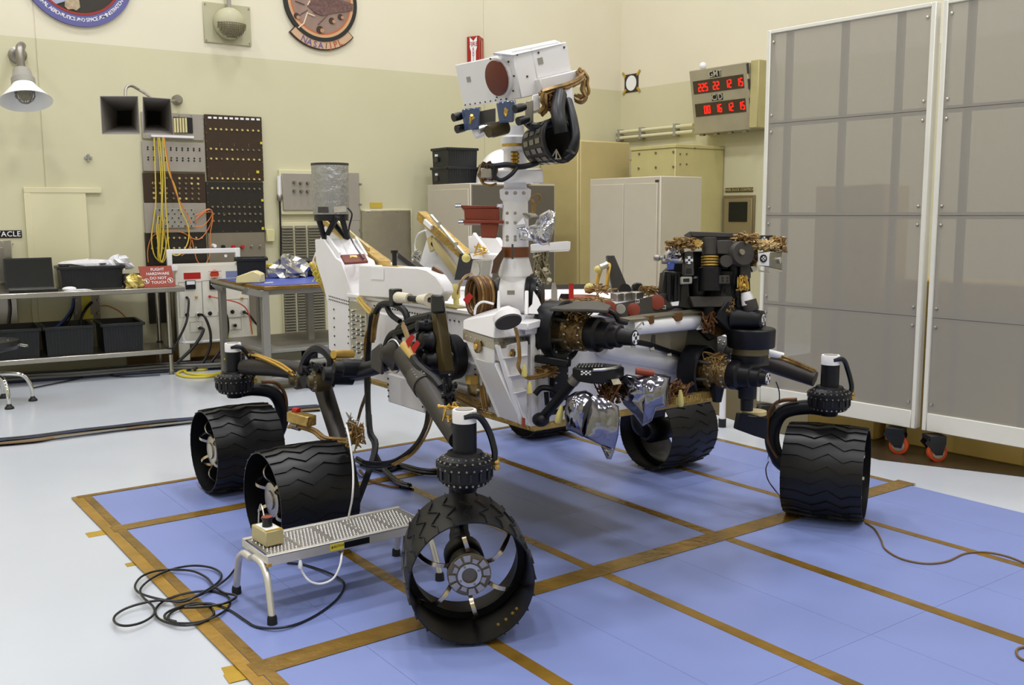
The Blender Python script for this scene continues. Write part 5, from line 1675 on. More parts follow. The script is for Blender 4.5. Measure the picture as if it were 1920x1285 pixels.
rivets(wedge, [P(934, 643, d=3.70), P(986, 635, d=3.85)], 8, .005, (.4, -.9, 0), CHAR)
nw = ((t_out - t_left).cross(V((0, 0, 1)))).normalized()
if nw.dot(fw) > 0: nw = -nw
for px, py, d_, r_ in ((897, 650, 3.82, .026), (963, 662, 3.80, .016)):
    c = MB().lathe(D(px, py, d_) + nw * .0, nw, [(0, r_), (.008, r_), (.010, r_ * .8)], 22).build('gold_connector', BRONZE, wedge)
    MB().lathe(D(px, py, d_) + nw * .012, nw, [(-.006, r_ * .5), (.004, r_ * .45)], 10).build('connector_pin', GOLDP, c)
c = MB().lathe(P(890, 727, x=RX - .005), (-1, 0, 0), [(0, .042), (.012, .042), (.016, .034)], 24).build('gold_connector', BRONZE, body)
MB().bx((RX - .05, P(893, 727, x=RX).y - .03, .755), (RX - .01, P(893, 727, x=RX).y + .01, .79)).build('gold_plug', GOLDP, c)
m = MB().slab([D(979, 783, 3.84), D(985, 785, 3.84), D(985, 801, 3.84), D(978, 799, 3.84)], fw * .006).build('orange_tag', REDO, RV)
# cover with a round black disc over the bracket
cv = [t_left + V((0, 0, .02)), t_out + V((0, 0, .02)), t_in + V((0, 0, .015)), P(905, 596, d=4.05), P(880, 604, d=4.02)]
tops = [P(867, 605, d=3.95), P(925, 592, d=3.76), P(972, 577, d=3.86), P(960, 572, d=4.0), P(905, 584, d=4.05)]
MB().add([t_left + V((0, 0, .022)), t_out + V((0, 0, .022)), t_in + V((0, 0, .016)), P(960, 600, d=4.02), P(880, 600, d=4.05),
          P(868, 601, d=3.95), P(930, 588, d=3.74), P(968, 582, d=3.84), P(955, 572, d=4.0), P(905, 585, d=4.05)],
         [(4, 3, 2, 1, 0), (5, 6, 7, 8, 9), (0, 1, 6, 5), (1, 2, 7, 6), (2, 3, 8, 7), (3, 4, 9, 8), (4, 0, 5, 9)]).build('white_hood', WHITE, RV, bev=.004)
dc = D(953, 603, 3.70)
da = (-fw * .47 + RT * .25 - UP * .85).normalized()
dsk = MB().lathe(dc - da * .03, da, [(-.02, .03), (.005, .054), (.03, .054)], 30).build('hood_barrel', WHITE, RV)
MB().lathe(dc, da, [(-.004, .051), (.006, .051)], 30).build('black_disc', CHAR, dsk)

# ---- mast
MX, MY = 2.40, 3.287
mz = lambda y: P(967, y, x=MX).z
MC = lambda y: V((MX, MY, mz(y)))
def mring(prof, n=28):
    return MB().lathe((MX, MY, 0), EZ, [(mz(y), w * .00217) for y, w in prof], n)
mast = mring([(486, 24), (478, 25), (462, 25), (410, 25), (395, 24), (378, 24), (372, 29), (356, 30), (352, 22), (344, 21), (338, 21)]).build('mast_tube', WHITE, RV)
mring([(517, 33), (511, 33), (487, 26), (484, 26)]).build('mast_flange', WHITE, mast)
m = MB()
for k in range(10):
    a_ = 2 * PI * k / 10
    c_, s_ = math.cos(a_), math.sin(a_)
    m.slab([(MX + c_ * .055, MY + s_ * .055, mz(511)), (MX + c_ * .071, MY + s_ * .071, mz(511)), (MX + c_ * .057, MY + s_ * .057, mz(487))], V((-s_, c_, 0)) * .006)
stuff(m.build('flange_ribs', WHITE, mast))
mring([(482, 26.5), (463, 26.5)]).build('brown_clamp', mat('clamp_brown', (120, 66, 30), .5), mast)
MB().bar(D(961, 486, 3.9), D(961, 458, 3.9), .008, .006).build('clamp_latch', CHAR, mast)
m = MB()
for y, k in ((400, 3), (418, 3), (444, 3), (450, 3)):
    for i in (-1, 0):
        p = D(951 + 15 * (i + 1), y, 3.93); m.lathe(p, -fw, [(0, .007), (.008, .006)], 8)
for i in range(3):
    m.lathe(D(950 + 16 * i, 362, 3.92), -fw, [(0, .008), (.008, .006)], 8)
stuff(m.build('mast_bolts', ALUD, mast))
# elevation drum at the foot
dax = RT * .98 + fw * -.2
dax = V((dax.x, dax.y, 0)).normalized()
ec = V((MX, MY, mz(553)))
drum = MB().lathe(ec - dax * .06, dax, [(0, .07), (.005, .082), (.11, .084), (.115, .07)], 32).build('elevation_drum', WHITE, RV)
MB().bx((ec.x - .012, ec.y - .1, ec.z), (ec.x + .012, ec.y + .1, ec.z + .02)).build('drum_saddle', WHITE, drum)
MB().box(D(958, 549, 3.88), (.03, .03, .016), Matrix((RT, -fw, UP)).transposed()).build('grey_label', ALUD, drum)
MB().lathe(ec, EZ, [(.03, .055), (.085, .07)], 24).build('drum_neck', WHITE, drum)
e1 = MB().lathe(ec + dax * .055, dax, [(0, .086), (.018, .09), (.02, .078), (.04, .075), (.045, .05), (.06, .048)], 32).build('drum_end_cap', BLACK, drum)
stuff(bolts(MB(), ec + dax * .095, dax, .062, 12, .008, .008).build('end_bolts', CHROME, e1))
MB().lathe(ec - dax * .06, -dax, [(0, .075), (.02, .07), (.05, .045)], 28).build('drum_back_cap', BLACKG, drum)
m = MB()
for s, xx in ((-1, 941), (1, 993)):
    m.slab([D(983, 590, 3.84), D(991, 590, 3.84), D(991, 545, 3.88), D(984, 545, 3.88)], fw * .04) if s > 0 else m.slab([D(931, 592, 3.9), D(938, 592, 3.9), D(938, 545, 3.94), D(933, 545, 3.94)], fw * .04)
m.slab([D(982, 588, 3.86), D(1022, 590, 3.95), D(1010, 560, 3.98), D(1000, 545, 3.98), D(998, 570, 3.96)], fw * .02)
m.build('drum_support', WHITE, RV, bev=.003)
MB().slab([D(930, 602, 3.85), D(990, 606, 3.80), D(1035, 594, 4.0), D(1020, 585, 4.1), D(925, 590, 4.05)], V((0, 0, -.03))).build('mast_base_plate', WHITE, RV, bev=.004)
MB().slab([D(985, 606, 3.80), D(1020, 604, 3.95), D(1018, 625, 3.96), D(985, 628, 3.82)], fw * .03).build('base_lug', WHITE, RV, bev=.003)
# foil bundle, little boom and bracket on the mast
pillow('foil_wrap', [(985, 445), (978, 432), (990, 425), (1003, 420), (1012, 403), (1030, 393), (1041, 398), (1042, 415), (1036, 440), (1030, 458), (1018, 461), (1005, 455)], 3.95, .04, FOIL, mast, 31, .014, .05)
pillow('foil_skirt', [(968, 428), (985, 424), (995, 440), (1003, 452), (975, 450)], 3.92, .02, FOIL, mast, 33, .008, .03)
MB().slab([D(968, 422, 3.9), D(981, 408, 3.92), D(985, 420, 3.92)], fw * .02).build('white_cone', WHITE, mast)
MB().slab([D(980, 400, 3.95), D(1002, 399, 3.98), D(1010, 406, 3.98), D(988, 408, 3.95)], V((0, 0, -.006))).build('boom_bracket', ALUD, mast)
MB().tube([D(1000, 396, 3.95), D(1002, 383, 3.95), D(996, 372, 3.95), D(1005, 365, 3.95), D(1013, 368, 3.95), D(1010, 378, 3.95), D(1003, 384, 3.95)], .005, 6).build('boom_cable', COPPER, mast)
MB().tube([D(1000, 400, 3.95), D(1001, 384, 3.95)], .009, 6).build('boom_connector', COPPER, mast)
br = MB().slab([D(995, 458, 4.1), D(1062, 452, 4.35), D(1070, 453, 4.4), D(1069, 469, 4.38), D(995, 472, 4.08)], fw * .06).build('side_arm', WHITE, RV, bev=.003)
clutter('arm_mechanism', D(1015, 500, 4.25), (.03, .03, .09), 18, mat('mechanism_olive', (150, 142, 116), .4, .5), RV, 41, .009)
MB().slab([D(1000, 478, 4.25), D(1030, 476, 4.3), D(1022, 530, 4.3), D(1004, 528, 4.25)], fw * .03).build('mechanism_plate', mat('plate_olive', (134, 124, 92), .5, .3), RV)
# red-brown bracket left of the mast
m = MB()
m.slab([D(863, 385, 4.1), D(936, 386, 4.05), D(936, 391, 4.05), D(868, 392, 4.1)], fw * .07)
m.slab([D(870, 391, 4.1), D(936, 391, 4.05), D(936, 414, 4.05), D(871, 412, 4.1)], fw * .02)
m.slab([D(868, 412, 4.09), D(944, 413, 4.0), D(944, 419, 4.0), D(868, 419, 4.09)], fw * .07)
rb_ = m.build('red_handling_bracket', REDO, RV, bev=.003)
MB().slab([D(901, 419, 4.06), D(935, 419, 4.03), D(930, 446, 4.03), D(902, 445, 4.06)], fw * .03).build('lower_flap', REDO, rb_, bev=.003)
for px, py, d_ in ((860, 386, 4.1), (866, 416, 4.1), (938, 386, 4.02)):
    MB().lathe(D(px, py, d_), RT, [(-.014, .009), (.01, .009)], 10).build('pin', CHROME, rb_)
MB().slab([D(921, 512, 3.97), D(926, 487, 3.97), D(944, 464, 3.97), D(944, 482, 3.97), D(936, 500, 3.97), D(931, 512, 3.97)], fw * .05).build('brown_duct', mat('duct_brown', (70, 44, 22), .5), mast)
# azimuth stage
az = MB()
az.add([D(905, 322, 3.9), D(1018, 318, 3.88), D(1019, 343, 3.88), D(905, 342, 3.9), D(915, 318, 4.08), D(1015, 316, 4.05), D(1016, 340, 4.05), D(915, 338, 4.08)], [(0, 1, 2, 3), (7, 6, 5, 4), (0, 4, 5, 1), (3, 2, 6, 7), (1, 5, 6, 2), (0, 3, 7, 4)])
azo = az.build('azimuth_stage', WHITE, RV, bev=.004)
up_ = mring([(340, 21), (318, 22), (300, 22), (283, 22), (280, 25), (276, 25)]).build('upper_column', WHITE, azo)
mring([(279, 24.5), (270, 24.5)]).build('gold_ring', GOLDP, azo)
mring([(270, 26), (258, 27), (254, 18), (236, 17)]).build('neck_ring', WHITE, azo)
m = MB()
for i in range(5):
    for k in range(2):
        m.box(D(962 + k * 8, 289 + i * 7, 3.91), (.012, .01, .011))
MB().slab([D(958, 284, 3.925), D(971, 284, 3.925), D(971, 335, 3.925), D(958, 335, 3.925)], fw * .004).build('connector_plate', CHAR, up_)
stuff(m.build('connector_pins', GOLDP, up_))
clutter('column_harness', D(915, 325, 3.88), (.03, .03, .03), 14, BROWNM, azo, 51, .008)
MB().box(D(912, 326, 3.86), (.045, .04, .04), Matrix((RT, -fw, UP)).transposed()).build('column_box', ALUD, azo, bev=.003)
MB().tube([D(905, 312, 3.87), D(925, 312, 3.84), D(950, 309, 3.84), D(975, 313, 3.85), D(1000, 308, 3.85), D(1012, 302, 3.88)], .011, 8).build('black_loop', BLACK, azo)
MB().tube([D(928, 313, 3.83), D(927, 330, 3.83), D(940, 338, 3.83), D(958, 328, 3.83), D(970, 314, 3.84)], .008, 8).build('black_loop', BLACK, azo)
MB().tube([D(902, 310, 3.88), D(899, 325, 3.87), D(905, 343, 3.87), D(920, 348, 3.88), D(930, 345, 3.9)], .006, 6).build('copper_loop', COPPER, azo)

# ---- mast head
hy, hp = math.radians(182), math.radians(-14)
hf = V((math.cos(hp) * math.cos(hy), math.cos(hp) * math.sin(hy), math.sin(hp)))
hr = hf.cross(EZ).normalized()            # along the front face, away from the corner nearest the camera
hu = hr.cross(hf)
K = D(961, 99, 3.84)
HP = lambda b, l, u: K - hf * b + hr * l + hu * u        # back, along the face, up
def hbox(mb, b0, b1, l0, l1, u0, u1):
    return mb.hexa([HP(b0, l0, u0), HP(b1, l0, u0), HP(b1, l1, u0), HP(b0, l1, u0)], [HP(b0, l0, u1), HP(b1, l0, u1), HP(b1, l1, u1), HP(b0, l1, u1)])
head = hbox(MB(), 0, .10, 0, .40, -.178, 0).build('mast_head', WHITE, RV, bev=.004)
hbox(MB(), .10, .29, 0.0, .17, -.12, .0).build('laser_housing', WHITE, head, bev=.004)
hbox(MB(), .085, .31, -.035, .2, -.178, -.118).build('head_base', WHITE, head, bev=.004)
hbox(MB(), .012, .25, .005, .165, .0, .006).build('top_cover', WHITE2, head)
lc = V((0, 0, 0))
def on_head(px, py):
    r = RT * ((px - 960) / F_PX) - UP * ((py - 642.5) / F_PX) + fw
    return EYE + r * ((K - EYE).dot(hf) / r.dot(hf))
lc = on_head(939, 145)
ring = MB().lathe(lc, hf, [(0, .078), (.014, .078), (.014, .07), (.018, .07)], 40).build('lens_collar', WHITE, head)
MB().lathe(lc + hf * .012, hf, [(0, .07), (.014, .07), (.016, .066)], 40).build('lens_cap', mat('cap_brown', (96, 34, 14), .5), head)
m = MB()
for px, py in ((879, 149),):
    q0 = on_head(px, py)
    m.slab([q0 + hr * a + hu * b for a, b in ((-.013, -.011), (.013, -.011), (.013, .011), (-.013, .011))], hf * .002)
q0 = HP(.16, -.0005, -.05)
m.slab([HP(.12, -.001, -.065), HP(.145, -.001, -.065), HP(.145, -.001, -.04), HP(.12, -.001, -.04)], hr * -.002)
m.build('grey_patch', GREYP, head)
m = MB()
for i in range(8):
    m.lathe(HP(0, .13 + i * .036, -.17), hf, [(0, .004), (.003, .003)], 6)
for b, u in ((.02, -.01), (.27, -.02), (.05, -.10), (.13, -.02)):
    m.lathe(HP(b, -.001, u), -hr, [(0, .005), (.003, .004)], 6)
bolts(m, lc + hf * .001, hf, .088, 9, .004, .004, .3)
stuff(m.build('head_screws', CHAR, head))
MB().slab([D(925, 99, 3.845), D(962, 103, 3.83), D(1055, 81.5, 3.985), D(1040, 75, 4.03)], fw * .03).build('top_bevel', WHITE2, head)
MB().tube([D(1050, 178, 3.84), D(1046, 205, 3.76), D(1049, 232, 3.72), D(1052, 250, 3.72)], .028, 10).build('black_yoke', BLACK, head)
MB().tube([D(1064, 190, 3.86), D(1074, 225, 3.78), D(1078, 258, 3.73), D(1070, 285, 3.72)], .02, 10).build('black_yoke', BLACK, head)
MB().tube([D(985, 225, 3.84), D(1000, 238, 3.80), D(1020, 236, 3.80), D(1038, 230, 3.8)], .018, 8).build('black_yoke', BLACK, head)
# cameras under the head
CLEAR = mat('clear_blue_cover', (70, 88, 128), .08, .35, alpha=.8)
def navcam(cx_, cy_, d_, name='camera_pair'):
    o = MB().add([D(cx_ - 16, cy_ - 20, d_), D(cx_ + 19, cy_ - 25, d_), D(cx_ + 17, cy_ + 16, d_), D(cx_ - 10, cy_ + 19, d_),
                  D(cx_ - 12, cy_ - 22, d_ + .09), D(cx_ + 22, cy_ - 26, d_ + .09), D(cx_ + 20, cy_ + 14, d_ + .09), D(cx_ - 6, cy_ + 17, d_ + .09)],
                 [(0, 1, 2, 3), (7, 6, 5, 4), (0, 4, 5, 1), (3, 2, 6, 7), (1, 5, 6, 2), (0, 3, 7, 4)]).build('camera_cover', CLEAR, head, bev=.004)
    clutter('camera_inside', D(cx_ + 2, cy_, d_ - .002), (.004, .004, .014), 5, GOLDP, o, int(cx_), .005)
    return o
n1 = navcam(881, 226, 3.82)
n2 = navcam(946, 213, 3.76)
for px, py, d_ in ((857, 219, 3.84), (863, 241, 3.85), (972, 203, 3.72), (978, 226, 3.73)):
    b_ = MB().lathe(D(px, py, d_) - hf * .012, hf, [(-.02, .013), (.0, .0165), (.03, .0165), (.03, .013)], 18).build('camera_barrel', BLACKG, head)
MB().slab([D(899, 209, 3.86), D(929, 203, 3.84), D(929, 226, 3.84), D(900, 233, 3.86)], fw * .05).build('camera_bracket', CHAR, head)
MB().lathe(D(930, 243, 3.84) + hf * .02, hf, [(-.07, .028), (0, .028), (.012, .024), (.02, .024)], 20).build('center_lens', OLIVE, head)
m = MB().slab([D(884, 243, 3.84), D(908, 240, 3.84), D(908, 252, 3.84), D(892, 258, 3.84)], fw * .04).build('white_foot', WHITE, head, bev=.003)
MB().lathe(D(903, 243, 3.85) - hf * .02, hf, [(0, .02), (.04, .016)], 14).build('steel_lens', ALU, head)
MB().slab([D(984, 190, 3.78), D(1000, 187, 3.8), D(1000, 230, 3.8), D(986, 233, 3.78)], fw * .05).build('side_camera_block', ALUD, head, bev=.003)
MB().slab([D(998, 178, 3.82), D(1012, 175, 3.84), D(1012, 206, 3.84), D(998, 210, 3.82)], fw * .04).build('white_side_block', WHITE, head, bev=.003)
harness('head_harness', [D(1015, 175, 3.82), D(1040, 167, 3.85), D(1065, 160, 3.9), D(1085, 150, 3.95), D(1092, 140, 3.98), D(1085, 134, 4.0)], 7, .007, COPPER, head, 61, .012)
harness('head_harness', [D(1088, 136, 3.98), D(1096, 150, 3.98), D(1094, 165, 3.98), D(1099, 178, 3.98), D(1090, 186, 3.98), D(1078, 182, 3.98)], 6, .007, COPPER, head, 62, .012)
harness('head_harness', [D(1018, 176, 3.82), D(1015, 190, 3.82), D(1020, 202, 3.84), D(1010, 214, 3.84)], 5, .007, COPPER, head, 63, .012)
clutter('head_wires', D(1035, 195, 3.88), (.04, .04, .04), 20, BROWNM, head, 64, .007)
m = MB()
m.slab([D(1040, 172, 3.86), D(1064, 166, 3.92), D(1074, 205, 3.95), D(1078, 240, 3.95), D(1060, 246, 3.92), D(1050, 215, 3.9)], fw * .06)
m.build('black_yoke', BLACK, head, bev=.004)
m = MB()
m.slab([D(1057, 166, 3.88), D(1073, 163, 3.9), D(1079, 208, 3.9), D(1071, 212, 3.9)], fw * .01)
m.build('white_fork', WHITE, head)
MB().lathe(D(1045, 226, 3.88), UP, [(-.03, .022), (.03, .022)], 16).build('yoke_motor', CHAR, head)
# ribbed black spool
sa = (-fw * .72 + RT * .69 + UP * .04).normalized()
s1_ = D(1047, 263, 3.80)
s0_ = s1_ - sa * .13
spool = MB().lathe(s0_, sa, [(.0, .062), (.0, .072), (.13, .085), (.13, .078), (.01, .066)], 40, cap=False).build('cable_spool', CHAR, RV)
MB().lathe(s0_, sa, [(.002, .0), (.002, .064)], 30, cap=False).build('spool_back', BLACKG, spool)
dd, u_, w_ = basis(sa)
m = MB()
for k in range(14):
    a_ = 2 * PI * k / 14
    o = u_ * math.cos(a_) + w_ * math.sin(a_)
    tg = sa.cross(o)
    for j in range(3):
        rr_ = .074 + .0045 * j
        m.slab([s0_ + sa * (.014 + .036 * j) + o * (rr_ + .001) - tg * .01, s0_ + sa * (.038 + .036 * j) + o * (rr_ + .003) - tg * .01, s0_ + sa * (.038 + .036 * j) + o * (rr_ + .003) + tg * .01, s0_ + sa * (.014 + .036 * j) + o * (rr_ + .001) + tg * .01], o * .002)
stuff(m.build('spool_windows', ALUD, spool))
MB().tube([s1_ + (u_ * math.cos(t_) + w_ * math.sin(t_)) * .086 + sa * .004 for t_ in [2 * PI * k / 16 for k in range(16)]], .006, 6, 3, closed=True).build('spool_rim', BLACK, spool)
MB().tube([D(1072, 240, 3.86), D(1080, 262, 3.8), D(1076, 285, 3.78), D(1060, 300, 3.78)], .014, 8).build('spool_strap', BLACK, spool)
t_o = D(1043, 289, 3.76)
m = MB()
for a, b in (((1033, 298), (1043, 280)), ((1043, 280), (1052, 298)), ((1033, 298), (1052, 298)), ((1043, 281), (1043, 298))):
    m.bar(D(*a, 3.77), D(*b, 3.77), .006, .004)
m.build('triangular_bracket', ALUD, spool)

# ---- wheels
WR, WW = .235, .37
TREAD = mat('wheel_black_anodised', (19, 19, 21), .4, .25, var=.1, vscale=12)
SPOKE = mat('spoke_titanium', (190, 178, 156), .25, 1.0)
HUBM = mat('hub_aluminium', (176, 170, 158), .32, 1.0, var=.1, vscale=30)
def make_wheel(c, heading, outboard_sign, detailed):
    """c: wheel centre; axis at heading; outboard_sign: +1 if the open hub side looks along +axis"""
    ax = V((math.cos(heading), math.sin(heading), 0)) * outboard_sign
    tg = V((-ax.y, ax.x, 0))
    pt = lambda x, r, a: c + ax * x + (tg * math.cos(a) + EZ * math.sin(a)) * r
    n = 72
    R0 = WR - .009
    prof = [(-WW / 2, R0 * .945), (-WW / 2, R0 * .965), (-WW * .25, R0 * .992), (0, R0), (WW * .25, R0 * .992), (WW / 2, R0 * .965), (WW / 2, R0 * .945), (WW * .25, R0 * .975), (0, R0 * .983), (-WW * .25, R0 * .975)]
    vs, fs = [], []
    m_ = len(prof)
    for x, r in prof:
        for i in range(n):
            vs.append(pt(x, r, 2 * PI * i / n))
    for j in range(m_):
        for i in range(n):
            k = (i + 1) % n
            q = (j + 1) % m_
            fs.append((j * n + i, j * n + k, q * n + k, q * n + i))
    w = MB().add(vs, fs).build('wheel', TREAD, RV, ang=50)
    g = MB()
    zig = [(-.5, .0), (-.3, 0.0), (-.12, .36), (.08, -.36), (.26, .36), (.36, .05), (.5, .05)]
    ng = 24
    for k in range(ng):
        a0 = 2 * PI * k / ng
        st = 2 * PI / ng
        path = [(x * WW, a0 + da_ * st * .9) for x, da_ in zig]
        V0 = []
        for (x, a) in path:
            rr_ = R0 * (1 - .035 * (2 * x / WW) ** 2) - .001
            for (dr, da_) in ((0, -.011), (0, .011), (.0075, .007), (.0075, -.007)):
                V0.append(pt(x, rr_ + dr, a + da_))
        F0 = []
        for i in range(len(path) - 1):
            for j in range(4):
                F0.append((i * 4 + j, i * 4 + (j + 1) % 4, i * 4 + 4 + (j + 1) % 4, i * 4 + 4 + j))
        F0 += [(3, 2, 1, 0), tuple(len(path) * 4 - 4 + j for j in range(4))]
        g.add(V0, F0)
    g.build('grousers', TREAD, w, smooth=False)
    # inner stiffening ring
    ri = MB()
    vs, fs = [], []
    pr = [(-.012, R0 * .975), (.012, R0 * .975), (.012, R0 * .86), (-.012, R0 * .86)]
    for x, r in pr:
        for i in range(48):
            vs.append(pt(x - .05, r, 2 * PI * i / 48))
    for j in range(4):
        for i in range(48):
            k = (i + 1) % 48; q = (j + 1) % 4
            fs.append((j * 48 + i, j * 48 + k, q * 48 + k, q * 48 + i))
    ri.add(vs, fs).build('inner_ring', BLACK, w)
    hx = .085 if detailed else .13
    for k in range(6):
        a = 2 * PI * k / 6 + PI / 2 + .03
        sp = [pt(hx, .075, a), pt(hx + .03, .105, a + .05), pt(hx + .03, .14, a + .1), pt(hx - .01, .175, a + .12), pt(hx - .065, R0 * .88, a + .1), pt(hx - .085, R0 * .96, a + .06)]
        mb = MB()
        p_ = spline(sp, 5)
        V0, F0 = [], []
        wid = .0075
        for i, q in enumerate(p_):
            d = (p_[min(i + 1, len(p_) - 1)] - p_[max(i - 1, 0)]).normalized()
            s = d.cross(ax).normalized() if abs(d.dot(ax)) < .98 else tg
            nn_ = d.cross(s)
            V0 += [q - s * wid - nn_ * .0025, q + s * wid - nn_ * .0025, q + s * wid + nn_ * .0025, q - s * wid + nn_ * .0025]
        for i in range(len(p_) - 1):
            for j in range(4):
                F0.append((i * 4 + j, i * 4 + (j + 1) % 4, i * 4 + 4 + (j + 1) % 4, i * 4 + 4 + j))
        F0 += [(3, 2, 1, 0), tuple(len(p_) * 4 - 4 + j for j in range(4))]
        mb.add(V0, F0).build('spoke', SPOKE, w)
    MB().lathe(c + ax * hx, ax, [(-hx - .03, .05), (-hx - .01, .062), (-.01, .066), (0, .078), (.012, .078), (.014, .07)], 32).build('hub', mat('hub_bronze', (112, 104, 90), .35, .8) if detailed else HUBM, w)
    if detailed:
        hb_ = MB()
        for k in range(12):
            a = 2 * PI * k / 12 + .13
            r0_, r1_ = (.046, .062) if k % 3 == 2 else (.05, .074)
            hb_.slab([pt(hx + .013, r, a + da_) for r, da_ in ((r0_, -.19), (r1_, -.19), (r1_, .19), (r0_, .19))], ax * .008)
        stuff(hb_.build('hub_segments', HUBM, w))
        MB().lathe(c + ax * (hx + .012), ax, [(0, .042), (.012, .042), (.012, .028), (.004, .027)], 28, cap=False).build('hub_collar', ALU, w)
        MB().lathe(c + ax * (hx + .008), ax, [(0, .027), (.003, .027)], 24).build('hub_center', BLACKG, w)
        stuff(bolts(MB(), c + ax * (hx + .022), ax, .036, 4, .005, .003, .5).build('hub_screws', ALUD, w))
        lm = MB()
        for k, a in enumerate((5.2, 5.35, 5.5, 5.6)):
            lm.lathe(pt(.1, R0 * .965, a), -(pt(0, 1, a) - c), [(0, .006), (.006, .005)], 8)
        stuff(lm.build('rim_bolts', GOLDP, w))
    else:
        MB().lathe(c + ax * (hx + .01), ax, [(0, .045), (.012, .042), (.014, .02)], 24).build('hub_cap', HUBM, w)
    return w
WC = {'nf': (V((1.851, 2.846, WR)), 63, -1), 'nm': (V((1.74, 4.035, WR)), 0, -1), 'nr': (V((1.835, 5.09, WR)), 0, -1),
      'ff': (V((3.967, 2.867, WR)), -61, 1), 'fm': (V((4.043, 4.022, WR)), 0, 1), 'fr': (V((3.95, 5.1, WR)), 0, 1)}
for k_, (c, h_, sg_) in WC.items():
    make_wheel(c, math.radians(h_), sg_, k_ in ('nf',))

# ---- steering actuators, struts and rocker-bogie
zy = lambda y: P(883, y, d=3.43).z
def steering(c, drop_dir, full=True):
    b = V((c.x, c.y, 0))
    st = MB().lathe(b, EZ, [(zy(918), .060), (zy(915), .078), (zy(906), .082), (zy(905), .096), (zy(880), .097), (zy(879), .104), (zy(870), .104), (zy(869), .093), (zy(864), .09), (zy(857), .066), (zy(852), .062), (zy(851), .05)], 36).build('steering_actuator', BLACK, RV)
    MB().lathe(b, EZ, [(zy(930), .04), (zy(912), .052), (zy(903), .055)], 28).build('actuator_neck', BLACK, st)
    MB().lathe(b, EZ, [(zy(858), .043), (zy(794), .043)], 28).build('steering_motor', BLACK, st)
    MB().lathe(b, EZ, [(zy(795), .0435), (zy(772), .0435), (zy(770), .041), (zy(770), .034), (zy(774), .033)], 28).build('motor_cap', WHITE, st)
    MB().lathe(b, EZ, [(zy(775), .03), (zy(769), .03)], 20).build('cap_center', GREYP, st)
    bm_ = MB()
    bolts(bm_, b + V((0, 0, zy(868))), EZ, .094, 22, .0045, .005)
    bolts(bm_, b + V((0, 0, zy(862))), EZ, .076, 20, .0045, .005, .1)
    for k in range(24):
        a = 2 * PI * k / 24
        o = V((math.cos(a), math.sin(a), 0))
        bm_.lathe(b + o * .098 + V((0, 0, zy(879))), o, [(0, .004), (.006, .004)], 6)
        bm_.lathe(b + o * .08 + V((0, 0, zy(910))), o, [(0, .0045), (.006, .0045)], 6)
    stuff(bm_.build('actuator_bolts', ALUD, st))
    fl = MB()
    for k in range(16):
        a = 2 * PI * k / 16
        o = V((math.cos(a), math.sin(a), 0)); t_ = V((-o.y, o.x, 0))
        fl.slab([b + o * .09 - t_ * .004 + V((0, 0, zy(900))), b + o * .101 - t_ * .004 + V((0, 0, zy(900))), b + o * .101 - t_ * .004 + V((0, 0, zy(884))), b + o * .09 - t_ * .004 + V((0, 0, zy(884)))], t_ * .008)
    stuff(fl.build('drum_fins', BLACKG, st))
    rtd = V((RT.x, RT.y, 0)).normalized()
    MB().tube([b + V((0, 0, zy(784))) - fw * .035 + rtd * .0, b + rtd * .05 - fw * .03 + V((0, 0, zy(783))), b + rtd * .085 + V((0, 0, zy(812))), b + rtd * .105 + V((0, 0, zy(850))), b + rtd * .104 + V((0, 0, zy(868)))], .012, 8).build('motor_cable', BLACKG, st)
    m = MB(); m.lathe(b + rtd * .112 + V((0, 0, zy(889))), EZ, [(0, .01), (.012, .013), (.02, .01), (.028, .013), (.036, .009)], 10); m.build('cable_connector', GOLD, st)
    return st
def strut(pts, r, name='wheel_strut', m_=BLACK):
    return MB().tube(pts, r, 14, 7).build(name, m_, RV)
def inb(k_):
    c, h_, sg_ = WC[k_]
    ax = V((math.cos(math.radians(h_)), math.sin(math.radians(h_)), 0)) * sg_
    return c, -ax
stg = {}
for k_ in ('nf', 'nr', 'ff', 'fr'):
    c, i_ = inb(k_)
    stg[k_] = steering(c, i_)
    b = V((c.x, c.y, 0))
    zt_ = zy(915)
    s_ = strut([b + V((0, 0, zt_)), b + i_ * .1 + V((0, 0, zt_ + .005)), b + i_ * .215 + V((0, 0, zt_ - .03)), b + i_ * .262 + V((0, 0, zt_ - .12)), b + i_ * .255 + V((0, 0, .32)), b + i_ * .2 + V((0, 0, WR + .01)), b + i_ * .10 + V((0, 0, WR))], lambda t: .036 if t < .75 else .04)
    MB().lathe(c + i_ * .02, i_, [(0, .06), (.02, .072), (.1, .072), (.13, .05)], 24).build('drive_motor', BLACK, s_)
    MB().tube([b + i_ * .16 + V((0, 0, zt_ + .04)) - fw * .03, b + i_ * .25 + V((0, 0, zt_ + .02)) - fw * .03, b + i_ * .295 + V((0, 0, zt_ - .06)) - fw * .03, b + i_ * .29 + V((0, 0, .36)) - fw * .03, b + i_ * .24 + V((0, 0, .27)) - fw * .03], .01, 7).build('drive_cable', BROWNM, s_)
def mir(p):
    return V((2 * CXR - p.x, p.y, p.z))
TUBE = mat('suspension_tube_grey', (44, 40, 38), .45, .3, var=.08)
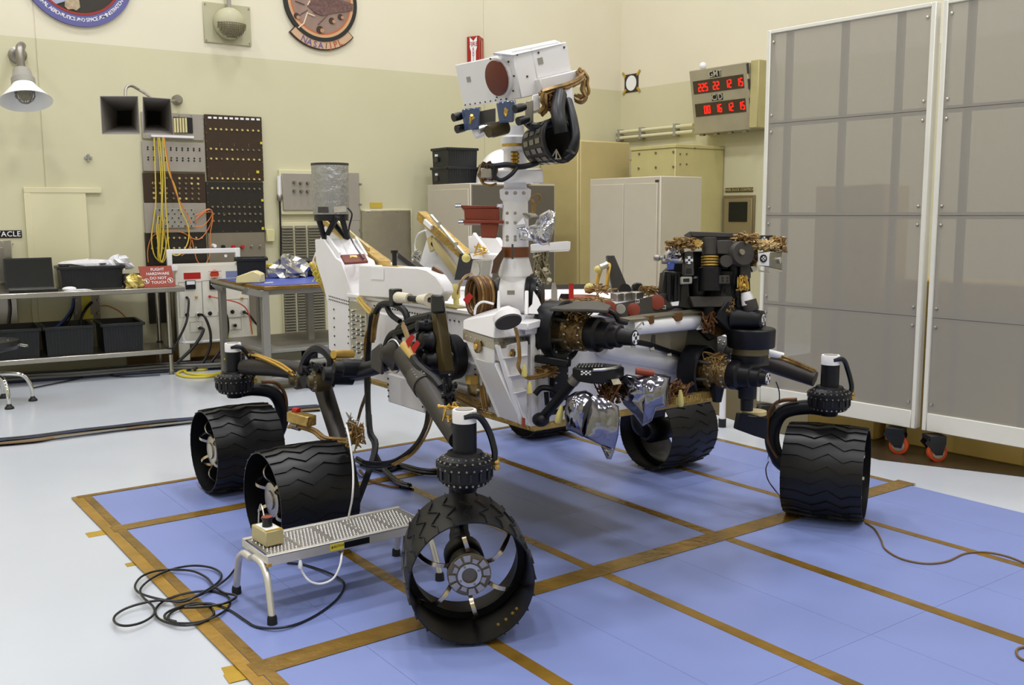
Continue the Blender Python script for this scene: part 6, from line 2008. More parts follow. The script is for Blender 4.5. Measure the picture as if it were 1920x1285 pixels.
for side in (0, 1):
    M_ = (lambda p: V(p)) if side == 0 else mir
    f, r_, md = ('nf', 'nr', 'nm') if side == 0 else ('ff', 'fr', 'fm')
    cf, cr, cm = WC[f][0], WC[r_][0], WC[md][0]
    sx = -1 if side == 0 else 1
    Hh = M_(P(826, 672, x=2.24))
    hub = MB().lathe(Hh + V((-sx * .08, 0, 0)), (sx, 0, 0), [(0, .1), (.05, .105), (.06, .115), (.075, .118), (.08, .11), (.1, .075), (.14, .07), (.16, .055)], 36).build('rocker_pivot', BLACK, RV)
    stuff(bolts(MB(), Hh, (sx, 0, 0), .1, 10, .009, .008).build('pivot_bolts', ALU, hub))
    # forward rocker tube
    S0 = M_(P(762, 668, x=2.08))
    e0 = V((cf.x, cf.y, zy(846))) + V((.0, .06, .02))
    e0 = V((cf.x + (.02 if side == 0 else -.02), cf.y + .07, zy(838)))
    ft = strut([S0, S0.lerp(e0, .5), e0], lambda t: .058 - .02 * t, 'front_rocker_tube', TUBE)
    k0 = S0.lerp(e0, .28)
    MB().lathe(k0, e0 - S0, [(0, .056), (.11, .054)], 24).build('tube_sleeve', CHAR, ft)
    rd = basis(e0 - S0)
    sv = MB()
    for i in range(4):
        for j in range(2):
            p = k0 + (e0 - S0).normalized() * (.02 + .025 * i)
            o = (-fw + V((0, 0, .3)) + rd[1] * (.5 * j - .25)); o = (o - rd[0] * o.dot(rd[0])).normalized()
            sv.lathe(p + o * .054, o, [(0, .006), (.005, .004)], 6)
    stuff(sv.build('sleeve_rivets', ALUD, ft))
    MB().cyl(S0 + V((sx * -.03, 0, 0)), Hh + V((sx * -.02, 0, 0)), .06, .09, 24).build('pivot_boss', BLACK, hub)
    # rear rocker link to the bogie
    Bp = M_(P(600, 708, x=2.06))
    lk = strut([S0 + V((0, .02, .0)), M_(P(700, 690, x=2.08)), M_(P(650, 700, x=2.06)), Bp], .036, 'rear_rocker_tube', BLACK)
    cn = M_(P(738, 668, x=2.06))
    MB().lathe(cn + V((-sx * .05, 0, 0)), (sx, .35, .1), [(0, .055), (.03, .07), (.05, .072), (.055, .062), (.09, .035), (.1, .02)], 28).build('ribbed_cone', TUBE, lk)
    MB().tube([cn + (V((0, math.cos(a), math.sin(a)))) * .073 + V((0, 0, 0)) for a in [2 * PI * k / 14 for k in range(14)]], .004, 5, 3, closed=True).build('cone_rim', ALU, lk)
    kb_ = M_(P(706, 672, x=2.03))
    MB().slab([kb_ + V((0, a, b)) for a, b in ((-.03, .07), (.05, .03), (.06, -.05), (-.04, -.07), (-.05, .04))], (-sx * .015, 0, 0)).build('link_bracket', CHAR, lk, bev=.004)
    # bogie
    bg = MB().lathe(Bp + V((-sx * .06, 0, 0)), (sx, 0, 0), [(0, .06), (.05, .07), (.1, .07), (.12, .05), (.15, .045)], 28).build('bogie_pivot', BLACK, RV)
    for q_, rr_ in ((M_(P(561, 712, x=2.0)), .05), (M_(P(597, 714, x=1.97)), .055)):
        g_ = MB().lathe(q_, (sx, .2, 0), [(-.05, rr_ * .9), (0, rr_), (.02, rr_), (.03, rr_ * .6), (.05, rr_ * .5)], 24).build('gear_drum', OLIVE, bg)
        stuff(bolts(MB(), q_ + V((sx * .022, .004, 0)), (sx, .2, 0), rr_ * .8, 8, .006, .006).build('drum_bolts', ALUD, g_))
    re = V((cr.x + (.03 if side == 0 else -.03), cr.y - .07, zy(838)))
    rt_ = strut([Bp + V((0, .04, .01)), Bp.lerp(re, .5) + V((0, 0, .02)), re], lambda t: .05 - .008 * t, 'rear_bogie_tube', TUBE)
    me_ = V((cm.x - sx * .235, cm.y + .02, WR + .12))
    mt_ = strut([Bp + V((0, -.02, -.03)), Bp.lerp(me_, .5), me_], lambda t: .046 - .006 * t, 'mid_bogie_tube', TUBE)
    ms_ = strut([me_, V((cm.x - sx * .235, cm.y, WR + .04)), V((cm.x - sx * .17, cm.y, WR)), V((cm.x - sx * .02, cm.y, WR))], .04, 'wheel_strut')
    MB().lathe(V((cm.x - sx * .02, cm.y, WR)), (-sx, 0, 0), [(0, .06), (.02, .07), (.14, .07), (.17, .05)], 24).build('drive_motor', BLACK, ms_)
    # differential link with its upright
    if side == 0:
        ub, ut = P(838, 700, x=2.12), P(822, 586, x=2.14)
        upr = MB().bar(ub, ut, .05, .05, (1, 0, 0)).build('differential_upright', OLIVE, RV, bev=.006)
        MB().slab([D(807, 552, 4.02), D(831, 553, 3.95), D(835, 587, 3.95), D(808, 588, 4.02)], fw * .06 + RT * .0).build('upright_cap', BLACKG, upr, bev=.008)
        l0, l1 = P(806, 563, x=2.14), P(746, 558, x=2.14)
        lk2 = MB().cyl(l0, l1, .013, n=12).build('differential_link', BLACK, RV)
        MB().cyl(l0, l0.lerp(l1, .32), .03, .018, 14).build('white_sleeve', mat('boot_cream', (214, 206, 184), .6, bump=.3), lk2)
        MB().cyl(l0.lerp(l1, .62), l1, .022, .026, 14).build('white_sleeve', mat('boot_cream2', (214, 206, 184), .6, bump=.3), lk2)
        MB().box(l1 + V((0, .02, 0)), (.05, .04, .075)).build('link_end', BLACKG, lk2, bev=.004)
# harnesses and details on the near suspension
clutter('pivot_wires', P(800, 640, x=2.12), (.03, .05, .07), 14, BLACK, RV, 71, .013)
for px, py, r0 in ((806, 640, .045), (790, 668, .05), (812, 676, .04), (798, 612, .03)):
    MB().lathe(P(px, py, x=2.1), (-1, .1, .1), [(-.08, r0), (0, r0), (.01, r0 * .8), (.04, r0 * .75), (.045, r0 * .4)], 20).build('pivot_drum', BLACK, RV)
clutter('bogie_wires', P(600, 695, x=1.98), (.03, .07, .03), 12, BLACK, RV, 73, .012)
for px, py, r0 in ((622, 702, .05), (642, 690, .042), (580, 692, .035)):
    MB().lathe(P(px, py, x=1.99), (-1, .2, .1), [(-.1, r0), (0, r0), (.01, r0 * .8), (.04, r0 * .7), (.045, r0 * .4)], 20).build('bogie_drum', BLACK, RV)
clutter('bogie_wires', P(640, 696, x=2.0), (.03, .05, .02), 6, BLACK, RV, 75, .011)
clutter('strut_wires', P(668, 822, x=1.93), (.03, .05, .05), 20, COPPER, RV, 76, .006)
clutter('strut_wires', P(660, 810, x=1.93), (.02, .03, .06), 10, ALU, RV, 77, .005)
for z_ in (0, 17):
    MB().cyl(P(625, 665 + z_, x=2.0), P(660, 664 + z_, x=2.12), .02, n=16).build('gold_canister', GOLDP, RV)
MB().tube([P(565, 700, x=1.97), P(575, 670, x=1.97), P(590, 655, x=1.98), P(606, 657, x=1.99), P(620, 672, x=2.0), P(622, 690, x=2.0)], .022, 8).build('black_hose', BLACK, RV)
MB().tube([D(520, 700, 5.1), D(505, 685, 5.15), D(485, 672, 5.2), D(470, 664, 5.2)], .016, 8).build('arm_hose', BLACK, RV)
harness('arm_harness', [P(470, 668, x=1.9), P(490, 672, x=1.9), P(520, 685, x=1.92), P(545, 700, x=1.95)], 4, .006, GOLDP, RV, 78, .015)
# black hoses and copper lines over the body side
xh = RX - .10
MB().tube([P(823, 592, x=xh), P(800, 596, x=xh), P(770, 604, x=xh), P(748, 622, x=xh), P(745, 650, x=xh - .03), P(757, 685, x=xh - .08), P(780, 705, x=2.05)], .024, 9).build('black_hose', BLACK, RV)
MB().tube([P(800, 602, x=xh), P(770, 618, x=xh), P(737, 630, x=xh), P(727, 650, x=xh)], .026, 9).build('black_hose', BLACK, RV)
MB().tube([P(790, 640, x=xh), P(788, 625, x=xh), P(795, 612, x=xh), P(806, 600, x=xh)], .018, 8).build('black_hose', BLACK, RV)
MB().tube([P(703, 590, x=xh), P(714, 572, x=xh), P(735, 570, x=xh), P(757, 582, x=xh), P(765, 604, x=xh), P(768, 625, x=xh)], .016, 8).build('black_hose', BLACK, RV)
MB().tube([P(724, 572, x=xh), P(733, 590, x=xh), P(750, 603, x=xh)], .013, 8).build('black_hose', BLACK, RV)
MB().cyl(D(758, 646, 4.1), D(776, 672, 4.05), .022, .016, 14).build('yellow_boot', mat('boot_yellow', (208, 174, 96), .5), RV)
MB().tube([D(776, 672, 4.05), D(785, 686, 4.0), D(800, 700, 3.95), D(815, 712, 3.9), D(828, 728, 3.85)], .02, 8).build('sleeved_cable', BLACK, RV)
for px, py, d_ in ((760, 640, 4.06), (770, 652, 4.03)):
    MB().slab([D(px, py, d_), D(px + 12, py - 14, d_), D(px + 18, py - 8, d_), D(px + 6, py + 12, d_)], fw * .006).build('red_tag', RED, RV)
harness('copper_lines', [D(757, 610, 4.3), D(762, 625, 4.2), D(768, 640, 4.1), D(772, 650, 4.08)], 4, .006, COPPER, RV, 80, .008)
harness('copper_lines', [P(703, 585, x=xh + .02), P(696, 610, x=xh), P(690, 640, x=xh), P(690, 690, x=xh), P(694, 720, x=xh)], 5, .007, COPPER, RV, 81, .016)
harness('copper_lines', [P(707, 590, x=xh), P(702, 615, x=xh), P(700, 640, x=xh)], 4, .007, COPPER, RV, 82, .012)
harness('hanging_cable', [P(700, 590, x=xh), P(694, 640, x=xh), P(692, 700, x=xh), P(692, 760, x=xh - .02), P(696, 810, x=xh - .05), P(705, 850, x=xh - .07), V((1.98, 4.05, .03))], 4, .010, BLACKG, RV, 83, .012)
harness('hanging_cable', [P(690, 640, x=xh), P(690, 720, x=xh), P(676, 770, x=xh), P(668, 800, x=xh)], 2, .005, COPPER, RV, 84, .015)
MB().cyl(P(691, 778, x=xh - .02), P(692, 800, x=xh - .03), .017, n=10).build('yellow_connector', YPALE, RV)
harness('floor_harness', [P(805, 762, x=RX - .02), P(798, 800, x=RX - .05), P(775, 840, x=RX - .1), P(740, 866, x=RX - .15), P(705, 872, x=RX - .25), P(680, 868, x=2.0)], 3, .008, BLACKG, RV, 85, .012)
harness('floor_harness', [P(812, 768, x=RX - .02), P(800, 810, x=RX - .05), P(775, 850, x=RX - .1), P(735, 876, x=RX - .2)], 2, .005, COPPER, RV, 86, .012)
harness('side_harness', [P(845, 738, x=RX - .03), P(870, 750, x=RX - .04), P(890, 760, x=RX - .05), P(905, 768, x=RX - .06)], 10, .006, COPPER, RV, 87, .02)
harness('side_harness', [P(905, 725, x=RX - .05), P(908, 745, x=RX - .06), P(912, 768, x=RX - .06)], 6, .006, COPPER, RV, 88, .015)
clutter('strut_connectors', D(845, 778, 3.55), (.025, .025, .03), 5, GOLDP, RV, 89, .007)
clutter('strut_connectors', D(842, 745, 3.6), (.02, .02, .05), 10, BLACK, RV, 90, .009)
MB().slab([D(836, 770, 3.5), D(865, 768, 3.48), D(866, 776, 3.48), D(838, 778, 3.5)], fw * .03).build('connector_shelf', ALUD, RV)
harness('floor_harness', [P(668, 862, z=.04), P(690, 872, z=.03), P(720, 880, z=.03), P(750, 874, z=.03), P(790, 884, z=.03), P(840, 886, z=.03), P(900, 880, z=.03)], 7, .010, BLACKG, RV, 92, .02)
harness('floor_harness', [P(700, 850, z=.12), P(712, 872, z=.05), P(728, 890, z=.03), P(748, 906, z=.03), P(768, 912, z=.03)], 6, .008, BLACKG, RV, 93, .018)
harness('floor_wires', [P(672, 880, z=.02), P(690, 898, z=.02), P(715, 908, z=.02), P(745, 912, z=.02), P(752, 900, z=.02)], 3, .004, BROWNM, RV, 94, .012)
MB().tube([P(668, 884, z=.02), P(678, 895, z=.02), P(690, 890, z=.02), P(692, 872, z=.03), P(680, 866, z=.05)], .006, 6).build('floor_wires', CBL, RV)
# copper harness in front of the corner
harness('corner_harness', [D(966, 615, 3.78), D(972, 640, 3.78), D(974, 670, 3.78), D(972, 690, 3.78), D(985, 706, 3.8), D(1005, 706, 3.85), D(1025, 700, 3.9)], 5, .005, COPPER, RV, 91, .008)
for px, py in ((983, 698), (993, 730)):
    MB().lathe(D(px, py, 3.76), -EZ, [(-.03, .004), (-.015, .009), (0, .011), (.015, .012), (.02, .008)], 10).build('yellow_plug', YPALE, RV)

# ---- robotic arm
def target(c, axis, r, par):
    """round white camera target with black quadrant marks"""
    d_, u, w = basis(axis)
    t = MB().lathe(c, axis, [(0, r), (.002, r)], 24).build('target_disc', LABELW, par)
    m = MB()
    m.lathe(c + d_ * .002, d_, [(0, r * .3), (.0015, r * .3)], 14)
    for a in (PI / 4, PI * 3 / 4, PI * 5 / 4, PI * 7 / 4):
        o = u * math.cos(a) + w * math.sin(a)
        tt = d_.cross(o)
        m.slab([c + d_ * .002 + o * r * .55 - tt * r * .2, c + d_ * .002 + o * r * .95 - tt * r * .3, c + d_ * .002 + o * r * .95 + tt * r * .3, c + d_ * .002 + o * r * .55 + tt * r * .2], d_ * .0015)
    m.build('target_marks', BLACKG, par)
    return t
sax = (-fw * .60 + RT * .79 - UP * .08).normalized()
def joint(c, par_name, R, L, scale=1.0, tgt=True):
    """big shallow drum, gold actuator, then a stepped black motor along sax"""
    dr = MB().lathe(c, sax, [(-.075, R * .82), (-.07, R), (.015, R * 1.02), (.02, R * .95), (-.03, R * .86)], 40, cap=False).build(par_name, BLACK, RV)
    MB().lathe(c, sax, [(-.04, .0), (-.04, R * .86)], 32, cap=False).build('drum_web', BLACKG, dr)
    MB().lathe(c, sax, [(-.078, R * .8), (-.074, R * .82)], 32).build('drum_back', BLACK, dr)
    MB().lathe(c, sax, [(-.04, R * .52), (.02, R * .55), (.03, R * .62), (.05, R * .62), (.055, R * .52), (.08, R * .5), (.085, R * .58), (.11, R * .58), (.115, R * .5), (.135, R * .46)], 32).build('gold_actuator', mat('actuator_gold', (112, 90, 54), .32, .6, var=.35, vscale=30, bump=.5, bscale=50), dr)
    stuff(bolts(bolts(MB(), c + sax * .05, sax, R * .57, 14, .006, .008), c + sax * .11, sax, R * .53, 14, .005, .008).build('actuator_bolts', ALU, dr))
    dd, u, w = basis(sax)
    for i in range(6):
        a = 2 * PI * i / 6 + .3
        o = u * math.cos(a) + w * math.sin(a)
        MB().cyl(c + o * R * .75 - sax * .03, c + o * R * .62 + sax * .05, .007, n=8).build('tie_rod', CHAR, dr)
    clutter('joint_wires', c + sax * .07 + EZ * R * .45, (R * .4, R * .4, R * .25), 16, COPPER, dr, int(R * 1000) + int(L * 100), .006)
    MB().lathe(c, sax, [(.13, R * .5), (.14, R * .56), (.175, R * .56), (.185, R * .44), (.23, R * .43), (.235, R * .36), (.27, R * .35), (.275, R * .27), (L, R * .25), (L + .003, R * .2)], 32).build('joint_motor', BLACK, dr)
    if tgt:
        target(c + sax * (L + .003), sax, R * .2, dr)
    return dr
sh = joint(D(1056, 622, 3.98), 'shoulder_joint', .125, .335)
# hood over the shoulder
hd = [D(1032, 583, 3.9), D(1055, 570, 3.98), D(1075, 566, 3.95), D(1120, 570, 3.86), D(1140, 577, 3.82), D(1152, 600, 3.80), D(1146, 590, 3.84), D(1110, 584, 3.84), D(1060, 584, 3.84)]
hood = MB().slab([D(1030, 584, 3.85), D(1062, 570, 4.05), D(1120, 569, 4.02), D(1146, 578, 3.95), D(1140, 588, 3.78), D(1105, 585, 3.75), D(1060, 585, 3.8)], V((0, 0, .012))).build('shoulder_hood', CHAR, RV, bev=.003)
MB().tube([D(1140, 582, 3.88), D(1153, 590, 3.87), D(1160, 602, 3.88), D(1175, 606, 3.9)], .01, 8).build('hood_edge', BLACK, hood)
# mounting strut and brackets at the front of the body
m = MB().slab([D(995, 634, 3.9), D(1022, 615, 3.95), D(1022, 642, 3.95)], fw * .04).build('shoulder_lug', BLACK, RV, bev=.003)
MB().bar(D(1005, 672, 3.92), D(1068, 682, 3.85), .035, .03).build('shoulder_beam', BLACK, RV, bev=.004)
MB().bx((RX + .08, FY - .03, .74), (RX + .16, FY, .97)).build('black_mount', BLACKG, RV, bev=.004)
rivets(RV, [(RX + .09, FY - .031, .76), (RX + .09, FY - .031, .95)], 6, .006, (0, -1, 0), ALU, 'mount_rivets')
rivets(RV, [(RX + .15, FY - .031, .76), (RX + .15, FY - .031, .95)], 6, .006, (0, -1, 0), ALU, 'mount_rivets')
st_ = MB().cyl(D(1076, 714, 3.78), D(1018, 783, 3.88), .02, n=14).build('front_strut', BLACK, RV)
MB().ball(D(1014, 787, 3.88), .036, 14, (1, 1, .8)).build('strut_foot', BLACK, st_)
MB().cyl(D(1081, 708, 3.77), D(1073, 718, 3.785), .022, n=14).build('strut_collar', ALUD, st_)
MB().tube([D(1003, 740, 3.9), D(1015, 728, 3.9), D(1035, 730, 3.9), D(1050, 742, 3.92), D(1085, 752, 3.98)], .012, 8).build('black_tube_frame', BLACK, RV)
MB().tube([D(1024, 735, 3.92), D(1026, 760, 3.92)], .01, 8).build('black_tube_frame', BLACK, RV)
MB().tube([D(1085, 748, 3.95), D(1050, 770, 3.95), D(1030, 775, 3.9)], .009, 8).build('black_tube_frame', BLACK, RV)
# hazard camera cover
hz = MB().slab([D(1073, 690, 3.76), D(1085, 682, 3.88), D(1120, 680, 3.95), D(1160, 684, 3.95), D(1170, 688, 3.85), D(1150, 694, 3.76), D(1110, 696, 3.72)], V((0, 0, -.05))).build('camera_shelf', BLACK, RV, bev=.004)
m = MB()
for i in range(9):
    m.slab([D(1079 + i * 6, 689.5 - i * .2, 3.77 - .004 * i), D(1081.5 + i * 6, 689.5 - i * .2, 3.77 - .004 * i), D(1088 + i * 5.3, 682.5, 3.9), D(1086 + i * 5.3, 682.5, 3.9)], V((0, 0, .004)))
stuff(m.build('grille_slots', ALU, hz))
MB().tube([D(1112, 694, 3.71), D(1140, 692, 3.74), D(1158, 688, 3.8), D(1163, 684, 3.88)], .006, 6).build('bright_edge', ALU, hz)
m = MB()
for i in range(5):
    for j in range(3):
        if (i + j) % 2 == 0:
            m.box(D(1091 + i * 4, 697 + j * 2.6, 3.725), (.007, .004, .005))
stuff(m.build('checker_marks', LABELW, hz))
MB().slab([D(1146, 712, 3.75), D(1160, 710, 3.78), D(1166, 720, 3.78), D(1150, 722, 3.75)], fw * .02).build('silver_clip', ALU, RV)
clutter('front_wires', D(1140, 735, 3.85), (.05, .05, .05), 18, BROWNM, RV, 101, .006)
clutter('front_wires', D(1025, 700, 3.92), (.05, .03, .02), 12, COPPER, RV, 102, .006)
clutter('front_wires', D(1265, 738, 4.2), (.06, .05, .04), 16, BROWNM, RV, 103, .007)
MB().lathe(D(1276, 745, 4.1), V((.05, 0, -1)), [(-.03, .006), (0, .012), (.03, .014), (.04, .010)], 10).build('yellow_plug', YPALE, RV)
MB().lathe(D(1050, 775, 3.8), V((-.3, 0, -1)), [(-.03, .006), (0, .013), (.03, .016), (.04, .012)], 10).build('yellow_plug', YPALE, RV)
# foil bags hanging at the front
BAG = mat('mirror_foil_bag', (136, 136, 148), .14, 1.0, bump=.4, bscale=9)
fb = pillow('foil_bag', [(1062, 745), (1078, 735), (1098, 732), (1112, 740), (1106, 768), (1099, 795), (1093, 820), (1078, 812), (1062, 806), (1058, 778)], 3.72, .07, BAG, RV, 111, .009, .06, soft=True)
pillow('bag_flap', [(1104, 742), (1135, 748), (1160, 762), (1162, 790), (1160, 815), (1152, 845), (1128, 836), (1108, 826), (1093, 819), (1098, 790)], 3.70, .03, BAG, fb, 112, .008, .05, soft=True)
pillow('bag_tail', [(1126, 836), (1152, 846), (1146, 862), (1138, 862)], 3.7, .008, BAG, fb, 113, .004, .012)
fb2 = pillow('foil_bag', [(1160, 712), (1175, 702), (1195, 705), (1222, 700), (1248, 703), (1258, 706), (1254, 735), (1252, 762), (1230, 768), (1222, 790), (1205, 800), (1190, 780), (1170, 760), (1158, 735)], 3.85, .08, BAG, RV, 114, .016, .08, soft=True)
MB().cyl(D(1192, 696, 3.82), D(1226, 701, 3.82), .014, n=12).build('red_roll', REDO, fb2)
# gold struts between the foil bag and the far wheel
MB().bar(D(1262, 752, 4.15), D(1350, 735, 4.4), .03, .03).build('gold_bar', GOLD, RV)

# arm tubes
ua, ub_ = D(1180, 612, 4.02), D(1328, 600, 4.4)
ut_ = MB().lathe(ua, ub_ - ua, [(0, .03), (.02, .038), ((ub_ - ua).length - .02, .038), ((ub_ - ua).length, .03)], 28).build('upper_arm_tube', WHITE2, RV)
la, lb = D(1128, 650, 4.1), D(1278, 681, 4.45)
MB().lathe(la, lb - la, [(0, .04), (.02, .047), ((lb - la).length - .02, .047), ((lb - la).length, .034)], 28).build('lower_arm_tube', WHITE2, RV)
MB().slab([D(1160, 596, 3.98), D(1200, 590, 4.05), D(1260, 584, 4.2), D(1345, 576, 4.4), D(1346, 580, 4.36), D(1262, 590, 4.16), D(1205, 598, 4.02), D(1180, 600, 3.96)], V((0, 0, -.008))).build('cable_tray', mat('tray_olive', (104, 98, 80), .5, .3), ut_)
for px, py, d_ in ((1215, 602, 4.08), (1268, 596, 4.2), (1315, 590, 4.34)):
    MB().slab([D(px - 10, py - 9, d_ - .03), D(px + 12, py - 11, d_ - .03), D(px + 12, py + 4, d_ - .03), D(px + 3, py + 7, d_ - .03), D(px - 10, py + 5, d_ - .03)], fw * .03).build('tube_clamp', BROWNM, ut_, bev=.003)
for px, d_ in ((1195, 4.02), (1310, 4.32)):
    m = MB()
    m.bar(D(px - 4, 618, d_ - .05), D(px + 10, 604, d_ - .05), .005, .005); m.bar(D(px - 4, 618, d_ - .05), D(px + 8, 616, d_ - .05), .005, .005); m.bar(D(px + 10, 604, d_ - .05), D(px + 12, 610, d_ - .05), .005, .005)
    m.build('wire_bracket', ALU, ut_)
MB().slab([D(1120, 590, 4.05), D(1150, 571, 4.1), D(1245, 550, 4.27), D(1262, 553, 4.3), D(1266, 578, 4.3), D(1240, 590, 4.26), D(1165, 600, 4.12)], fw * .02).build('cover_plate', CHAR, RV, bev=.003)
for px, py, r_, m_ in ((1142, 578, .03, REDO), (1187, 581, .029, REDO), (1231, 567, .033, REDO), (1163, 580, .021, GREYP), (1253, 570, .021, CHAR)):
    d_ = 4.05 + (px - 1130) * .0019
    MB().lathe(D(px, py, d_ - .0), -fw, [(-.01, r_), (.012, r_), (.014, r_ * .9)], 26).build('round_cap', m_, RV)
for px, py in ((1195, 565), (1245, 576)):
    d_ = 4.05 + (px - 1130) * .0019 - .012
    s_ = MB().box(D(px, py, d_), (.016, .003, .016), Matrix((RT, -fw, UP)).transposed()).build('marker_square', LABELW, RV)
    for k in (-1, 1):
        MB().box(D(px + k * 1.6, py, d_ - .003), (.005, .002, .010), Matrix((RT, -fw, UP)).transposed()).build('marker_dot', BLACKG, s_)
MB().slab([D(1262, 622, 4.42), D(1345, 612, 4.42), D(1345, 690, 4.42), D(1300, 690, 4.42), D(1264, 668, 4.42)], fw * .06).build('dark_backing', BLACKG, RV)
MB().bar(D(1222, 628, 4.3), D(1222, 662, 4.3), .03, .02).build('dark_bar', CHAR, RV)
MB().tube([D(1160, 628, 4.05), D(1185, 640, 4.1), D(1215, 646, 4.17), D(1245, 656, 4.26), D(1285, 668, 4.38)], .012, 8).build('black_hose', BLACK, RV)
for px, py, d_ in ((1185, 645, 4.1), (1220, 652, 4.2), (1252, 662, 4.3)):
    MB().bar(D(px, py - 8, d_ - .01), D(px + 3, py + 6, d_ - .02), .02, .008).build('hose_clip', ALUD, RV)
# elbow
el = MB().slab([D(1322, 575, 4.35), D(1360, 570, 4.4), D(1378, 585, 4.38), D(1378, 622, 4.36), D(1345, 632, 4.32), D(1322, 620, 4.32)], fw * .12).build('elbow_body', mat('elbow_brown', (88, 66, 34), .4, .5, var=.4, vscale=30, bump=.4, bscale=40), RV, bev=.006)
ea = (-fw * .52 + RT * .85 - UP * .06).normalized()
e0 = D(1372, 597, 4.3)
MB().lathe(e0, ea, [(0, .05), (.01, .058), (.02, .05), (.1, .046), (.105, .042), (.135, .040), (.14, .03)], 28).build('elbow_motor', BLACK, el)
target(e0 + ea * .141, ea, .024, el)
MB().slab([D(1416, 583, 4.45), D(1434, 584, 4.45), D(1436, 614, 4.45), D(1418, 614, 4.45)], fw * .06).build('elbow_plate', CHAR, el)
clutter('elbow_wires', D(1366, 585, 4.27), (.02, .02, .04), 10, COPPER, el, 121, .006)
clutter('elbow_wires', D(1330, 610, 4.25), (.03, .03, .04), 12, BROWNM, el, 122, .007)
hc_ = D(1408, 632, 4.3)
MB().lathe(hc_, EZ, [(-.045, .1), (-.04, .104), (.034, .106), (.04, .1)], 36).build('elbow_drum', BLACK, RV)
MB().lathe(hc_ + V((0, 0, -.075)), EZ, [(0, .08), (.03, .08)], 32).build('elbow_ring', mat('ring_olive', (110, 100, 74), .4, .5), RV)
MB().lathe(hc_ + V((-.02, 0, -.11)), EZ, [(0, .07), (.035, .075)], 28).build('elbow_base', BLACK, RV)
wr = joint(D(1318, 697, 4.35), 'wrist_joint', .115, .30)
MB().lathe(D(1345, 720, 4.3), EZ, [(-.08, .02), (0, .035)], 14).build('wrist_post', BLACK, wr)
vp = D(1400, 770, 4.28)
va = MB().lathe(vp, EZ, [(0, .027), (.05, .028), (.055, .038), (.11, .04), (.115, .044), (.17, .044)], 26).build('vertical_actuator', BLACK, RV)
MB().lathe(D(1414, 772, 4.4), EZ, [(-.012, .055), (.004, .055)], 26).build('cream_ring', mat('ring_cream', (196, 178, 126), .5), va)
MB().slab([D(1388, 775, 4.35), D(1412, 778, 4.3), D(1440, 785, 4.4), D(1438, 825, 4.4), D(1415, 818, 4.35), D(1382, 806, 4.38)], fw * .08).build('wedge_foot', BLACK, va, bev=.004)
MB().cyl(D(1440, 661, 4.5), D(1468, 668, 4.5), .016, n=12).build('white_cap_tube', WHITE2, RV)
harness('far_arm_harness', [D(1445, 668, 4.55), D(1470, 672, 4.5), D(1495, 682, 4.5), D(1525, 695, 4.55)], 6, .006, COPPER, RV, 123, .014)
MB().slab([D(1408, 665, 4.3), D(1440, 662, 4.34), D(1442, 685, 4.34), D(1410, 690, 4.3)], fw * .06).build('mesh_block', CHAR, RV)

# ---- turret
TD = 4.25
tb_ = MB().lathe(D(1352, 545, TD + .1), EZ, [(-.05, .06), (-.03, .10), (0, .085), (.09, .085), (.10, .06), (.13, .06)], 30).build('turret_body', BLACK, RV)
tu = RV
MB().slab([D(1250, 505, TD + .14), D(1290, 470, TD + .14), D(1404, 470, TD + .14), D(1410, 600, TD + .14), D(1330, 640, TD + .14), D(1290, 600, TD + .14), D(1246, 585, TD + .14)], fw * .14).build('turret_frame', BLACK, RV, bev=.005)
for px, py, r0, L0 in ((1310, 540, .03, .1), (1375, 515, .035, .09), (1362, 550, .04, .08), (1385, 560, .03, .1), (1330, 585, .035, .12)):
    MB().lathe(D(px, py, TD + .05) - UP * L0 / 2, UP, [(0, r0 * .8), (.01, r0), (L0 - .01, r0), (L0, r0 * .7)], 18).build('turret_motor', BLACK, RV)
MB().slab([D(1318, 560, TD + .06), D(1372, 558, TD + .06), D(1382, 600, TD + .1), D(1340, 606, TD + .1)], fw * .08).build('brown_link', mat('link_brown', (70, 50, 24), .4, .3, var=.3, vscale=25), RV, bev=.004)
def tslab(pts, d_, th, m_, name, par, bev=.003):
    return MB().slab([D(x, y, d_) for x, y in pts], fw * th).build(name, m_, par, bev=bev)
tslab([(1292, 434), (1400, 437), (1408, 441), (1405, 446), (1298, 444)], TD, .14, CHAR, 'turret_top_plate', tb_)
MB().lathe(D(1330, 478, TD), UP, [(0, .032), (.072, .032), (.074, .028)], 24).build('grey_motor', CHAR, tb_)
tslab([(1343, 451), (1374, 450), (1376, 466), (1372, 478), (1345, 476)], TD - .02, .08, CHAR, 'grey_gearbox', tb_)
MB().lathe(D(1389, 476, TD - .02), (-fw + RT * .3), [(-.05, .054), (.02, .054), (.026, .05)], 32).build('gear_disc', CHAR, tb_)
tslab([(1370, 470), (1390, 470), (1392, 498), (1371, 495)], TD - .035, .06, CHAR, 'disc_foot', tb_)
MB().lathe(D(1391, 473, TD - .055), (-fw + RT * .3), [(0, .014), (.006, .012)], 16).build('disc_boss', ALUD, tb_)
MB().lathe(D(1361, 490, TD - .03), -fw, [(-.04, .028), (.012, .026)], 24).build('grey_lobe', CHAR, tb_)
for i in range(4):
    MB().lathe(D(1331, 499, TD) + UP * (.012 * i), UP, [(0, .038), (.007, .038)], 26).build('gold_ring', GOLD if i % 2 == 0 else GOLDP, tb_)
MB().lathe(D(1331, 546, TD), UP, [(0, .05), (.1, .05), (.105, .04)], 28).build('black_barrel', BLACK, tb_)
MB().lathe(D(1340, 540, TD - .03), UP, [(0, .02), (.09, .02)], 20).build('black_barrel', BLACK, tb_)
o = tslab([(1341, 517), (1368, 516), (1369, 532), (1341, 533)], TD - .04, .05, CHAR, 'perforated_block', tb_)
m = MB()
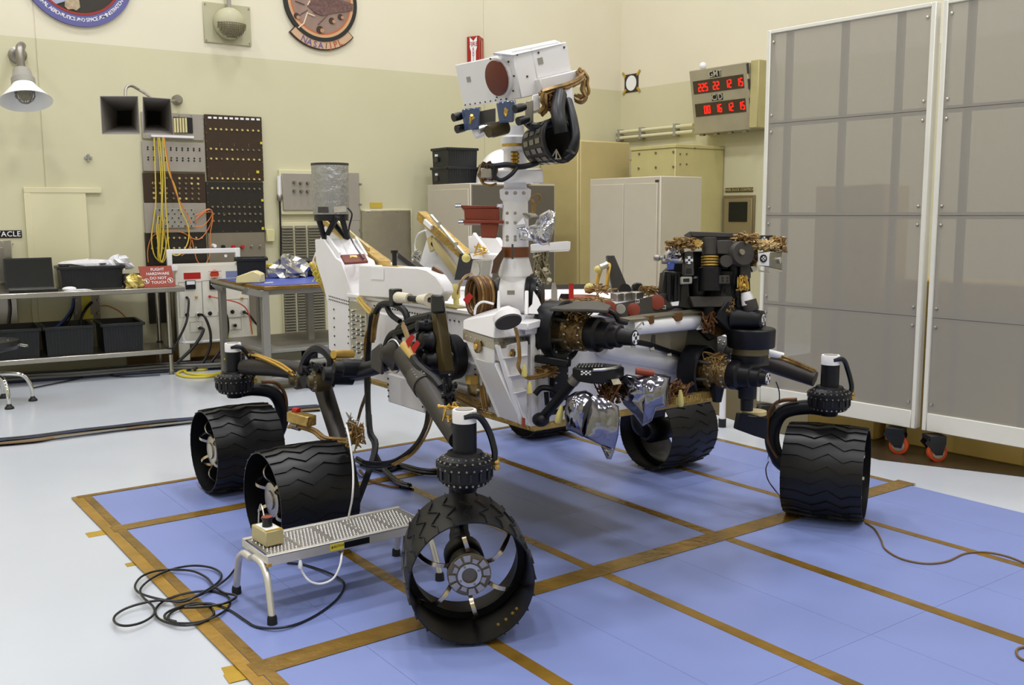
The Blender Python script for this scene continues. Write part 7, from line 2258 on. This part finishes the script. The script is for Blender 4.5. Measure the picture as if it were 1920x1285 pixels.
for i in range(3):
    for j in range(2):
        m.lathe(D(1346 + i * 9, 521 + j * 6, TD - .041), -fw, [(0, .005), (.002, .005)], 8)
stuff(m.build('block_holes', DARK, o))
tslab([(1388, 494), (1408, 495), (1408, 522), (1388, 524)], TD, .06, CHAR, 'grey_case', tb_)
tslab([(1294, 556), (1372, 555), (1376, 560), (1365, 576), (1300, 576)], TD, .12, CHAR, 'flared_base', tb_)
tslab([(1284, 472), (1300, 472), (1302, 517), (1283, 518)], TD - .03, .06, CHAR, 'target_bracket', tb_)
target(D(1292, 488, TD - .032), -fw, .017, tb_)
tslab([(1287, 503), (1297, 503), (1297, 513), (1286, 513)], TD - .033, .004, DARK, 'bracket_window', tb_)
tslab([(1277, 519), (1298, 519), (1298, 532), (1277, 533)], TD - .035, .03, GREYP, 'slot_frame', tb_)
tslab([(1281, 523), (1293, 522), (1293, 529), (1281, 529)], TD - .037, .004, DARK, 'slot', tb_)
tslab([(1245, 508), (1290, 512), (1296, 580), (1270, 575), (1240, 560)], TD + .05, .12, BLACKG, 'tall_black_case', tb_)
for px in (1256, 1268, 1274):
    MB().cyl(D(px, 515, TD + .02), D(px - 2, 565, TD + .02), .01, n=10).build('case_tube', BLACK, tb_)
MB().slab([D(1258, 567, TD - .02), D(1273, 565, TD - .02), D(1272, 573, TD - .02), D(1261, 574, TD - .02)], fw * .03).build('white_tip', LABELW, tb_)
MB().lathe(D(1226, 484, TD), RT, [(0, .01), (.005, .014), (.02, .014), (.025, .009), (.04, .009)], 12).build('probe_tip', ALUD, tb_)
MB().lathe(D(1241, 490, TD), RT, [(0, .012), (.09, .013)], 14).build('probe_rod', ALUD, tb_)
pillow('turret_foil', [(1244, 478), (1252, 466), (1268, 458), (1282, 462), (1284, 480), (1278, 492), (1256, 490), (1246, 488)], TD, .03, FOIL, tb_, 131, .012, .04)
tslab([(1252, 492), (1266, 492), (1264, 506), (1253, 506)], TD - .03, .03, BLUEB, 'blue_element', tb_)
clutter('turret_harness', D(1280, 458, TD - .02), (.07, .05, .02), 26, COPPER, tb_, 132, .007)
MB().lathe(D(1308, 457, TD - .03), -fw, [(0, .017), (.012, .017)], 18).build('gold_cap', GOLD, tb_)
clutter('turret_harness', D(1395, 446, TD), (.05, .05, .015), 14, COPPER, tb_, 133, .006)
clutter('turret_harness', D(1408, 480, TD + .05), (.02, .03, .06), 16, COPPER, tb_, 134, .007)
clutter('turret_harness', D(1435, 462, TD), (.06, .05, .02), 28, mat('wire_cream', (196, 170, 120), .45, .3), tb_, 135, .006)
clutter('turret_harness', D(1458, 460, TD + .02), (.02, .04, .03), 12, COPPER, tb_, 136, .008)
bx_ = MB().add([D(1421, 474, TD - .04), D(1443, 472, TD - .08), D(1443, 500, TD - .08), D(1422, 498, TD - .04), D(1433, 471, TD + .06), D(1467, 472, TD + .0), D(1467, 507, TD + .0), D(1435, 500, TD + .06)],
               [(0, 1, 2, 3), (1, 5, 6, 2), (0, 4, 5, 1), (3, 2, 6, 7), (4, 7, 6, 5), (0, 3, 7, 4)]).build('camera_box', ALUD, tb_, bev=.003)
fn = ((D(1443, 472, TD - .08) - D(1421, 474, TD - .04)).cross(UP)).normalized()
if fn.dot(fw) > 0: fn = -fn
MB().slab([D(1421.5, 475, TD - .041), D(1442, 473.5, TD - .079), D(1442, 499, TD - .079), D(1422.5, 497.5, TD - .041)], fn * .002).build('white_face', LABELW, bx_)
MB().lathe(D(1432, 485, TD - .062), fn, [(0, .017), (.004, .017)], 22).build('black_ring', BLACKG, bx_)
target(D(1432, 485, TD - .067), fn, .010, bx_)
f2 = ((D(1467, 472, TD) - D(1443, 472, TD - .08)).cross(UP)).normalized()
if f2.dot(fw) > 0: f2 = -f2
MB().lathe(D(1460, 488, TD - .025), f2, [(-.01, .014), (.01, .014), (.012, .008)], 20).build('camera_lens', ALU, bx_)
MB().slab([D(1408, 500, TD), D(1420, 498, TD), D(1419, 508, TD), D(1412, 510, TD)], fw * .03).build('clip', ALU, bx_)
m = MB(); m.bar(D(1420, 500, TD - .05), D(1423, 509, TD - .05), .006, .006); m.bar(D(1440, 505, TD - .07), D(1465, 509, TD - .01), .006, .006); m.bar(D(1423, 508, TD - .05), D(1442, 511, TD - .08), .006, .006)
m.build('wire_frame', ALU, bx_)
tslab([(1425, 441), (1450, 441), (1452, 462), (1428, 462)], TD + .08, .04, BLACKG, 'rear_box', tb_)
target(D(1433, 449, TD + .078), -fw, .012, tb_)
wi = MB().lathe(D(1398, 548, TD), (RT * .25 - UP), [(0, .02), (.02, .026), (.055, .03)], 22).build('white_instrument', WHITE, tb_)
MB().lathe(D(1405, 567, TD), (RT * .25 - UP), [(-.01, .032), (.03, .034), (.04, .03)], 22).build('dark_nose', CHAR, wi)
tslab([(1385, 524), (1396, 524), (1404, 580), (1384, 580)], TD + .02, .05, BLACK, 'instrument_arm', tb_)
clutter('instrument_wires', D(1392, 535, TD - .01), (.02, .02, .03), 10, GOLDP, tb_, 137, .006)
MB().bar(D(1340, 576, TD + .05), D(1390, 620, 4.35), .12, .1).build('turret_neck', BLACK, RV, bev=.006)
# ---------------------------------------------------------------- aluminium step stool before the near wheel
SX0, SX1, SY0, SY1, SZ = 1.297, 1.99, 3.333, 3.592, .24
ss = thing('step_stool', ((SX0 + SX1) / 2, (SY0 + SY1) / 2, 0), 'low aluminium step stool with a dimpled top behind the nearest wheel', 'stool')
SAL = mat('brushed_aluminium', (216, 213, 206), .36, .6, var=.05, vscale=20)
dk = MB().bx((SX0 + .012, SY0 + .012, SZ - .006), (SX1 - .012, SY1 - .012, SZ - .001)).build('tread_deck', mat('tread_grey', (158, 154, 152), .4, .8), ss)
fr = MB()
for y0, y1 in ((SY0, SY0 + .022), (SY1 - .022, SY1)):
    fr.bx((SX0, y0, SZ - .002), (SX1, y1, SZ + .004))
fr.bx((SX0, SY0, SZ - .036), (SX1, SY0 + .004, SZ + .002)); fr.bx((SX0, SY1 - .004, SZ - .036), (SX1, SY1, SZ + .002))
fr.bx((SX0, SY0 + .004, SZ - .03), (SX0 + .004, SY1 - .004, SZ - .001)); fr.bx((SX1 - .004, SY0 + .004, SZ - .03), (SX1, SY1 - .004, SZ - .001))
fr.build('edge_frame', SAL, ss, bev=.0012)
dm = MB()
nx, ny = 44, 11
for i in range(nx):
    if i % 9 == 8:
        continue
    for j in range(ny):
        x = lerp(SX0 + .03, SX1 - .03, (i + (.5 if j % 2 else 0)) / nx)
        y = lerp(SY0 + .034, SY1 - .034, j / (ny - 1))
        dm.add([(x - .006, y, SZ - .001), (x, y - .004, SZ - .001), (x + .006, y, SZ - .001), (x, y + .004, SZ - .001), (x, y, SZ + .004)], [(0, 1, 4), (1, 2, 4), (2, 3, 4), (3, 0, 4)])
stuff(dm.build('dimples', ALU, ss, smooth=False))
sm = MB()
for i in range(1, 5):
    x = lerp(SX0, SX1, i / 5 + .01)
    sm.bx((x - .002, SY0 + .03, SZ - .001), (x + .002, SY1 - .03, SZ + .0015))
sm.build('weld_line', ALU, ss)
for x, fx in ((SX0 + .012, 1.284), (SX1 - .012, 2.003)):
    for y, fy, s in ((SY0 + .03, 3.279, -1), (SY1 - .03, 3.64, 1)):
        x = x + (-.014 if x < 1.6 else .014)
        l = MB().tube([V((x, (SY0 + SY1) / 2, SZ - .036)), V((x, y - s * .035, SZ - .036)), V((x, y + s * .004, SZ - .055)), V((lerp(x, fx, .3), lerp(y, fy, .45), SZ - .09)), V((fx, fy, .03))], .0135, 10).build('leg', SAL, ss)
        MB().lathe((fx, fy, 0), EZ, [(0, .019), (.03, .018), (.04, .0145)], 14).build('foot', RUBBER, l)
def rail(px0, px1, z0, z1, m_, name):
    a, b = P(px0, 1030, y=SY0).x, P(px1, 1025, y=SY0).x
    return MB().bx((a, SY0 - .0012, SZ - z0), (b, SY0, SZ - z1)).build(name, m_, ss)
c_ = rail(619, 645, .030, .004, YELLOW, 'caution_label')
rail(646, 693, .030, .006, BLACKG, 'black_label')
a, b = P(619, 1030, y=SY0).x, P(645, 1030, y=SY0).x
t = MB().text('CAUTION', ((a + b) / 2 + .005, SY0 - .002, SZ - .015), EX, EZ, .0125)
t.add([(a + .004, SY0 - .002, SZ - .019), (a + .012, SY0 - .002, SZ - .019), (a + .008, SY0 - .002, SZ - .011)], [(0, 1, 2)])
t.build('lettering', BLACKG, c_, smooth=False)
MB().bx((SX0 - .002, SY0 - .003, SZ - .037), (SX0 + .014, SY0 + .01, SZ - .026)).build('corner_tape', TAPEY, ss)
# gold box with a knob on the stool
p0, p1, p2 = P(499, 1027, z=SZ + .004), P(533, 1019, z=SZ + .004), P(477, 1010, z=SZ + .004)
u, v = p1 - p0, p2 - p0
v = V((-u.y, u.x, 0)).normalized() * v.length
hb_ = EZ * .058
gb = thing('control_knob_box', p0, 'small gold-coloured box with a black knob on the step stool', 'box')
MB().slab([p0, p1, p1 + v, p0 + v], hb_).build('case', mat('box_gold', (190, 178, 132), .45, .3, var=.04), gb, bev=.003)
c0 = p0 + u * .5 + v * .5 + hb_
MB().slab([c0 + u * a_ + v * b_ for a_, b_ in ((-.36, -.36), (.36, -.36), (.36, .36), (-.36, .36))], EZ * .002).build('white_plate', LABELW, gb)
MB().slab([p0 + hb_ + u * .04 + v * .02, p1 + hb_ - u * .04 + v * .02, p1 + hb_ - u * .04 + v * .14, p0 + hb_ + u * .04 + v * .14], EZ * .0015).build('amber_tape', TAPEY, gb)
kn = MB().lathe(c0 + EZ * .002, EZ, [(0, .020), (.028, .018), (.03, .022), (.036, .022), (.036, .012), (.032, .012)], 20).build('knob', BLACKG, gb)
MB().lathe(c0 + EZ * .0385, EZ, [(0, .021), (.001, .021)], 20).build('copper_ring', REDO, kn)
MB().tube([c0 + EZ * .03 + v * .2, c0 + v * .4 + u * .1 + EZ * .05, c0 + v * .8 + u * .3 + EZ * .06, c0 + v * 1.2 + u * .5 + EZ * .02, c0 + v * 1.3 + u * .5 - EZ * .055], .003, 6).build('thin_cable', ALU, gb)

# black cable in loops on the floor and the white cable over the stool
F_ = lambda px, py, z=.007: P(px, py, z=z)
path = [(539, 1056), (575, 1061), (626, 1079), (646, 1097), (633, 1123), (604, 1147), (565, 1168), (523, 1178), (481, 1176), (458, 1163), (431, 1145), (405, 1135), (381, 1132), (339, 1140), (316, 1155), (326, 1168), (368, 1168), (407, 1155), (428, 1139), (430, 1124), (419, 1115), (393, 1109), (355, 1112), (316, 1123), (294, 1139), (293, 1155), (310, 1167), (345, 1173), (381, 1167), (401, 1152), (391, 1137), (368, 1131), (335, 1139), (312, 1150), (310, 1160), (330, 1166)]
z0 = .012
mb = MB().tube([F_(x, y, .011 + (.007 if i % 5 == 2 else 0)) for i, (x, y) in enumerate(path)], .0048, 7, 6)
tag(mb.build('black_cable', BLACKG), 'thin black cable curving round the front of the step stool into the inner coil', 'cable', 'black cables in loops')
path2 = [(440, 1068), (425, 1086), (394, 1107), (365, 1120), (330, 1127), (290, 1127), (242, 1139), (216, 1155), (216, 1168), (235, 1174), (265, 1168), (288, 1153), (287, 1138), (268, 1120), (264, 1104), (286, 1084), (322, 1068), (361, 1061), (397, 1065), (415, 1078), (406, 1095), (370, 1117), (340, 1129), (300, 1124), (270, 1116), (256, 1108), (254, 1096), (268, 1080), (300, 1070), (355, 1070), (385, 1082), (400, 1098), (420, 1112), (440, 1116), (441, 1122), (420, 1132), (385, 1138), (345, 1140)]
mb = MB().tube([F_(x, y, .019 + (.006 if i % 4 == 1 else 0)) for i, (x, y) in enumerate(path2)], .0048, 7, 6)
tag(mb.build('black_cable', BLACKG), 'thin black cable in wide loops across the tape edge left of the step stool', 'cable', 'black cables in loops')
wpts = [P(649, 797, d=4.02), P(656, 830, d=3.98), P(662, 880, d=3.95), P(661, 930, d=3.93), P(654, 968, d=4.03), P(650, 1000, d=4.04), P(645, 1022, d=3.93), P(641, 1040, d=3.78), P(637, 1062, d=3.74), P(625, 1085, d=3.72), P(603, 1095, d=3.70), P(582, 1091, d=3.68), P(568, 1075, d=3.68), P(563, 1060, d=3.67)]
wc = MB().tube(wpts, .0042, 8)
wc.lathe(P(563, 1066, d=3.67), UP, [(0, .007), (.012, .009), (.02, .007), (.03, .005)], 10)
tag(wc.build('white_cable', LABELW), 'thin white cable hanging from the rover leg and looping under the step stool', 'cable')
# thin dark cables at the right on the mat
F2 = lambda px, py: P(px, py, z=.011)
tag(MB().tube([F2(1622, 980), F2(1640, 992), (F2(1652, 1012)), F2(1660, 1030), F2(1690, 1048), F2(1735, 1057), F2(1775, 1053), F2(1810, 1038), F2(1850, 1036), F2(1890, 1044), F2(1925, 1058)], .004, 6).build('thin_cable', CBR), 'thin brown cable wandering over the mat from the far front wheel', 'cable')
tag(MB().tube([F2(1935, 1212), F2(1910, 1216), F2(1906, 1225), F2(1915, 1236), F2(1940, 1244)], .004, 6).build('thin_cable', CBR), 'end of a thin brown cable loop at the lower right frame edge', 'cable')
tag(MB().tube([P(1441, 866, d=4.6), P(1436, 880, d=4.58), P(1440, 900, d=4.55), P(1452, 918, d=4.55), F2(1462, 930)], .003, 6).build('thin_cable', BLACKG), 'thin black cable hanging beside the strut of the far front wheel', 'cable')
tag(MB().tube([P(1455, 716, d=4.7), P(1461, 735, d=4.72), P(1460, 755, d=4.72), P(1450, 775, d=4.75), F2(1440, 860)], .003, 6).build('thin_cable', BLACKG), 'thin black cable hanging from the far rocker tube before the left screen', 'cable')
# amber connector box with its cables, hanging from the rear suspension
cbx = MB().bar(D(546, 780, 4.75), D(585, 790, 4.66), .06, .05).build('amber_connector_box', GOLD, RV, bev=.004)
MB().bar(D(551, 768, 4.74), D(560, 770, 4.72), .03, .02).build('red_cap', RED, cbx, bev=.003)
harness('copper_cables', [D(544, 798, 4.75), D(565, 800, 4.7), D(590, 808, 4.66), D(608, 822, 4.62), D(640, 826, 4.55), D(662, 828, 4.4)], 6, .009, COPPER, cbx, 141, .014)
harness('grey_connectors', [D(545, 797, 4.74), D(558, 800, 4.7)], 3, .012, ALUD, cbx, 142, .014)
